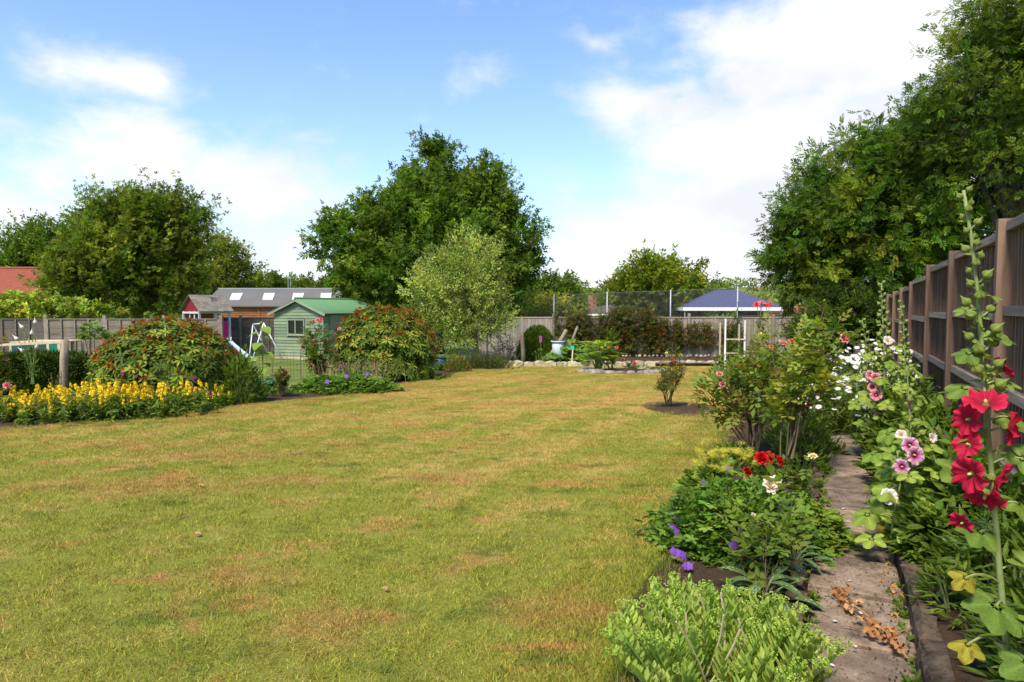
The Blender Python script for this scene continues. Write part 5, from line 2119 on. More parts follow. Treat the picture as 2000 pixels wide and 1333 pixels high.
def rose(name, label, base, canes, blooms, nleaf, leaf=.11, pal=None, cane_r=.012, cane_col=(.10, .085, .045), group=None, from_=.45, buds=(), side=3, leafT=None):
    """canes: list of world tip points; blooms: (world pos, colour, radius)"""
    base = np.asarray(base, float)
    t = thing(name, label, 'rose', base, group)
    pal = pal or [(.055, .095, .024), (.085, .135, .035), (.12, .165, .045), (.11, .085, .03)]
    cm, lm = MB(), MB()
    pos, dirs = [], []
    for tip in canes:
        tip = np.asarray(tip, float) - base
        b0 = np.array((rng.uniform(-.06, .06), rng.uniform(-.06, .06), 0))
        hor = tip * np.array((1, 1, 0))
        pts = curve(b0, tip, hor * rng.uniform(-.12, .05) + np.array((rng.normal(0, .02), rng.normal(0, .02), .04)), 8)
        pts[1:-1] += rng.normal(0, .006, (6, 3))
        cm.tube(pts, np.linspace(cane_r, cane_r * .3, 8), 5, np.asarray(cane_col) * rng.uniform(.7, 1.3))
        L = [(pts[int(k)] + (pts[min(int(k) + 1, 7)] - pts[int(k)]) * (k - int(k)), nrm(pts[7] - pts[4])) for k in rng.uniform(from_ * 7, 7, 10)]
        pos += [q[0] for q in L]
        dirs += [q[1] for q in L]
        for _ in range(side):
            k = rng.uniform(.35, .85) * 7
            a = pts[int(k)]
            ln = np.linalg.norm(tip) * rng.uniform(.15, .32)
            e = a + nrm(np.array((rng.normal(0, .6), rng.normal(0, .6), rng.uniform(.4, 1.1)))) * ln
            q = curve(a, e, (0, 0, .02), 4)
            cm.tube(q, np.linspace(cane_r * .55, cane_r * .2, 4), 4, np.asarray(cane_col) * rng.uniform(.8, 1.3))
            for m in range(6):
                pos.append(a + (e - a) * rng.uniform(.3, 1.0))
                dirs.append(nrm(e - a))
    pos, dirs = np.array(pos), np.array(dirs)
    k = rng.integers(0, len(pos), nleaf)
    d = nrm(dirs[k] * .35 + sph(nleaf) * .8 + np.array((0, 0, .1)))
    U = nrm(np.array((0, 0, 1.0)) + sph(nleaf) * .35)
    scatter(lm, leafT or ROSELEAF, pos[k] + sph(nleaf) * .012, d, U, leaf * rng.uniform(.7, 1.3, nleaf), pick(pal, nleaf, .16))
    cm.build('canes', M_CANE, t, True)
    lm.build('foliage', M_LEAF, t, False, 'stuff')
    for q, c_, r_ in blooms:
        q = np.asarray(q, float) - base
        face = nrm(np.array((rng.normal(0, .35), -.75 + rng.normal(0, .25), .75)))
        o = place('bloom', BL[c_][rng.integers(3)], t, q, np.cross(face, (1, 0, .1)), face, r_)
        place('calyx', CALYX, o, (0, 0, 0), (0, 1, 0), (0, 0, 1), 1.0)
        # stalk down to the nearest cane
        j = np.argmin(np.linalg.norm(pos - (q - np.array((0, 0, .08))), axis=1))
        MB().tube(curve(pos[j], q, (0, 0, -.01), 4), .0035 + .02 * r_, 4, (.11, .13, .05)).build('flower_stalk', M_CANE, t)
    for q in buds:
        q = np.asarray(q, float) - base
        place('bud', BUDM, t, q, (0, 0, 1), (1, 0, 0), .014)
    return t


def fan(px, py0, n, d, dx, dy, dd=.5):
    """n tips around a pixel"""
    return [P(px + rng.uniform(-dx, dx), py0 + rng.uniform(-dy, dy), d + rng.uniform(-dd, dd)) for _ in range(n)]


# big rose bushes on the right
d = 7.2
rose('rose_bush', 'large leggy pink rose bush with many bare canes beside the lawn', on_ground(1480, d),
     [P(1400, 735, d - .3), P(1425, 700, d), P(1450, 690, d + .2), P(1475, 660, d), P(1495, 655, d + .3), P(1520, 680, d), P(1545, 690, d - .2), P(1390, 770, d), P(1440, 720, d + .4), P(1505, 700, d - .4), P(1465, 700, d - .4), P(1370, 762, d - .1)],
     [(P(1405, 732, d - .3), 'pink', .04), (P(1411, 751, d - .3), 'pink', .038), (P(1506, 678, d - .2), 'coral', .028), (P(1530, 674, d - .2), 'pink', .062), (P(1547, 670, d), 'coral', .048), (P(1484, 653, d), 'cream', .028)],
     300, .2, [(.095, .145, .042), (.125, .185, .058), (.17, .225, .075), (.15, .115, .045)], cane_r=.0105, from_=.62, side=2)
d = 6.4
rose('rose_bush', 'tall arching pink rose bush with yellowish young leaves beside the path', on_ground(1538, d),
     [P(1610, 600, d + .4), P(1640, 625, d + .3), P(1560, 640, d + .1), P(1595, 650, d), P(1640, 690, d + .2), P(1575, 600, d + .8), P(1600, 720, d), P(1550, 700, d), P(1660, 650, d + .4), P(1590, 625, d + .4)],
     [(P(1648, 663, d + .2), 'pink', .055), (P(1557, 760, d), 'yellow', .026), (P(1580, 792, d - .1), 'dpink', .022)],
     270, .2, [(.11, .16, .04), (.16, .205, .05), (.21, .23, .065), (.09, .14, .036)], cane_r=.0105, from_=.6, side=2, buds=[P(1610, 590, d + .4), P(1562, 598, d)])
d = 9.5
rose('climbing_rose', 'tall rose with a cluster of coral blooms standing above the back fence line', on_ground(1490, d),
     [P(1485, 600, d), P(1480, 640, d), P(1500, 640, d), P(1470, 660, d)],
     [(P(1478, 596, d), 'coral', .05), (P(1488, 593, d), 'pink', .055), (P(1497, 598, d), 'coral', .05), (P(1503, 596, d), 'coral', .04)], 90, .12)
# small rose in the round bed
d = float(c0[1])
rose('standard_rose', 'small leggy rose alone in the round soil bed on the lawn', on_ground(1307, d),
     [P(1290, 705, d), P(1305, 690, d), P(1320, 682, d), P(1332, 700, d), P(1283, 735, d - .2), P(1335, 725, d + .1), P(1315, 715, d - .2), P(1296, 722, d)],
     [(P(1316, 704, d - .1), 'coral', .03), (P(1290, 711, d), 'coral', .02), (P(1303, 713, d), 'orange', .02), (P(1302, 690, d), 'cream', .025)],
     210, .13, [(.07, .11, .03), (.12, .15, .045), (.19, .17, .06), (.15, .08, .035)], cane_r=.012, cane_col=(.085, .06, .04))

# rose by the second rhododendron
d = 16.0
rose('rose_bush', 'pink and yellow rose bush against the left side of the second rhododendron', on_ground(615, d),
     [P(605, 635, d), P(625, 630, d), P(596, 670, d), P(640, 650, d), P(655, 655, d), P(600, 690, d), P(630, 690, d), P(615, 660, d), P(650, 690, d), P(612, 705, d), P(640, 715, d)],
     [(P(608, 630, d), 'coral', .06), (P(621, 627, d), 'pink', .075), (P(627, 625, d), 'coral', .05), (P(663, 643, d), 'pink', .05), (P(591, 678, d), 'coral', .055), (P(614, 671, d), 'coral', .055), (P(611, 684, d), 'coral', .062),
      (P(628, 696, d), 'yellow', .06), (P(611, 701, d), 'yellow', .055), (P(637, 719, d), 'yellow', .04)],
     430, .2, cane_r=.014, from_=.15)
d = 13.2
rose('small_rose', 'small dark-leaved rose with one crimson bloom at the lawn edge', on_ground(552, d),
     [P(545, 722, d), P(556, 728, d), P(565, 740, d), P(540, 735, d), P(552, 745, d)], [(P(560, 726, d), 'coral', .045)], 150, .12, [(.055, .07, .025), (.10, .05, .03), (.06, .09, .025)], cane_col=(.09, .05, .035))
# pink roses at the far left edge
d = 9.8
rose('rose_bush', 'pink rose leaning in at the left edge before the hedge', on_ground(-60, d),
     [P(5, 690, d), P(10, 735, d), P(-20, 670, d), P(8, 665, d), P(-30, 720, d), P(12, 715, d)],
     [(P(11, 703, d), 'pink', .055), (P(14, 754, d), 'pink', .06), (P(9, 668, d), 'coral', .025), (P(-12, 740, d), 'pink', .05)], 260, .13)

# geranium mats
PUR = MB()
tv, tf = daisy(5, .8, .12)
kk = np.hypot(tv[:, 0], tv[:, 1])[:, None]
PUR.add(tv, tf, np.array((.17, .085, .52)) * kk + np.array((.32, .10, .45)) * (1 - kk))
PUR.tube([(0, 0, 0), (0, 0, .15)], [.08, .05], 5, (.3, .15, .25))
PUR = PUR.mesh('flower', M_PETAL, True)


def geranium(label, base, r, n, leaf, flowers, name='cranesbill'):
    t = leafy_plant(name, label, 'plant', base, r, n, leaf, GERLEAF, [(.075, .145, .034), (.105, .195, .048), (.055, .112, .026), (.135, .225, .062)], up=.15, lie=1.1, inner=.6)
    base = np.asarray(base)
    for q, s_ in flowers:
        q = np.asarray(q) - base
        f = nrm(np.array((rng.normal(0, .3), -.9, rng.uniform(.2, .6))))
        place('flower', PUR, t, q + f * .02, np.cross(f, (1, 0, .2)), f, s_ * 1.3)
        MB().tube(curve(q * np.array((.85, .9, .55)), q, (0, 0, .03), 4), .0022, 4, (.11, .15, .05)).build('flower_stalk', M_CANE, t)
    return t


d = 14.2
geranium('wide mat of lobed green cranesbill leaves edging the lawn below the netting', on_ground(670, d) + np.array((0, 0, 0)), (1.08, .6, .36), 1100, .085,
         [(P(640, 747, 13.7), .05), (P(677, 736, 13.9), .04), (P(718, 732, 14), .04)])
# dry grass stems over it
gs = thing('dry_grass', 'thin dry seed stems rising through the cranesbill mat', 'grass', on_ground(680, 14.6))
mb = MB()
n = 130
p = np.stack([rng.normal(0, .6, n), rng.normal(0, .25, n), np.full(n, .2)], -1)
dd = nrm(np.stack([rng.normal(0, .25, n), rng.normal(0, .2, n), np.ones(n)], -1))
scatter(mb, STICK, p, dd, sph(n), np.stack([np.full(n, .003), rng.uniform(.25, .5, n), np.full(n, .003)], -1), pick([(.42, .33, .22), (.36, .27, .18)], n))
k = np.repeat(np.arange(n), 5)
scatter(mb, L2N, p[k] + dd[k] * rng.uniform(.25, .45, (len(k), 1)), nrm(dd[k] + sph(len(k)) * .6), sph(len(k)), .03, pick([(.42, .30, .19), (.34, .22, .14)], len(k)))
mb.build('stems', M_DRY, gs, False, 'stuff')
leafy_plant('low_plants', 'low mixed green plants at the foot of the second rhododendron by the lawn', 'plant', on_ground(805, 17.2), (.9, .35, .16), 500, .09, OV3, GREENS)
leafy_plant('low_plants', 'low green plants left of the lavender by the water butt', 'plant', on_ground(868, 20.2), (.5, .3, .22), 350, .09, OV3, GREENS)
leafy_plant('reddish_plant', 'reddish green upright plant beside the lavender', 'plant', on_ground(893, 19.9), (.36, .3, .5), 500, .12, LANCE, [(.10, .13, .04), (.16, .09, .05), (.08, .12, .03)], up=.8)

# lavender
def lavender(label, base, r, n, hgt):
    t = thing('lavender', label, 'plant', base)
    mb = MB()
    p = np.stack([rng.normal(0, r * .35, n), rng.normal(0, r * .25, n), np.zeros(n)], -1)
    dd = nrm(np.stack([p[:, 0] * 1.2 / r + rng.normal(0, .2, n), p[:, 1] * .9 / r + rng.normal(0, .2, n), np.ones(n)], -1))
    L = hgt * rng.uniform(.6, 1.05, n)
    scatter(mb, STICK, p, dd, sph(n), np.stack([np.full(n, .005), L, np.full(n, .005)], -1), pick([(.10, .12, .07), (.07, .09, .05)], n))
    k = np.repeat(np.arange(n), 6)
    scatter(mb, L2N, p[k] + dd[k] * (L[k] * rng.uniform(.1, .75, len(k)))[:, None], nrm(dd[k] + sph(len(k)) * .6), sph(len(k)), .08, pick([(.10, .13, .075), (.075, .10, .055)], len(k)))
    mb.build('foliage', M_LEAF, t, False, 'stuff')
    fl = MB()
    k = np.repeat(np.where(rng.random(n) < .55)[0], 5)
    scatter(fl, leaf2(.6, .2), p[k] + dd[k] * (L[k] * rng.uniform(.86, 1.05, len(k)))[:, None], nrm(dd[k] + sph(len(k)) * .7), sph(len(k)), .028, pick([(.10, .07, .20), (.075, .05, .16)], len(k)))
    fl.build('flower_heads', M_PETAL, t, False, 'stuff')


lavender('grey-green lavender bush with dusky purple spikes at the end of the lawn', on_ground(945, 21.2), .95, 420, .62)
leafy_plant('green_shrub', 'loose green shrub under the willow-leaved tree', 'shrub', on_ground(905, 22.0), (1.0, .5, .7), 700, .1, OV3, GREENS)
leafy_plant('green_shrub', 'broad-leaved bush left of the mottled post in the far bed', 'shrub', on_ground(990, 23.9), (.6, .5, .85), 700, .1, OV3, DARKG + GREENS)

# rounded conifer bush by the back fence
t = thing('conifer_bush', 'rounded dark conifer bush in front of the grey boards', 'shrub', on_ground(1050, 24.6))
mb = MB()
n = 7000
d_ = sph(n * 2)
d_ = d_[d_[:, 2] > -.2][:n]
p = d_ * np.array((.72, .6, 1.25)) * (rng.uniform(.75, 1.02, (len(d_), 1))) + np.array((0, 0, .05))
p[:, 2] = np.abs(p[:, 2])
scatter(mb, merge([(leaf2(.22, .05), rotz(q), (0, .1 * i, 0)) for i, q in enumerate((-.6, .6, 0))]), p, nrm(d_ + np.array((0, 0, .8)) + sph(len(d_)) * .4), sph(len(d_)), .12, pick([(.030, .065, .014), (.05, .095, .018), (.075, .125, .024)], len(d_), .2))
mb.build('foliage', M_NEEDLE, t, False, 'stuff')
MB().tube([(0, 0, 0), (0, 0, .9)], [.06, .03], 6, (.07, .05, .04)).build('trunk', M_BARK, t)


# large-leaved vegetables (each big leaf its own part)
BIG = [MB() for _ in range(3)]
for k in range(3):
    T = palmate(7, .14, 3, 4, -.16, .07, .22, .35, 30 + k)
    BIG[k].add(T[0], T[1], np.array(((.062, .125, .030), (.085, .155, .045), (.10, .175, .065))[k]) * T[2])
    BIG[k] = BIG[k].mesh('leaf', M_BIGLEAF, True)
t = thing('marrow_plant', 'clump of large round-leaved vegetables around the pale blue tub', 'plant', on_ground(1120, BACK_Y + .9))
for i in range(64):
    q = np.array((rng.normal(0, .5), rng.normal(0, .28), 0))
    q[2] = .14 + .8 * rng.random() * math.exp(-(q[0] / .7) ** 2)
    MB().tube(curve((q[0] * .4, q[1] * .4, .0), q, (0, 0, .08), 4), .008, 4, (.12, .17, .06)).build('leaf_stalk', M_CANE, t)
    place('leaf', BIG[i % 3], t, q, (q[0] + rng.normal(0, .3), q[1] - .6 + rng.normal(0, .3), -.25), (rng.normal(0, .25), -.35, 1), rng.uniform(.17, .27))

# fern-like plant and small roses on the island bed
FROND = merge([(leaf2(.34, .05), rotz(-s_ * 1.15) * (.30 * (1 - .75 * i / 11) + .03), (0, .12 + .08 * i, -.05 * (i / 11) ** 2)) for i in range(11) for s_ in (-1, 1)])
t = thing('fern_plant', 'bright green feathery fern-like plant on the stone-edged island bed', 'plant', ic + np.array((-.72, .2, .06)))
fm = MB()
fm.add(FROND[0], FROND[1], (.20, .30, .045))
fm.tube([(0, 0, -.01), (0, .5, -.02), (0, 1, -.06)], [.012, .008, .003], 4, (.14, .19, .05))
fm = fm.mesh('frond', M_LEAF)
for i in range(48):
    a = rng.uniform(0, 2 * math.pi)
    e = np.array((math.cos(a) * rng.uniform(.05, .34), math.sin(a) * .18, rng.uniform(.3, .85)))
    MB().tube(curve((math.cos(a) * .06, math.sin(a) * .05, 0), e, (0, 0, .03), 4), .008, 4, (.12, .18, .045)).build('stalk', M_CANE, t)
    place('frond', fm, t, e, (math.cos(a), math.sin(a) * .8, rng.uniform(-.1, .45)), (0, 0, 1), rng.uniform(.42, .62))
d = float(ic[1]) + .3
rose('island_rose', 'yellow and orange rose beside the bright fern on the island bed', on_ground(1195, d),
     [P(1180, 680, d), P(1190, 672, d), P(1205, 690, d), P(1200, 700, d), P(1180, 695, d), P(1170, 700, d)],
     [(P(1180, 674, d), 'cream', .05), (P(1188, 679, d), 'orange', .055), (P(1177, 680, d), 'yellow', .04), (P(1195, 692, d), 'orange', .05), (P(1204, 680, d), 'coral', .06)], 230, .13, [(.10, .15, .04), (.14, .19, .05)])
rose('island_rose', 'low pink rose with two bright blooms at the right of the island bed', on_ground(1232, d),
     [P(1217, 704, d), P(1238, 712, d), P(1228, 715, d), P(1248, 718, d)], [(P(1217, 703, d), 'coral', .065), (P(1239, 710, d), 'coral', .075), (P(1218, 716, d), 'pink', .035)], 90, .11, [(.06, .06, .03), (.09, .11, .035)])
leafy_plant('purple_plant', 'dusky purple low foliage on the island bed behind the stones', 'plant', on_ground(1255, d - .3) + np.array((0, 0, .03)), (.55, .25, .14), 350, .07, LANCE, [(.05, .03, .035), (.08, .045, .05), (.05, .07, .025)])
leafy_plant('low_weeds', 'green weeds round the right end of the island stones', 'plant', on_ground(1290, d - .2), (.35, .2, .15), 200, .08, OV3, GREENS)

# pink spire (foxglove-like) at the far bed
PINKF = MB()
tv, tf, q_ = cup_flower(3, .6, .06, 20, 4)
PINKF.add(tv, tf, np.array((.55, .10, .32)) * q_[:, None] + np.array((.3, .04, .2)) * (1 - q_[:, None]))
PINKF = PINKF.mesh('flower', M_PETAL, True)
t = thing('pink_spire', 'slender plant with one pink flower head before the conifer bush', 'plant', on_ground(1056, BACK_Y + .3))
zt = P(1056, 664, BACK_Y + .3)[2] - t.location[2]
MB().tube(curve((0, 0, 0), (.0, 0, zt), (.01, 0, 0), 5), .008, 5, (.12, .17, .05)).build('stem', M_CANE, t)
for k in range(5):
    place('flower', PINKF, t, (0, 0, zt - .05 + k * .035), (1, 0, .2), (math.cos(k * 2) * .6, -1, .2), .05)
lm = MB()
n = 90
scatter(lm, OV3, np.stack([rng.normal(0, .12, n), rng.normal(0, .1, n), rng.uniform(.02, zt * .6, n)], -1), nrm(sph(n) + np.array((0, 0, .3))), nrm(np.array((0, 0, 1.0)) + sph(n) * .4), .11, pick(GREENS, n))
lm.build('foliage', M_LEAF, t, False, 'stuff')


# climber on the back fence
def climber(label, boxes, n, pal, leaf=.12):
    b = on_ground((boxes[0][0] + boxes[0][1]) / 2, BY - .2)
    t = thing('climbing_plant', label, 'climber', b)
    mb, st = MB(), MB()
    A = np.array([(q[1] - q[0]) * (q[3] - q[2]) * (q[4] if len(q) > 4 else 1) for q in boxes], float)
    for q, m in zip(boxes, (n * A / A.sum()).astype(int)):
        px = rng.uniform(q[0], q[1], m)
        py = q[2] + (q[3] - q[2]) * rng.random(m)
        # ragged clumps
        keep = (np.sin(px * .21) + np.sin(py * .33 + px * .1) + np.sin(px * .083 + 2)) + rng.normal(0, .8, m) > -.9
        px, py = px[keep], py[keep]
        m = len(px)
        y = BY - .1 - np.abs(rng.normal(0, .16, m))
        r = np.array([P(a, c_, yy) for a, c_, yy in zip(px, py, y)]) - b
        scatter(mb, compound(1, oval(.7, 2, .1, .1), 1.0, .5), r, nrm(sph(m) + np.array((0, -.4, .0))), nrm(np.array((0, -.8, .7)) + sph(m) * .5), leaf * rng.uniform(.6, 1.3, m), pick(pal, m, .2))
        for _ in range(5):
            x0, x1 = rng.uniform(q[0], q[1], 2)
            a, e = P(x0, q[3], BY - .14) - b, P(x1, q[2] + 4, BY - .14) - b
            st.tube(curve(a, e, (0, -.03, .05), 6), .011, 4, (.07, .055, .04))
    st.build('stems', M_CANE, t)
    mb.build('foliage', M_LEAF, t, False, 'stuff')


CL = [(.032, .052, .016), (.045, .075, .02), (.06, .09, .024), (.11, .055, .025), (.055, .045, .02)]
climber('dense dark climber covering the middle of the back fence above the vegetables', [(1084, 1275, 612, 660), (1120, 1275, 640, 700), (1195, 1270, 600, 640)], 8500, CL)
climber('reddish trailing climber spreading thinly over the right part of the back fence', [(1270, 1330, 622, 690), (1320, 1430, 632, 678, .55), (1420, 1440, 640, 680, .6)], 3600, CL + [(.13, .05, .025)])
leafy_plant('bright_shrub', 'fresh green upright shrub against the dark climber', 'shrub', on_ground(1195, BY - .5), (.28, .2, 1.3), 500, .09, OV3, [(.10, .165, .03), (.13, .19, .04)], up=.7)
d = 16.3
leafy_plant('bean_plant', 'green climbing plant growing through the white trellis', 'plant', on_ground(1430, d), (.3, .25, 1.15), 420, .11, OV3, GREENS, up=.2)
leafy_plant('slim_conifer', 'slim dark leafy shoot in front of the blue canopy', 'plant', on_ground(1441, BY - .4), (.28, .2, 2.1), 700, .1, OV3, DARKG, up=.6)
leafy_plant('green_shrub', 'light green leafy shrub around the foot of the white trellis', 'shrub', on_ground(1440, 15.4), (.7, .4, .75), 900, .1, OV3, GREENS, up=.5)
leafy_plant('green_shrub', 'leafy shrub behind the large rose bush before the back fence', 'shrub', on_ground(1520, 15.0), (.9, .5, .95), 1000, .11, OV3, GREENS, up=.5)

# ------------------------------------------------------------------ right-hand bed, near to far
# low green mass under the rose bushes
leafy_plant('green_perennial', 'soft green bushy perennial under the tall rose beside the path', 'plant', W(-.45, 8.5), (.36, .6, .45), 1300, .085, LANCE, [(.05, .09, .018), (.08, .13, .026), (.11, .165, .034)], up=.8)
leafy_plant('green_perennial', 'narrow-leaved green perennial edging the path below the pink rose', 'plant', W(-.38, 7.3), (.24, .45, .36), 900, .075, LANCE, [(.05, .09, .018), (.075, .125, .025)], up=.8)
leafy_plant('green_perennial', 'tuft of grassy leaves at the lawn edge behind the red rose', 'plant', W(-1.0, 6.95), (.24, .24, .2), 300, .12, LANCE, GREENS, up=.8)
leafy_plant('low_plants', 'leafy plants closing off the far end of the path', 'plant', W(-.35, 10.6), (.75, .9, .75), 1300, .1, OV3, GREENS, up=.5)
leafy_plant('low_plants', 'dark leafy clump at the far end of the path under the daisies', 'plant', W(.12, 11.4), (.5, .5, .42), 600, .1, OV3, DARKG + GREENS, up=.4)
leafy_plant('low_plants', 'pale leafy plants beyond the rose bushes at the lawn side', 'plant', W(-1.0, 13.0), (.7, .9, .8), 900, .1, OV3, GREENS, up=.5)

# white daisies ------------------------------------------------------------------
DA = MB()
tv, tf = daisy(14, .30, .08, rows=2)
DA.add(tv, tf, (.84, .84, .81))
DA.tube([(0, 0, -.02), (0, 0, .04), (0, 0, .09)], [.26, .25, .12], 9, (.62, .42, .04))
DA = DA.mesh('flower', M_PETAL, True)


def daisies(label, base, r, h, n, nl, size, group):
    t = thing('daisy_clump', label, 'flowers', base, group)
    st, lm = MB(), MB()
    a = rng.uniform(0, 2 * math.pi, n)
    q = np.sqrt(rng.random(n))
    x, y = np.cos(a) * q * r[0], np.sin(a) * q * r[1]
    z = h * (1 - .42 * q ** 2.2) * rng.uniform(.82, 1.06, n)
    lowf = rng.random(n) < .28
    z[lowf] *= rng.uniform(.55, .85, lowf.sum())
    y[lowf] -= r[1] * .3
    tip = np.stack([x * 1.12, y * 1.12 - .03, z], -1)
    b0 = np.stack([x * .5, y * .5, np.zeros(n)], -1)
    scatter(st, STICK, b0, tip - b0, sph(n), np.stack([np.full(n, .004), np.linalg.norm(tip - b0, axis=1), np.full(n, .004)], -1), pick([(.09, .13, .035)], n))
    st.build('stems', M_CANE, t, False, 'stuff')
    k = rng.integers(0, n, nl)
    f = rng.uniform(.05, .92, nl)[:, None]
    scatter(lm, LANCE, b0[k] + (tip - b0)[k] * f + sph(nl) * .04, nrm(sph(nl) + np.array((0, 0, .35))), nrm(np.array((0, 0, 1.0)) + sph(nl) * .5), rng.uniform(.08, .15, nl), pick([(.045, .085, .02), (.075, .125, .028), (.10, .15, .035)], nl))
    lm.build('foliage', M_LEAF, t, False, 'stuff')
    for i in range(n):
        face = nrm(np.array((rng.normal(0, .3), -.55 + rng.normal(0, .35), 1)))
        place('flower', DA, t, tip[i], np.cross(face, (1, 0, .1)), face, size * rng.uniform(.8, 1.15))


daisies('tall clump of white daisies leaning over the path from the fence side', W(.45, 11.0, .05), (.62, .75), 1.16, 120, 1500, .05, 'white daisies')
daisies('white daisy clump further off behind the tall pink rose', W(-.05, 12.4), (.75, .7), 1.12, 95, 1200, .048, 'white daisies')
daisies('low white daisy clump at the far path end left of the hollyhocks', W(-.1, 9.9), (.42, .4), .78, 60, 700, .046, 'white daisies')

# hollyhocks ---------------------------------------------------------------------
HLEAF = []
for k in range(4):
    T = palmate(5, (.34, .28, .42, .3)[k], 5, 6, (.10, -.18, .05, -.25)[k], .07, .28, .5, 50 + k, .03)
    HLEAF.append((T, MB().add(T[0], T[1], np.array(((.095, .150, .055), (.078, .132, .046), (.125, .178, .068), (.098, .152, .052))[k]) * T[2]).mesh('leaf', M_BIGLEAF, True)))
HLEAF_P = []
for k, (T, _) in enumerate(HLEAF):
    HLEAF_P.append(MB().add(T[0], T[1], np.array(((.125, .195, .06), (.105, .17, .05), (.16, .225, .075), (.13, .19, .058))[k]) * T[2]).mesh('leaf', M_BIGLEAF, True))
HLEAF = [q[1] for q in HLEAF]
T = palmate(5, .3, 5, 6, -.3, .12, .28, .3, 61, .04)
HLEAF_Y = MB().add(T[0], T[1], np.array((.20, .19, .045)) * T[2] * np.where(rng.random((len(T[0]), 1)) < .12, (.6, .35, .5), (1, 1, 1))).mesh('leaf', M_BIGLEAF, True)
T = palmate(5, .3, 5, 6, -.5, .2, .28, .2, 63, .05)
HLEAF_B = MB().add(T[0], T[1], np.array((.26, .11, .035)) * T[2]).mesh('leaf', M_DRY, True)


def hflower(throat, main, edge, seed):
    tv, tf, q = cup_flower(seed, .45, .22 if throat[0] == .26 else .13, 90, 9)
    q = q[:, None]
    c = np.where(q < .28, np.asarray(throat), np.asarray(main) * (1 - (q - .28) / .72) + np.asarray(edge) * ((q - .28) / .72))
    ang = np.arctan2(tv[:, 1], tv[:, 0])[:, None]
    c = c * (1 + .16 * np.sin(ang * 23) * (q > .2) + .10 * np.sin(ang * 41 + 1) * (q > .2))
    mb = MB().add(tv, tf, np.clip(c, 0, 1), 0)
    return mb.mesh('flower', M_PETAL, True)


COLM = MB().tube([(0, 0, .02), (0, 0, .16), (0, 0, .30), (0, 0, .36)], [.05, .09, .08, .02], 8, (.70, .55, .20)).mesh('stamen_column', M_SPIKE, True)
HF = dict(red=[hflower((.26, .02, .03), (.36, .004, .026), (.58, .022, .07), 70 + k) for k in range(3)],
          pink=[hflower((.32, .015, .06), (.62, .10, .18), (.80, .42, .46), 80 + k) for k in range(3)],
          mauve=[hflower((.17, .01, .06), (.44, .05, .22), (.78, .48, .62), 90 + k) for k in range(3)],
          pale=[hflower((.60, .42, .12), (.80, .62, .62), (.84, .74, .74), 95 + k) for k in range(3)])
tv, tf = bud(10, .7)
HBUD = MB().add(tv, tf, np.array((.20, .265, .12)) * (1 + .25 * np.cos(5 * np.arctan2(tv[:, 2], tv[:, 0])))[:, None]).mesh('bud', M_BIGLEAF, True)
tv, tf = oval(.5, 4, .12, .2, .4)
BRACT = MB().add(tv, tf, (.17, .235, .10)).mesh('bract', M_BIGLEAF, True)


def hollyhock(label, pts, r0, flowers, nbud, bud_from, bud_r, leaves, leaf_s, group='hollyhocks', bracts=True, near=False):
    """pts: world points of the stem, base first; flowers: (world pos, colour, radius, facing)"""
    base = np.array(pts[0], float)
    t = thing('hollyhock', label, 'flowers', base, group)
    S = np.array(pts, float) - base
    L = np.concatenate([[0], np.cumsum(np.linalg.norm(np.diff(S, axis=0), axis=1))])

    def at(f):
        return np.array([np.interp(f * L[-1], L, S[:, k]) for k in range(3)])
    q = np.array([at(f) for f in np.linspace(0, 1, 16)])
    MB().tube(q, np.linspace(r0, r0 * .35, 16), 8, (.20, .25, .085)).build('stem', M_CANE, t, True)
    for i in range(nbud):
        f = bud_from + (1 - bud_from) * (i + .3) / nbud
        p = at(min(f, 1))
        a = i * 2.4 + rng.uniform(-.4, .4)
        g = (f - bud_from) / (1 - bud_from)
        out = np.array((math.cos(a), math.sin(a), .55 + .5 * g))
        rr = bud_r * (1.15 - .55 * g) * rng.uniform(.85, 1.15)
        e = p + nrm(out) * rr * (2.4 - 1.2 * g)
        MB().tube(curve(p, e, (0, 0, -rr * .2), 3), rr * .22, 5, (.20, .25, .09)).build('bud_stalk', M_CANE, t)
        place('bud', HBUD, t, e, nrm(out) + np.array((0, 0, .2)), (0, 0, 1), rr)
        if bracts and rng.random() < .85 - .5 * g:
            d_ = np.array((math.cos(a + .5), math.sin(a + .5), .35))
            place('bract', HLEAF_P[2] if g < .55 else BRACT, t, p + d_ * rr, d_ + np.array((0, 0, -.15)), (0, -.9, .8), rr * rng.uniform(1.3, 2.1) * (1.3 - .6 * g))
    for f, a, ln, s_, kind in leaves:
        p = at(f)
        d_ = np.array((math.cos(a), math.sin(a), .25))
        e = p + nrm(d_) * ln
        MB().tube(curve(p, e, (0, 0, ln * .12), 5), max(.0022, r0 * .28), 5, (.22, .26, .09)).build('leaf_stalk', M_CANE, t)
        me = HLEAF_Y if kind == 'y' else HLEAF_B if kind == 'b' else (HLEAF if near else HLEAF_P)[rng.integers(4)]
        place('leaf', me, t, e, d_ * np.array((1, 1, 0)) + np.array((rng.normal(0, .15), rng.normal(0, .15) - .25, -.45)), (rng.normal(0, .2), -.45 + rng.normal(0, .2), 1), s_ * leaf_s)
    for p, c_, r_, face in flowers:
        p = np.asarray(p, float) - base
        face = nrm(np.asarray(face, float))
        o = place('flower', HF[c_][rng.integers(3)], t, p, np.cross(face, (.1, 0, 1)), face, r_)
        place('stamen_column', COLM, o, (0, 0, 0), (0, 1, 0), (0, 0, 1), 1.0)
        j = np.argmin(np.linalg.norm(q - p, axis=1))
        MB().tube([q[j], p - face * r_ * .12], max(.0022, r0 * .3), 5, (.2, .25, .09)).build('flower_stalk', M_CANE, t)
        place('calyx', HBUD, t, p - face * r_ * .28, face, (0, 0, 1), r_ * .22)
    return t


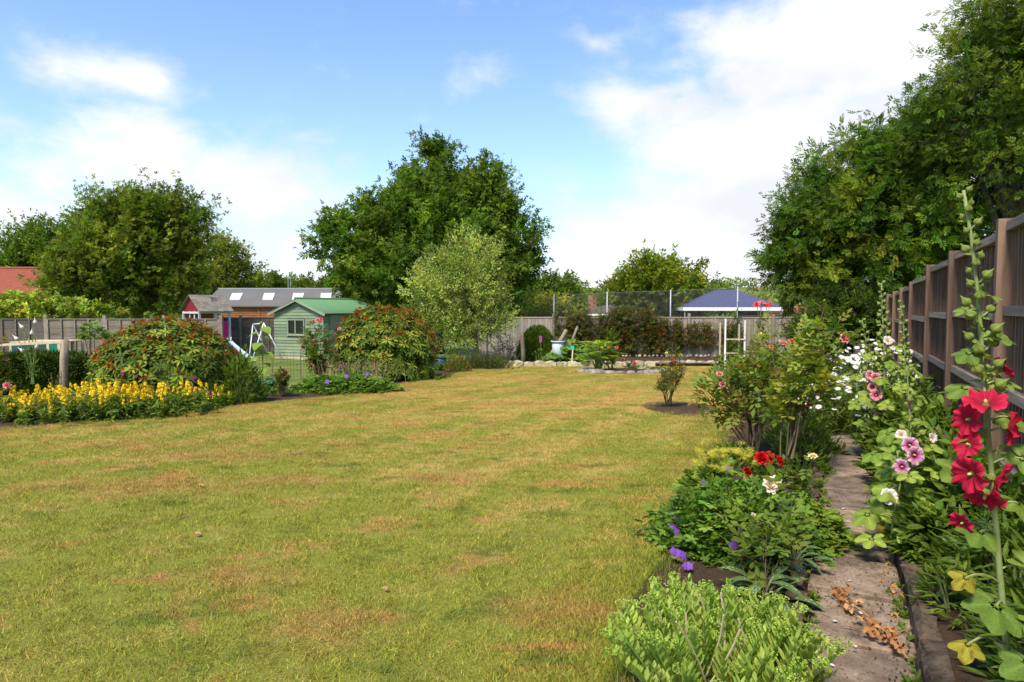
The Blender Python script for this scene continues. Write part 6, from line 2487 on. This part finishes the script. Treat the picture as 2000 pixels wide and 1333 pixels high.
# the near one with crimson flowers
d = 1.62
b = W(.33, (d + .4472 * .33) / .8944, .1)
stem = [np.array((P(1990, 1400, d)[0], d, .12)), P(1972, 1320, d), P(1955, 1150, d), P(1940, 960, d), P(1925, 800, d), P(1915, 640, d), P(1903, 500, d), P(1882, 372, d)]
hollyhock('tall hollyhock with large crimson flowers and a long budded tip, close to the camera', stem, .0105,
          [(P(1925, 792, d - .05), 'red', .047, (-.25, -.3, .85)), (P(1895, 820, d - .02), 'red', .038, (-.95, -.3, .1)), (P(1965, 835, d - .03), 'red', .042, (.85, -.35, -.1)), (P(1900, 925, d - .06), 'red', .045, (-.95, -.3, -.1)),
           (P(1940, 935, d - .06), 'red', .048, (.7, -.5, -.35)), (P(1925, 965, d - .05), 'red', .044, (-.45, -.4, -.75)), (P(1955, 722, d), 'red', .03, (.7, -.2, .5)), (P(1893, 870, d - .03), 'red', .034, (-.8, -.4, .4)), (P(1882, 1020, d), 'red', .03, (-.8, -.3, -.3))],
          32, .70, .0125,
          [(.42, 3.9, .07, 1.25, 'g'), (.47, -.35, .06, 1.3, 'g'), (.45, 3.45, .12, .6, 'y'), (.36, 3.6, .17, .7, 'y'), (.38, -.5, .10, 1.2, 'g'), (.40, 5.0, .08, 1.1, 'g'), (.35, 4.5, .1, 1.3, 'g'),
           (.52, 3.5, .06, .85, 'g'), (.56, -.15, .05, .9, 'g'), (.60, 3.2, .09, .9, 'g'), (.62, -.2, .07, 1.0, 'g'), (.66, 3.3, .05, .7, 'g'), (.68, -.1, .05, .8, 'g'), (.72, 3.1, .05, .7, 'g'), (.73, .0, .045, .7, 'g'),
           (.77, 3.3, .04, .6, 'g'), (.79, -.2, .04, .6, 'g'), (.83, 3.0, .03, .5, 'g'), (.85, .1, .03, .5, 'g')],
          .066, near=True)

# mauve-flowered one at the kerb
d = 4.25
base = np.array((P(1775, 1020, d)[0], d, float(gz(0, d)) + .11))
hollyhock('hollyhock with mauve pink flowers and broad pale leaves beside the kerb', [base, P(1782, 960, d), P(1783, 880, d), P(1776, 800, d), P(1770, 702, d)], .012,
          [(P(1776, 870, d - .26), 'mauve', .052, (-.2, -1, .15)), (P(1784, 889, d - .28), 'mauve', .058, (.1, -1, .1)), (P(1763, 912, d - .24), 'mauve', .05, (-.8, -.5, .1)), (P(1770, 928, d - .22), 'mauve', .04, (-.6, -.6, -.2)),
           (P(1768, 966, d - .03), 'mauve', .04, (-.4, -.5, -.5)), (P(1760, 850, d), 'pale', .035, (-.5, -.7, .2)), (P(1820, 855, d + .2), 'pale', .035, (.2, -1, .2))],
          16, .55, .017, [(f, a, .14, s_, k) for f, a, s_, k in ((.1, 3.6, 1.2, 'g'), (.12, 5.2, 1.3, 'g'), (.18, 4.2, 1.2, 'g'), (.2, .2, 1.1, 'g'), (.26, 3.0, 1.1, 'g'), (.3, 5.6, 1.2, 'g'), (.36, 4.0, 1.0, 'g'), (.42, .4, 1.0, 'g'), (.45, 3.3, .9, 'g'),
                                                                  (.5, 5.0, .8, 'g'), (.55, 2.8, .8, 'g'), (.05, 4.6, 1.0, 'b'), (.07, 3.3, 1.0, 'y'), (.6, .3, .7, 'g'), (.33, 2.2, 1.1, 'g'), (.23, 1.2, 1.0, 'g'), (.15, 2.7, 1.2, 'g'), (.28, 4.6, 1.2, 'g'), (.38, 5.3, 1.0, 'g'), (.48, 4.1, .9, 'g'), (.4, 2.9, 1.0, 'g'), (.08, 3.9, 1.2, 'g'), (.53, 3.9, .8, 'g'), (.65, 4.6, .6, 'g'))], .105)
d = 4.05
base = np.array((P(1738, 1090, d)[0], d, float(gz(0, d)) + .08))
hollyhock('short leafy hollyhock with one yellow bloom leaning over the kerb', [base, P(1745, 1010, d), P(1760, 940, d), P(1752, 880, d)], .009,
          [(P(1735, 970, d - .1), 'pale', .05, (-.3, -1, .3))], 4, .75, .014,
          [(f, a, .15, s_, k) for f, a, s_, k in ((.1, 3.4, 1.1, 'g'), (.2, 4.8, 1.2, 'g'), (.3, 2.9, 1.1, 'g'), (.45, 5.4, 1.1, 'g'), (.6, 3.8, 1.0, 'g'), (.75, 4.5, .9, 'g'), (.9, 3.0, .8, 'g'), (.15, .3, 1.1, 'b'), (.5, 1.0, 1.0, 'g'))], .1)

# pink-flowered ones further back
d = 7.2
base = np.array((P(1728, 880, d)[0], d, float(gz(0, d)) + .11))
hollyhock('hollyhock with rosy pink flowers on its lower stem and a tall green spire', [base, P(1728, 800, d), P(1727, 700, d), P(1724, 620, d), P(1721, 553, d)], .014,
          [(P(1709, 739, d - .1), 'pink', .062, (-.1, -1, .15)), (P(1700, 733, d - .05), 'pink', .05, (-.9, -.5, .2)), (P(1711, 772, d - .1), 'pink', .062, (-.55, -.9, .05)), (P(1704, 757, d - .06), 'pink', .05, (-.7, -.6, .3)),
           (P(1725, 794, d - .12), 'pink', .058, (.15, -1, .05)), (P(1715, 811, d - .08), 'pink', .045, (-.3, -.7, -.5)), (P(1714, 760, d - .1), 'pale', .045, (.3, -.8, .4))],
          40, .42, .026, [(f, a, .17, s_, 'g') for f, a, s_ in ((.08, 3.6, 1.1), (.12, 5.2, 1.2), (.18, 4.2, 1.1), (.24, .2, 1.0), (.3, 3.0, 1.0), (.36, 5.6, 1.0), (.42, 4.0, .9), (.48, .4, .8), (.54, 3.3, .7), (.6, 5.2, .6), (.05, 2.8, 1.1), (.28, 4.9, 1.0))], .13)
d = 6.5
base = np.array((P(1768, 900, d)[0], d, float(gz(0, d)) + .11))
hollyhock('slender green hollyhock spire in bud before the dark fence', [base, P(1768, 800, d), P(1768, 700, d), P(1765, 640, d), P(1758, 590, d)], .012, [(P(1733, 666, d + .5), 'pale', .05, (0, -1, .4))],
          34, .4, .022, [(f, a, .16, s_, 'g') for f, a, s_ in ((.08, 3.6, 1.1), (.14, 5.2, 1.2), (.2, 4.2, 1.1), (.26, .2, 1.0), (.34, 3.0, 1.0), (.4, 5.6, 1.0), (.46, 4.0, .9), (.54, .4, .8), (.6, 3.3, .6), (.3, 4.8, 1.0), (.1, .9, 1.0))], .12)
d = 8.0
base = np.array((P(1705, 850, d)[0], d, float(gz(0, d)) + .11))
hollyhock('hollyhock in green bud leaning left before the daisies', [base, P(1700, 760, d), P(1695, 690, d), P(1684, 625, d)], .012, [(P(1700, 778, d), 'pink', .04, (-.5, -1, 0))],
          24, .45, .026, [(f, a, .16, s_, 'g') for f, a, s_ in ((.1, 3.6, 1.1), (.2, 5.2, 1.2), (.3, 4.2, 1.1), (.4, .2, 1.0), (.5, 3.0, .9), (.6, 5.2, .8), (.25, 2.6, 1.0))], .12)
# foxglove-like purple spires
for px, py, dd_, lab in ((1826, 838, 5.0, 'small magenta flower spike among the leaves at the fence foot'), (1772, 775, 5.6, 'thin purple spike between the two leafy hollyhocks')):
    b_ = np.array((P(px, 900, dd_)[0], dd_, float(gz(0, dd_)) + .11))
    t = thing('purple_spike', lab, 'flowers', b_)
    zt = P(px, py, dd_)[2] - b_[2]
    MB().tube([(0, 0, 0), (0, 0, zt)], [.005, .003], 5, (.12, .16, .05)).build('stem', M_CANE, t)
    mb = MB()
    n = 40
    a = rng.uniform(0, 6.28, n)
    z = zt - .13 * rng.random(n)
    dd2 = np.stack([np.cos(a), np.sin(a), np.full(n, .3)], -1)
    scatter(mb, oval(.6, 2, .2, .2), np.stack([0 * a, 0 * a, z], -1), dd2, sph(n), .024, pick([(.22, .02, .18), (.30, .04, .22)], n))
    mb.build('flower_spike', M_PETAL, t)

# leafy filling of the fence bed
BEDG = [(.042, .082, .018), (.065, .115, .025), (.09, .145, .032), (.05, .095, .022)]
for i, (n_, s_, r, m, lf, T, pal, lab) in enumerate((
        (.82, 2.35, (.2, .42, .6), 900, .12, OV3, DARKG, 'dark dense leafy plant behind the near crimson hollyhock'),
        (.80, 3.1, (.22, .42, .55), 1000, .10, LANCE, DARKG + GREENS, 'feathery dark green perennial at the near part of the fence bed'),
        (.76, 3.9, (.24, .42, .52), 900, .10, LANCE, BEDG, 'narrow-leaved bushy plant against the near fence boards'),
        (.72, 4.8, (.28, .45, .62), 900, .10, OV3, BEDG, 'leafy plant between the mauve hollyhock and the fence'),
        (.66, 5.8, (.3, .5, .6), 900, .11, OV3, GREENS, 'light green leafy plant along the fence beyond the mauve hollyhock'),
        (.70, 6.9, (.28, .5, .7), 900, .11, OV3, GREENS, 'tall leafy plant along the fence beside the green hollyhock spire'),
        (.66, 8.1, (.3, .6, .7), 900, .11, OV3, GREENS, 'leafy mass at the fence foot behind the rosy hollyhock'),
        (.7, 9.6, (.3, .7, .75), 900, .12, OV3, DARKG + GREENS, 'leafy mass at the fence foot behind the daisies'),
        (.5, 3.75, (.1, .2, .26), 260, .07, LANCE, GREENS, 'thin sprawling plant tumbling over the kerb'),
        (.47, 4.5, (.12, .3, .34), 500, .08, OV3, GREENS, 'leafy plant spilling over the kerb below the mauve hollyhock'),
        (.44, 5.4, (.16, .4, .3), 500, .08, OV3, GREENS, 'green edging plant spilling over the kerb half-way along the path'),
        (.44, 6.6, (.16, .45, .32), 500, .09, OV3, GREENS, 'green edging plant over the kerb below the rosy hollyhock'),
        (.44, 8.0, (.18, .6, .34), 500, .09, OV3, GREENS, 'green edging plant over the kerb at the far part of the path'),
        (.78, 1.6, (.2, .3, .4), 500, .13, OV4, BEDG, 'broad-leaved plant in the nearest corner of the fence bed'))):
    leafy_plant('bed_plant', lab, 'plant', W(n_, s_, .11), r, m, lf, T, pal, up=.4, group='plants filling the fence bed')


# ------------------------------------------------------------------ near left part of the bed: sedum, cranesbill, lungwort, roses
def sedum():
    b = np.array((.84, 2.68, 0.02))
    t = thing('sedum', 'pale green fleshy-leaved sedum clump in the nearest corner of the rose bed', 'plant', b)
    lm, st, hd = MB(), MB(), MB()
    n = 230
    a = rng.uniform(0, 2 * math.pi, n)
    q = np.sqrt(rng.random(n))
    p = np.stack([np.cos(a) * q * .27, np.sin(a) * q * .3, np.zeros(n)], -1)
    h = (.34 - .12 * q ** 2) * rng.uniform(.7, 1.18, n)
    tip = p + np.stack([np.cos(a) * q * rng.uniform(.1, .26, n), np.sin(a) * q * rng.uniform(.1, .26, n), h], -1)
    scatter(st, STICK, p, tip - p, sph(n), np.stack([np.full(n, .005), np.linalg.norm(tip - p, axis=1), np.full(n, .004)], -1), pick([(.20, .28, .09)], n))
    m = 21
    k = np.repeat(np.arange(n), m)
    f = np.tile((np.arange(m) + .5) / m, n) * .8 + .2
    ang = np.tile(np.arange(m) * 2.1, n) + rng.uniform(0, 6, n)[k]
    d = nrm(np.stack([np.cos(ang), np.sin(ang), .75 + .8 * f], -1))
    pos = p[k] + (tip - p)[k] * f[:, None]
    T = oval(.40, 4, .16, -.1, .52)
    scatter(lm, T, pos, d, np.array((0, 0, 1.0)) + d * np.array((-.8, -.8, 0)) + sph(len(k)) * .12, (.029 + .028 * (1 - np.abs(f - .55) * 1.3)) * rng.uniform(.85, 1.2, len(k)),
            pick([(.23, .32, .115), (.29, .375, .16), (.18, .27, .085)], n, .1)[k] * (1 + rng.normal(0, .09, (len(k), 1))))
    for i in range(9):
        q0 = np.array((rng.uniform(-.25, .1), rng.uniform(-.2, .15), .05))
        st.tube(curve(q0, q0 + np.array((rng.normal(0, .06), rng.normal(0, .06), rng.uniform(.22, .36))), (.02, 0, 0), 5), .004, 5, (.42, .34, .22))
    sel = np.where((rng.random(n) < .34))[0]
    k = np.repeat(sel, 46)
    off = sph(len(k)) * np.array((.028, .028, .014))
    bt, bf = bud(5, .2)
    scatter(hd, (bt, bf), tip[k] + off + np.array((0, 0, .02)), nrm(off * 20 + np.array((0, 0, 1.0))), sph(len(k)), .0032, pick([(.22, .32, .11), (.28, .38, .16)], len(k)))
    st.build('stems', M_CANE, t, False, 'stuff')
    lm.build('foliage', M_LEAF, t, True, 'stuff')
    hd.build('flower_heads', M_LEAF, t, False, 'stuff')


sedum()
gb = G(1455, 1085)
geranium('mounded cranesbill with lobed leaves and a few violet flowers at the lawn edge', gb + np.array((0, .15, 0)), (.58, .5, .40), 1500, .05,
         [(P(1312, 978, 4.5), .017), (P(1307, 999, 4.4), .017), (P(1324, 1009, 4.35), .021), (P(1314, 1030, 4.3), .018), (P(1318, 1039, 4.25), .021), (P(1313, 1077, 4.0), .022), (P(1322, 1081, 4.0), .022), (P(1331, 1085, 4.0), .022),
          (P(1336, 1106, 3.9), .02), (P(1346, 1107, 3.9), .021), (P(1430, 1064, 3.9), .023), (P(1372, 946, 4.7), .018), (P(1420, 916, 5.0), .019), (P(1477, 956, 4.6), .022), (P(1441, 1036, 4.0), .014)])
leafy_plant('cranesbill', 'smaller cranesbill patch trailing onto the path', 'plant', G(1580, 1060), (.26, .36, .27), 420, .048, GERLEAF2, [(.085, .145, .030), (.12, .195, .042), (.15, .19, .05)], up=.15, lie=1.1)

# lady's mantle
t = leafy_plant('ladys_mantle', 'frothy yellow-green flowering plant behind the cranesbill', 'plant', P(1398, 935, 5.15) * np.array((1, 1, 0)) + np.array((0, 0, -.03)), (.34, .24, .38), 260, .07, GERLEAF2, [(.12, .18, .05)], up=.2, lie=1.1)
mb = MB()
n = 3600
k = rng.integers(0, 46, n)
cx = np.stack([rng.normal(.06, .15, 46), rng.normal(0, .1, 46), rng.uniform(.40, .54, 46)], -1)
scatter(mb, daisy(4, .7, .1, rows=1), cx[k] + sph(n) * np.array((.05, .04, .025)) * rng.random((n, 1)), sph(n), nrm(np.array((0, 0, 1.0)) + sph(n) * .6), .011, pick([(.62, .56, .06), (.54, .50, .06), (.68, .62, .10)], n, .12))
mb.build('flower_froth', M_SPIKE, t, False, 'stuff')

# lungwort: big spotted leaves, each its own part
LW = []
for k in range(3):
    tv, tf = oval(.46, 6, .12, .3 + .12 * k, .42)
    LW.append(MB().add(tv, tf).mesh('leaf', M_LUNG, True))


def lungwort(label, base, n, s, rad):
    t = thing('lungwort', label, 'plant', base)
    for i in range(n):
        a = 2 * math.pi * i / n * 2.6 + rng.uniform(-.3, .3)
        q = np.array((math.cos(a), math.sin(a), 0))
        p = q * rad * rng.uniform(.1, .6) + np.array((0, 0, rng.uniform(.05, .16)))
        place('leaf', LW[i % 3], t, p, q + np.array((0, 0, rng.uniform(.05, .55))), (0, 0, 1), s * rng.uniform(.75, 1.15))
        MB().tube([(0, 0, 0), p * np.array((.6, .6, .8)), p], .004, 4, (.12, .16, .06)).build('leaf_stalk', M_CANE, t)


lungwort('white-spotted lungwort leaves between the sedum and the path edging', G(1490, 1190), 34, .125, .3)
lungwort('second white-spotted lungwort tuft behind the white rose stem', G(1548, 1120), 26, .12, .26)
lungwort('silver-spotted lungwort tuft low at the kerb in the near corner', W(.3, 2.2, .03), 9, .12, .1)

# roses at the front
d = 3.68
rose('white_rose', 'thin white rose with an open creamy bloom above the spotted leaves', G(1495, 1190), [P(1510, 950, d), P(1560, 960, d + .1), P(1575, 1010, d), P(1465, 1000, d), P(1440, 1020, d + .1)],
     [(P(1513, 944, d), 'white', .044), (P(1503, 950, d - .05), 'white', .05), (P(1471, 1007, d), 'white', .016)], 52, .15, [(.10, .155, .045), (.13, .185, .055), (.085, .135, .035)], cane_r=.0045, cane_col=(.065, .05, .028), from_=.35, side=2)
d = 4.9
rose('yellow_rose', 'small rose with one pale yellow bloom at the path edge', W(-.36, 5.55), [P(1588, 900, d), P(1610, 935, d), P(1570, 930, d), P(1600, 960, d)], [(P(1588, 893, d), 'cream', .036)], 36, .16,
     [(.10, .155, .045), (.13, .185, .055)], cane_r=.006, from_=.35, side=1)
d = 5.0
rose('red_rose', 'deep red rose with two full blooms behind the cranesbill', np.array((P(1490, 960, d)[0], d, float(gz(0, d)))), [P(1490, 905, d), P(1525, 905, d), P(1460, 930, d), P(1505, 930, d), P(1475, 940, d)],
     [(P(1487, 897, d), 'red', .062), (P(1500, 895, d + .04), 'red', .055), (P(1522, 902, d), 'red', .045), (P(1458, 922, d), 'red', .04)], 110, .1, [(.055, .095, .024), (.085, .13, .035)], cane_r=.006, from_=.3)

# lily stems by the left post
t = thing('white_lilies', 'slender stems with white trumpet buds above the clipped hedge', 'flowers', on_ground(58, 12.9))
c = np.array(t.location)
LB = MB()
tv, tf = bud(8, 1.2)
LB.add(tv * np.array((1, 1.5, 1)), tf, np.where(tv[:, 1:2] < .6, (.5, .55, .3), (.82, .78, .72)))
LB = LB.mesh('flower', M_PETAL, True)
for (px, py, dx) in ((46, 643, -.5), (69, 634, .1), (36, 665, -.7), (54, 675, .3), (62, 655, .2), (48, 688, -1), (70, 682, .4)):
    e = P(px, py, 12.9) - c
    MB().tube(curve((rng.uniform(-.05, .05), 0, .3), e, (.03, 0, 0), 5), .008, 5, (.13, .18, .06)).build('stem', M_CANE, t)
    place('flower', LB, t, e, (dx, -.2, .8), (0, 1, 0), .034)
lm = MB()
n = 130
z = rng.uniform(.4, 1.15, n)
scatter(lm, LANCE, np.stack([rng.normal(0, .1, n), rng.normal(0, .05, n), z], -1), nrm(sph(n) + np.array((0, 0, .5))), sph(n), .11, pick(GREENS, n))
lm.build('foliage', M_LEAF, t, False, 'stuff')
leafy_plant('leafy_sapling', 'small sapling of broad green leaves before the grey panel fence', 'sapling', on_ground(180, 18.0) + np.array((0, 0, .0)), (.32, .3, .42), 130, .17, OVW, [(.09, .15, .06), (.12, .18, .07)], h0=1.02)
rose('thorny_twigs', 'bare twiggy stems beside the lichened post', on_ground(110, 12.0), [P(100, 728, 12), P(112, 735, 12), P(120, 725, 12), P(95, 740, 12), P(105, 750, 12)], [], 20, .06)['category'] = 'twigs'


# ------------------------------------------------------------------ litter: dried stem on the path, petals, fallen leaves
def crumpled(seed, col):
    T = palmate(5, .3, 4, 5, .0, .0, .3, .2, seed, .06)
    r = np.random.default_rng(seed)
    v = T[0].copy()
    v[:, 2] += .28 * np.sin(v[:, 0] * 5 + seed) * np.abs(v[:, 1]) + .22 * np.sin(v[:, 1] * 6 + v[:, 0] * 3) + r.normal(0, .03, len(v))
    v[:, 0] *= .75
    return MB().add(v, T[1], np.asarray(col) * T[2]).mesh('dry_leaf', M_DRY, True)


DRYL = [crumpled(5, (.42, .20, .075)), crumpled(6, (.34, .15, .06)), crumpled(7, (.48, .27, .12))]
a, e = G(1628, 1178), G(1772, 1312)
a[2] += .05
e[2] += .06
ds = thing('dried_stem', 'dead brown plant stem with crumpled leaves lying across the path', 'dead stem', (a + e) / 2 * np.array((1, 1, 0)) + np.array((0, 0, .04)))
c = np.array(ds.location)
pts = curve(a - c, e - c, (.02, .03, .02), 8)
MB().tube(pts, np.linspace(.006, .004, 8), 6, (.40, .24, .11)).build('stalk', M_DRY, ds, True)
for i in range(26):
    f = rng.choice([.02, .1, .22, .5, .62, .68, .75, .8, .86, .92, .97]) + rng.normal(0, .03)
    p = pts[0] + (pts[-1] - pts[0]) * np.clip(f, 0, 1) + np.array((rng.normal(0, .03), rng.normal(0, .03), rng.uniform(.0, .03)))
    place('dry_leaf', DRYL[i % 3], ds, p, sph(1)[0] * np.array((1, 1, .3)), (rng.normal(0, .5), rng.normal(0, .5), 1), rng.uniform(.025, .05))
for px, py, px1, py1 in ((1640, 1240, 1680, 1248), (1745, 1258, 1790, 1245)):
    q0, q1 = G(px, py), G(px1, py1)
    MB().tube(curve(q0 + (0, 0, .045) - c, q1 + (0, 0, .05) - c, (0, 0, .005), 4), .003, 5, (.30, .18, .10)).build('twig', M_DRY, ds)

PETL = MB()
tv, tf = oval(.7, 3, .1, -.12, .5)
PETL = PETL.add(tv, tf, (.78, .72, .66)).mesh('petal', M_PETAL, True)
spots = [(1659, 1147), (1640, 1166), (1672, 1190), (1677, 1215), (1631, 1227), (1666, 1277), (1609, 1267), (1660, 1150), (1645, 1005), (1690, 1015), (1700, 1000), (1660, 1030), (1652, 960), (1640, 925), (1676, 1062), (1692, 908), (1630, 1320)]
where = ['nearest the bottom edge of the picture', 'beside the dried stem']
for i, (px, py) in enumerate(spots):
    q = G(px, py) + np.array((0, 0, .042))
    o = place('fallen_petal', PETL, None, q, sph(1)[0] * np.array((1, 1, .0)) + np.array((.01, 0, 0)), (rng.normal(0, .15), rng.normal(0, .15), 1), rng.uniform(.022, .034))
    tag(o, 'small white petal fallen on the paving slabs', 'petal', 'fallen petals on the path')
LFM = MB()
T = palmate(5, .25, 3, 4, .2, .12, .3, .2, 9)
LFM = LFM.add(T[0], T[1], np.array((.50, .30, .16)) * T[2]).mesh('fallen_leaf', M_DRY, True)
for px, py, s_, lab in ((385, 1052, .03, 'pale brown fallen leaf on the open lawn, left of centre'), (752, 1161, .022, 'small brown fallen leaf on the lawn near the middle'), (393, 955, .035, 'pale curled leaf on the lawn beyond the larger fallen leaf'),
                        (362, 894, .035, 'far pale leaf on the lawn below the yellow flowers'), (1213, 817, .04, 'white fallen petal far out on the lawn'), (1386, 815, .035, 'white fleck on the lawn before the round rose bed')):
    q = G(px, py) + np.array((0, 0, .03))
    o = place('fallen_leaf', LFM if 'white' not in lab else PETL, None, q, sph(1)[0] * np.array((1, 1, 0)), (.1, -.2, 1), s_)
    tag(o, lab, 'leaf')
# brown leaves gathered along the kerb
for i in range(34):
    s_ = rng.uniform(3.8, 9.0)
    q = W(rng.uniform(.22, .31), s_, .045)
    o = place('fallen_leaf', DRYL[i % 3], None, q, sph(1)[0] * np.array((1, 1, 0)), (rng.normal(0, .4), rng.normal(0, .4), 1), rng.uniform(.018, .035))
    tag(o, 'small brown dead leaf caught on the path against the kerb', 'leaf', 'dead leaves along the kerb')

# weeds and crumbs along the path
mb = MB()
n = 900
s_ = rng.uniform(2.0, 9.5, n)
s_ = s_ + .12 * np.sin(s_ * 9)
side_ = rng.random(n) < .5
nn_ = np.where(side_, -.155 + np.abs(rng.normal(0, .035, n)), .315 - np.abs(rng.normal(0, .03, n)))
keep = np.sin(s_ * 5.1 + side_ * 2) + np.sin(s_ * 2.3) + rng.normal(0, .5, n) > .2
pos = np.array([W(a_, b_, .035) for a_, b_ in zip(nn_, s_)])[keep]
k = np.repeat(np.arange(len(pos)), 5)
scatter(mb, OV3, pos[k] + sph(len(k)) * .008, nrm(sph(len(k)) + np.array((0, 0, .7))), nrm(np.array((0, 0, 1.0)) + sph(len(k)) * .5), rng.uniform(.016, .042, len(k)), pick(GREENS, len(k)))
o = mb.build('path_weeds', M_LEAF, None, False, 'stuff')
tag(o, 'tiny green weeds along both edges of the paving', 'weeds')
mb = MB()
n = 750
s_ = rng.uniform(2.2, 10, n)
nn_ = np.where(rng.random(n) < .65, .31 - np.abs(rng.normal(0, .07, n)), rng.uniform(-.12, .3, n))
pos = np.array([W(a_, b_, .040) for a_, b_ in zip(nn_, s_)])
scatter(mb, merge([(bud(4, .3), np.eye(3), (0, 0, 0))]), pos, nrm(sph(n) * np.array((1, 1, .2))), sph(n), rng.uniform(.0015, .0055, n), pick([(.035, .025, .016), (.06, .04, .025), (.16, .09, .045)], n, .25))
o = mb.build('path_crumbs', M_CANE, None, False, 'stuff')
tag(o, 'crumbs of soil and dead matter scattered over the paving', 'debris')

# longer green grass left standing along the lawn's edges
mb = MB()
pts_ = []
for a_, b_ in zip(LEFT[:-1], LEFT[1:]):
    m = int(np.linalg.norm(b_ - a_) * 260)
    u = rng.random((m, 1))
    q = a_ + (b_ - a_) * u
    off = rng.normal(-.02, .09, (m, 1))
    pts_.append(np.concatenate([q[:, :1], q[:, 1:] + off], 1))
s_ = rng.uniform(2.2, 12, 3600)
off = rng.normal(0, .05, 3600)
pts_.append(np.array([W(float(bed_n(a_)) + b_, a_)[:2] for a_, b_ in zip(s_, off)]))
q = np.concatenate(pts_)
q = q[rng.random(len(q)) < .55 + .45 * np.sin(q[:, 0] * 6 + q[:, 1] * 4)]
n = len(q)
pos = np.stack([q[:, 0], q[:, 1], gz(0, q[:, 1]) + .004], -1)
T = (np.array([(-.5, 0, 0), (.5, 0, 0), (.35, .55, .06), (-.35, .55, .06), (0, 1, .25)]), [np.array([(0, 1, 2, 3)]), np.array([(3, 2, 4)])])
h_ = rng.uniform(.03, .085, n)
scatter(mb, T, pos, nrm(sph(n) * np.array((.6, .6, .1)) + np.array((0, 0, 1.0))), sph(n), np.stack([np.full(n, .006), h_, h_], -1), pick([(.085, .15, .024), (.12, .185, .035), (.16, .20, .05)], n))
o = mb.build('edge_grass', M_LEAF, None, False, 'stuff')
tag(o, 'longer green grass left standing along the edges of the lawn', 'grass')
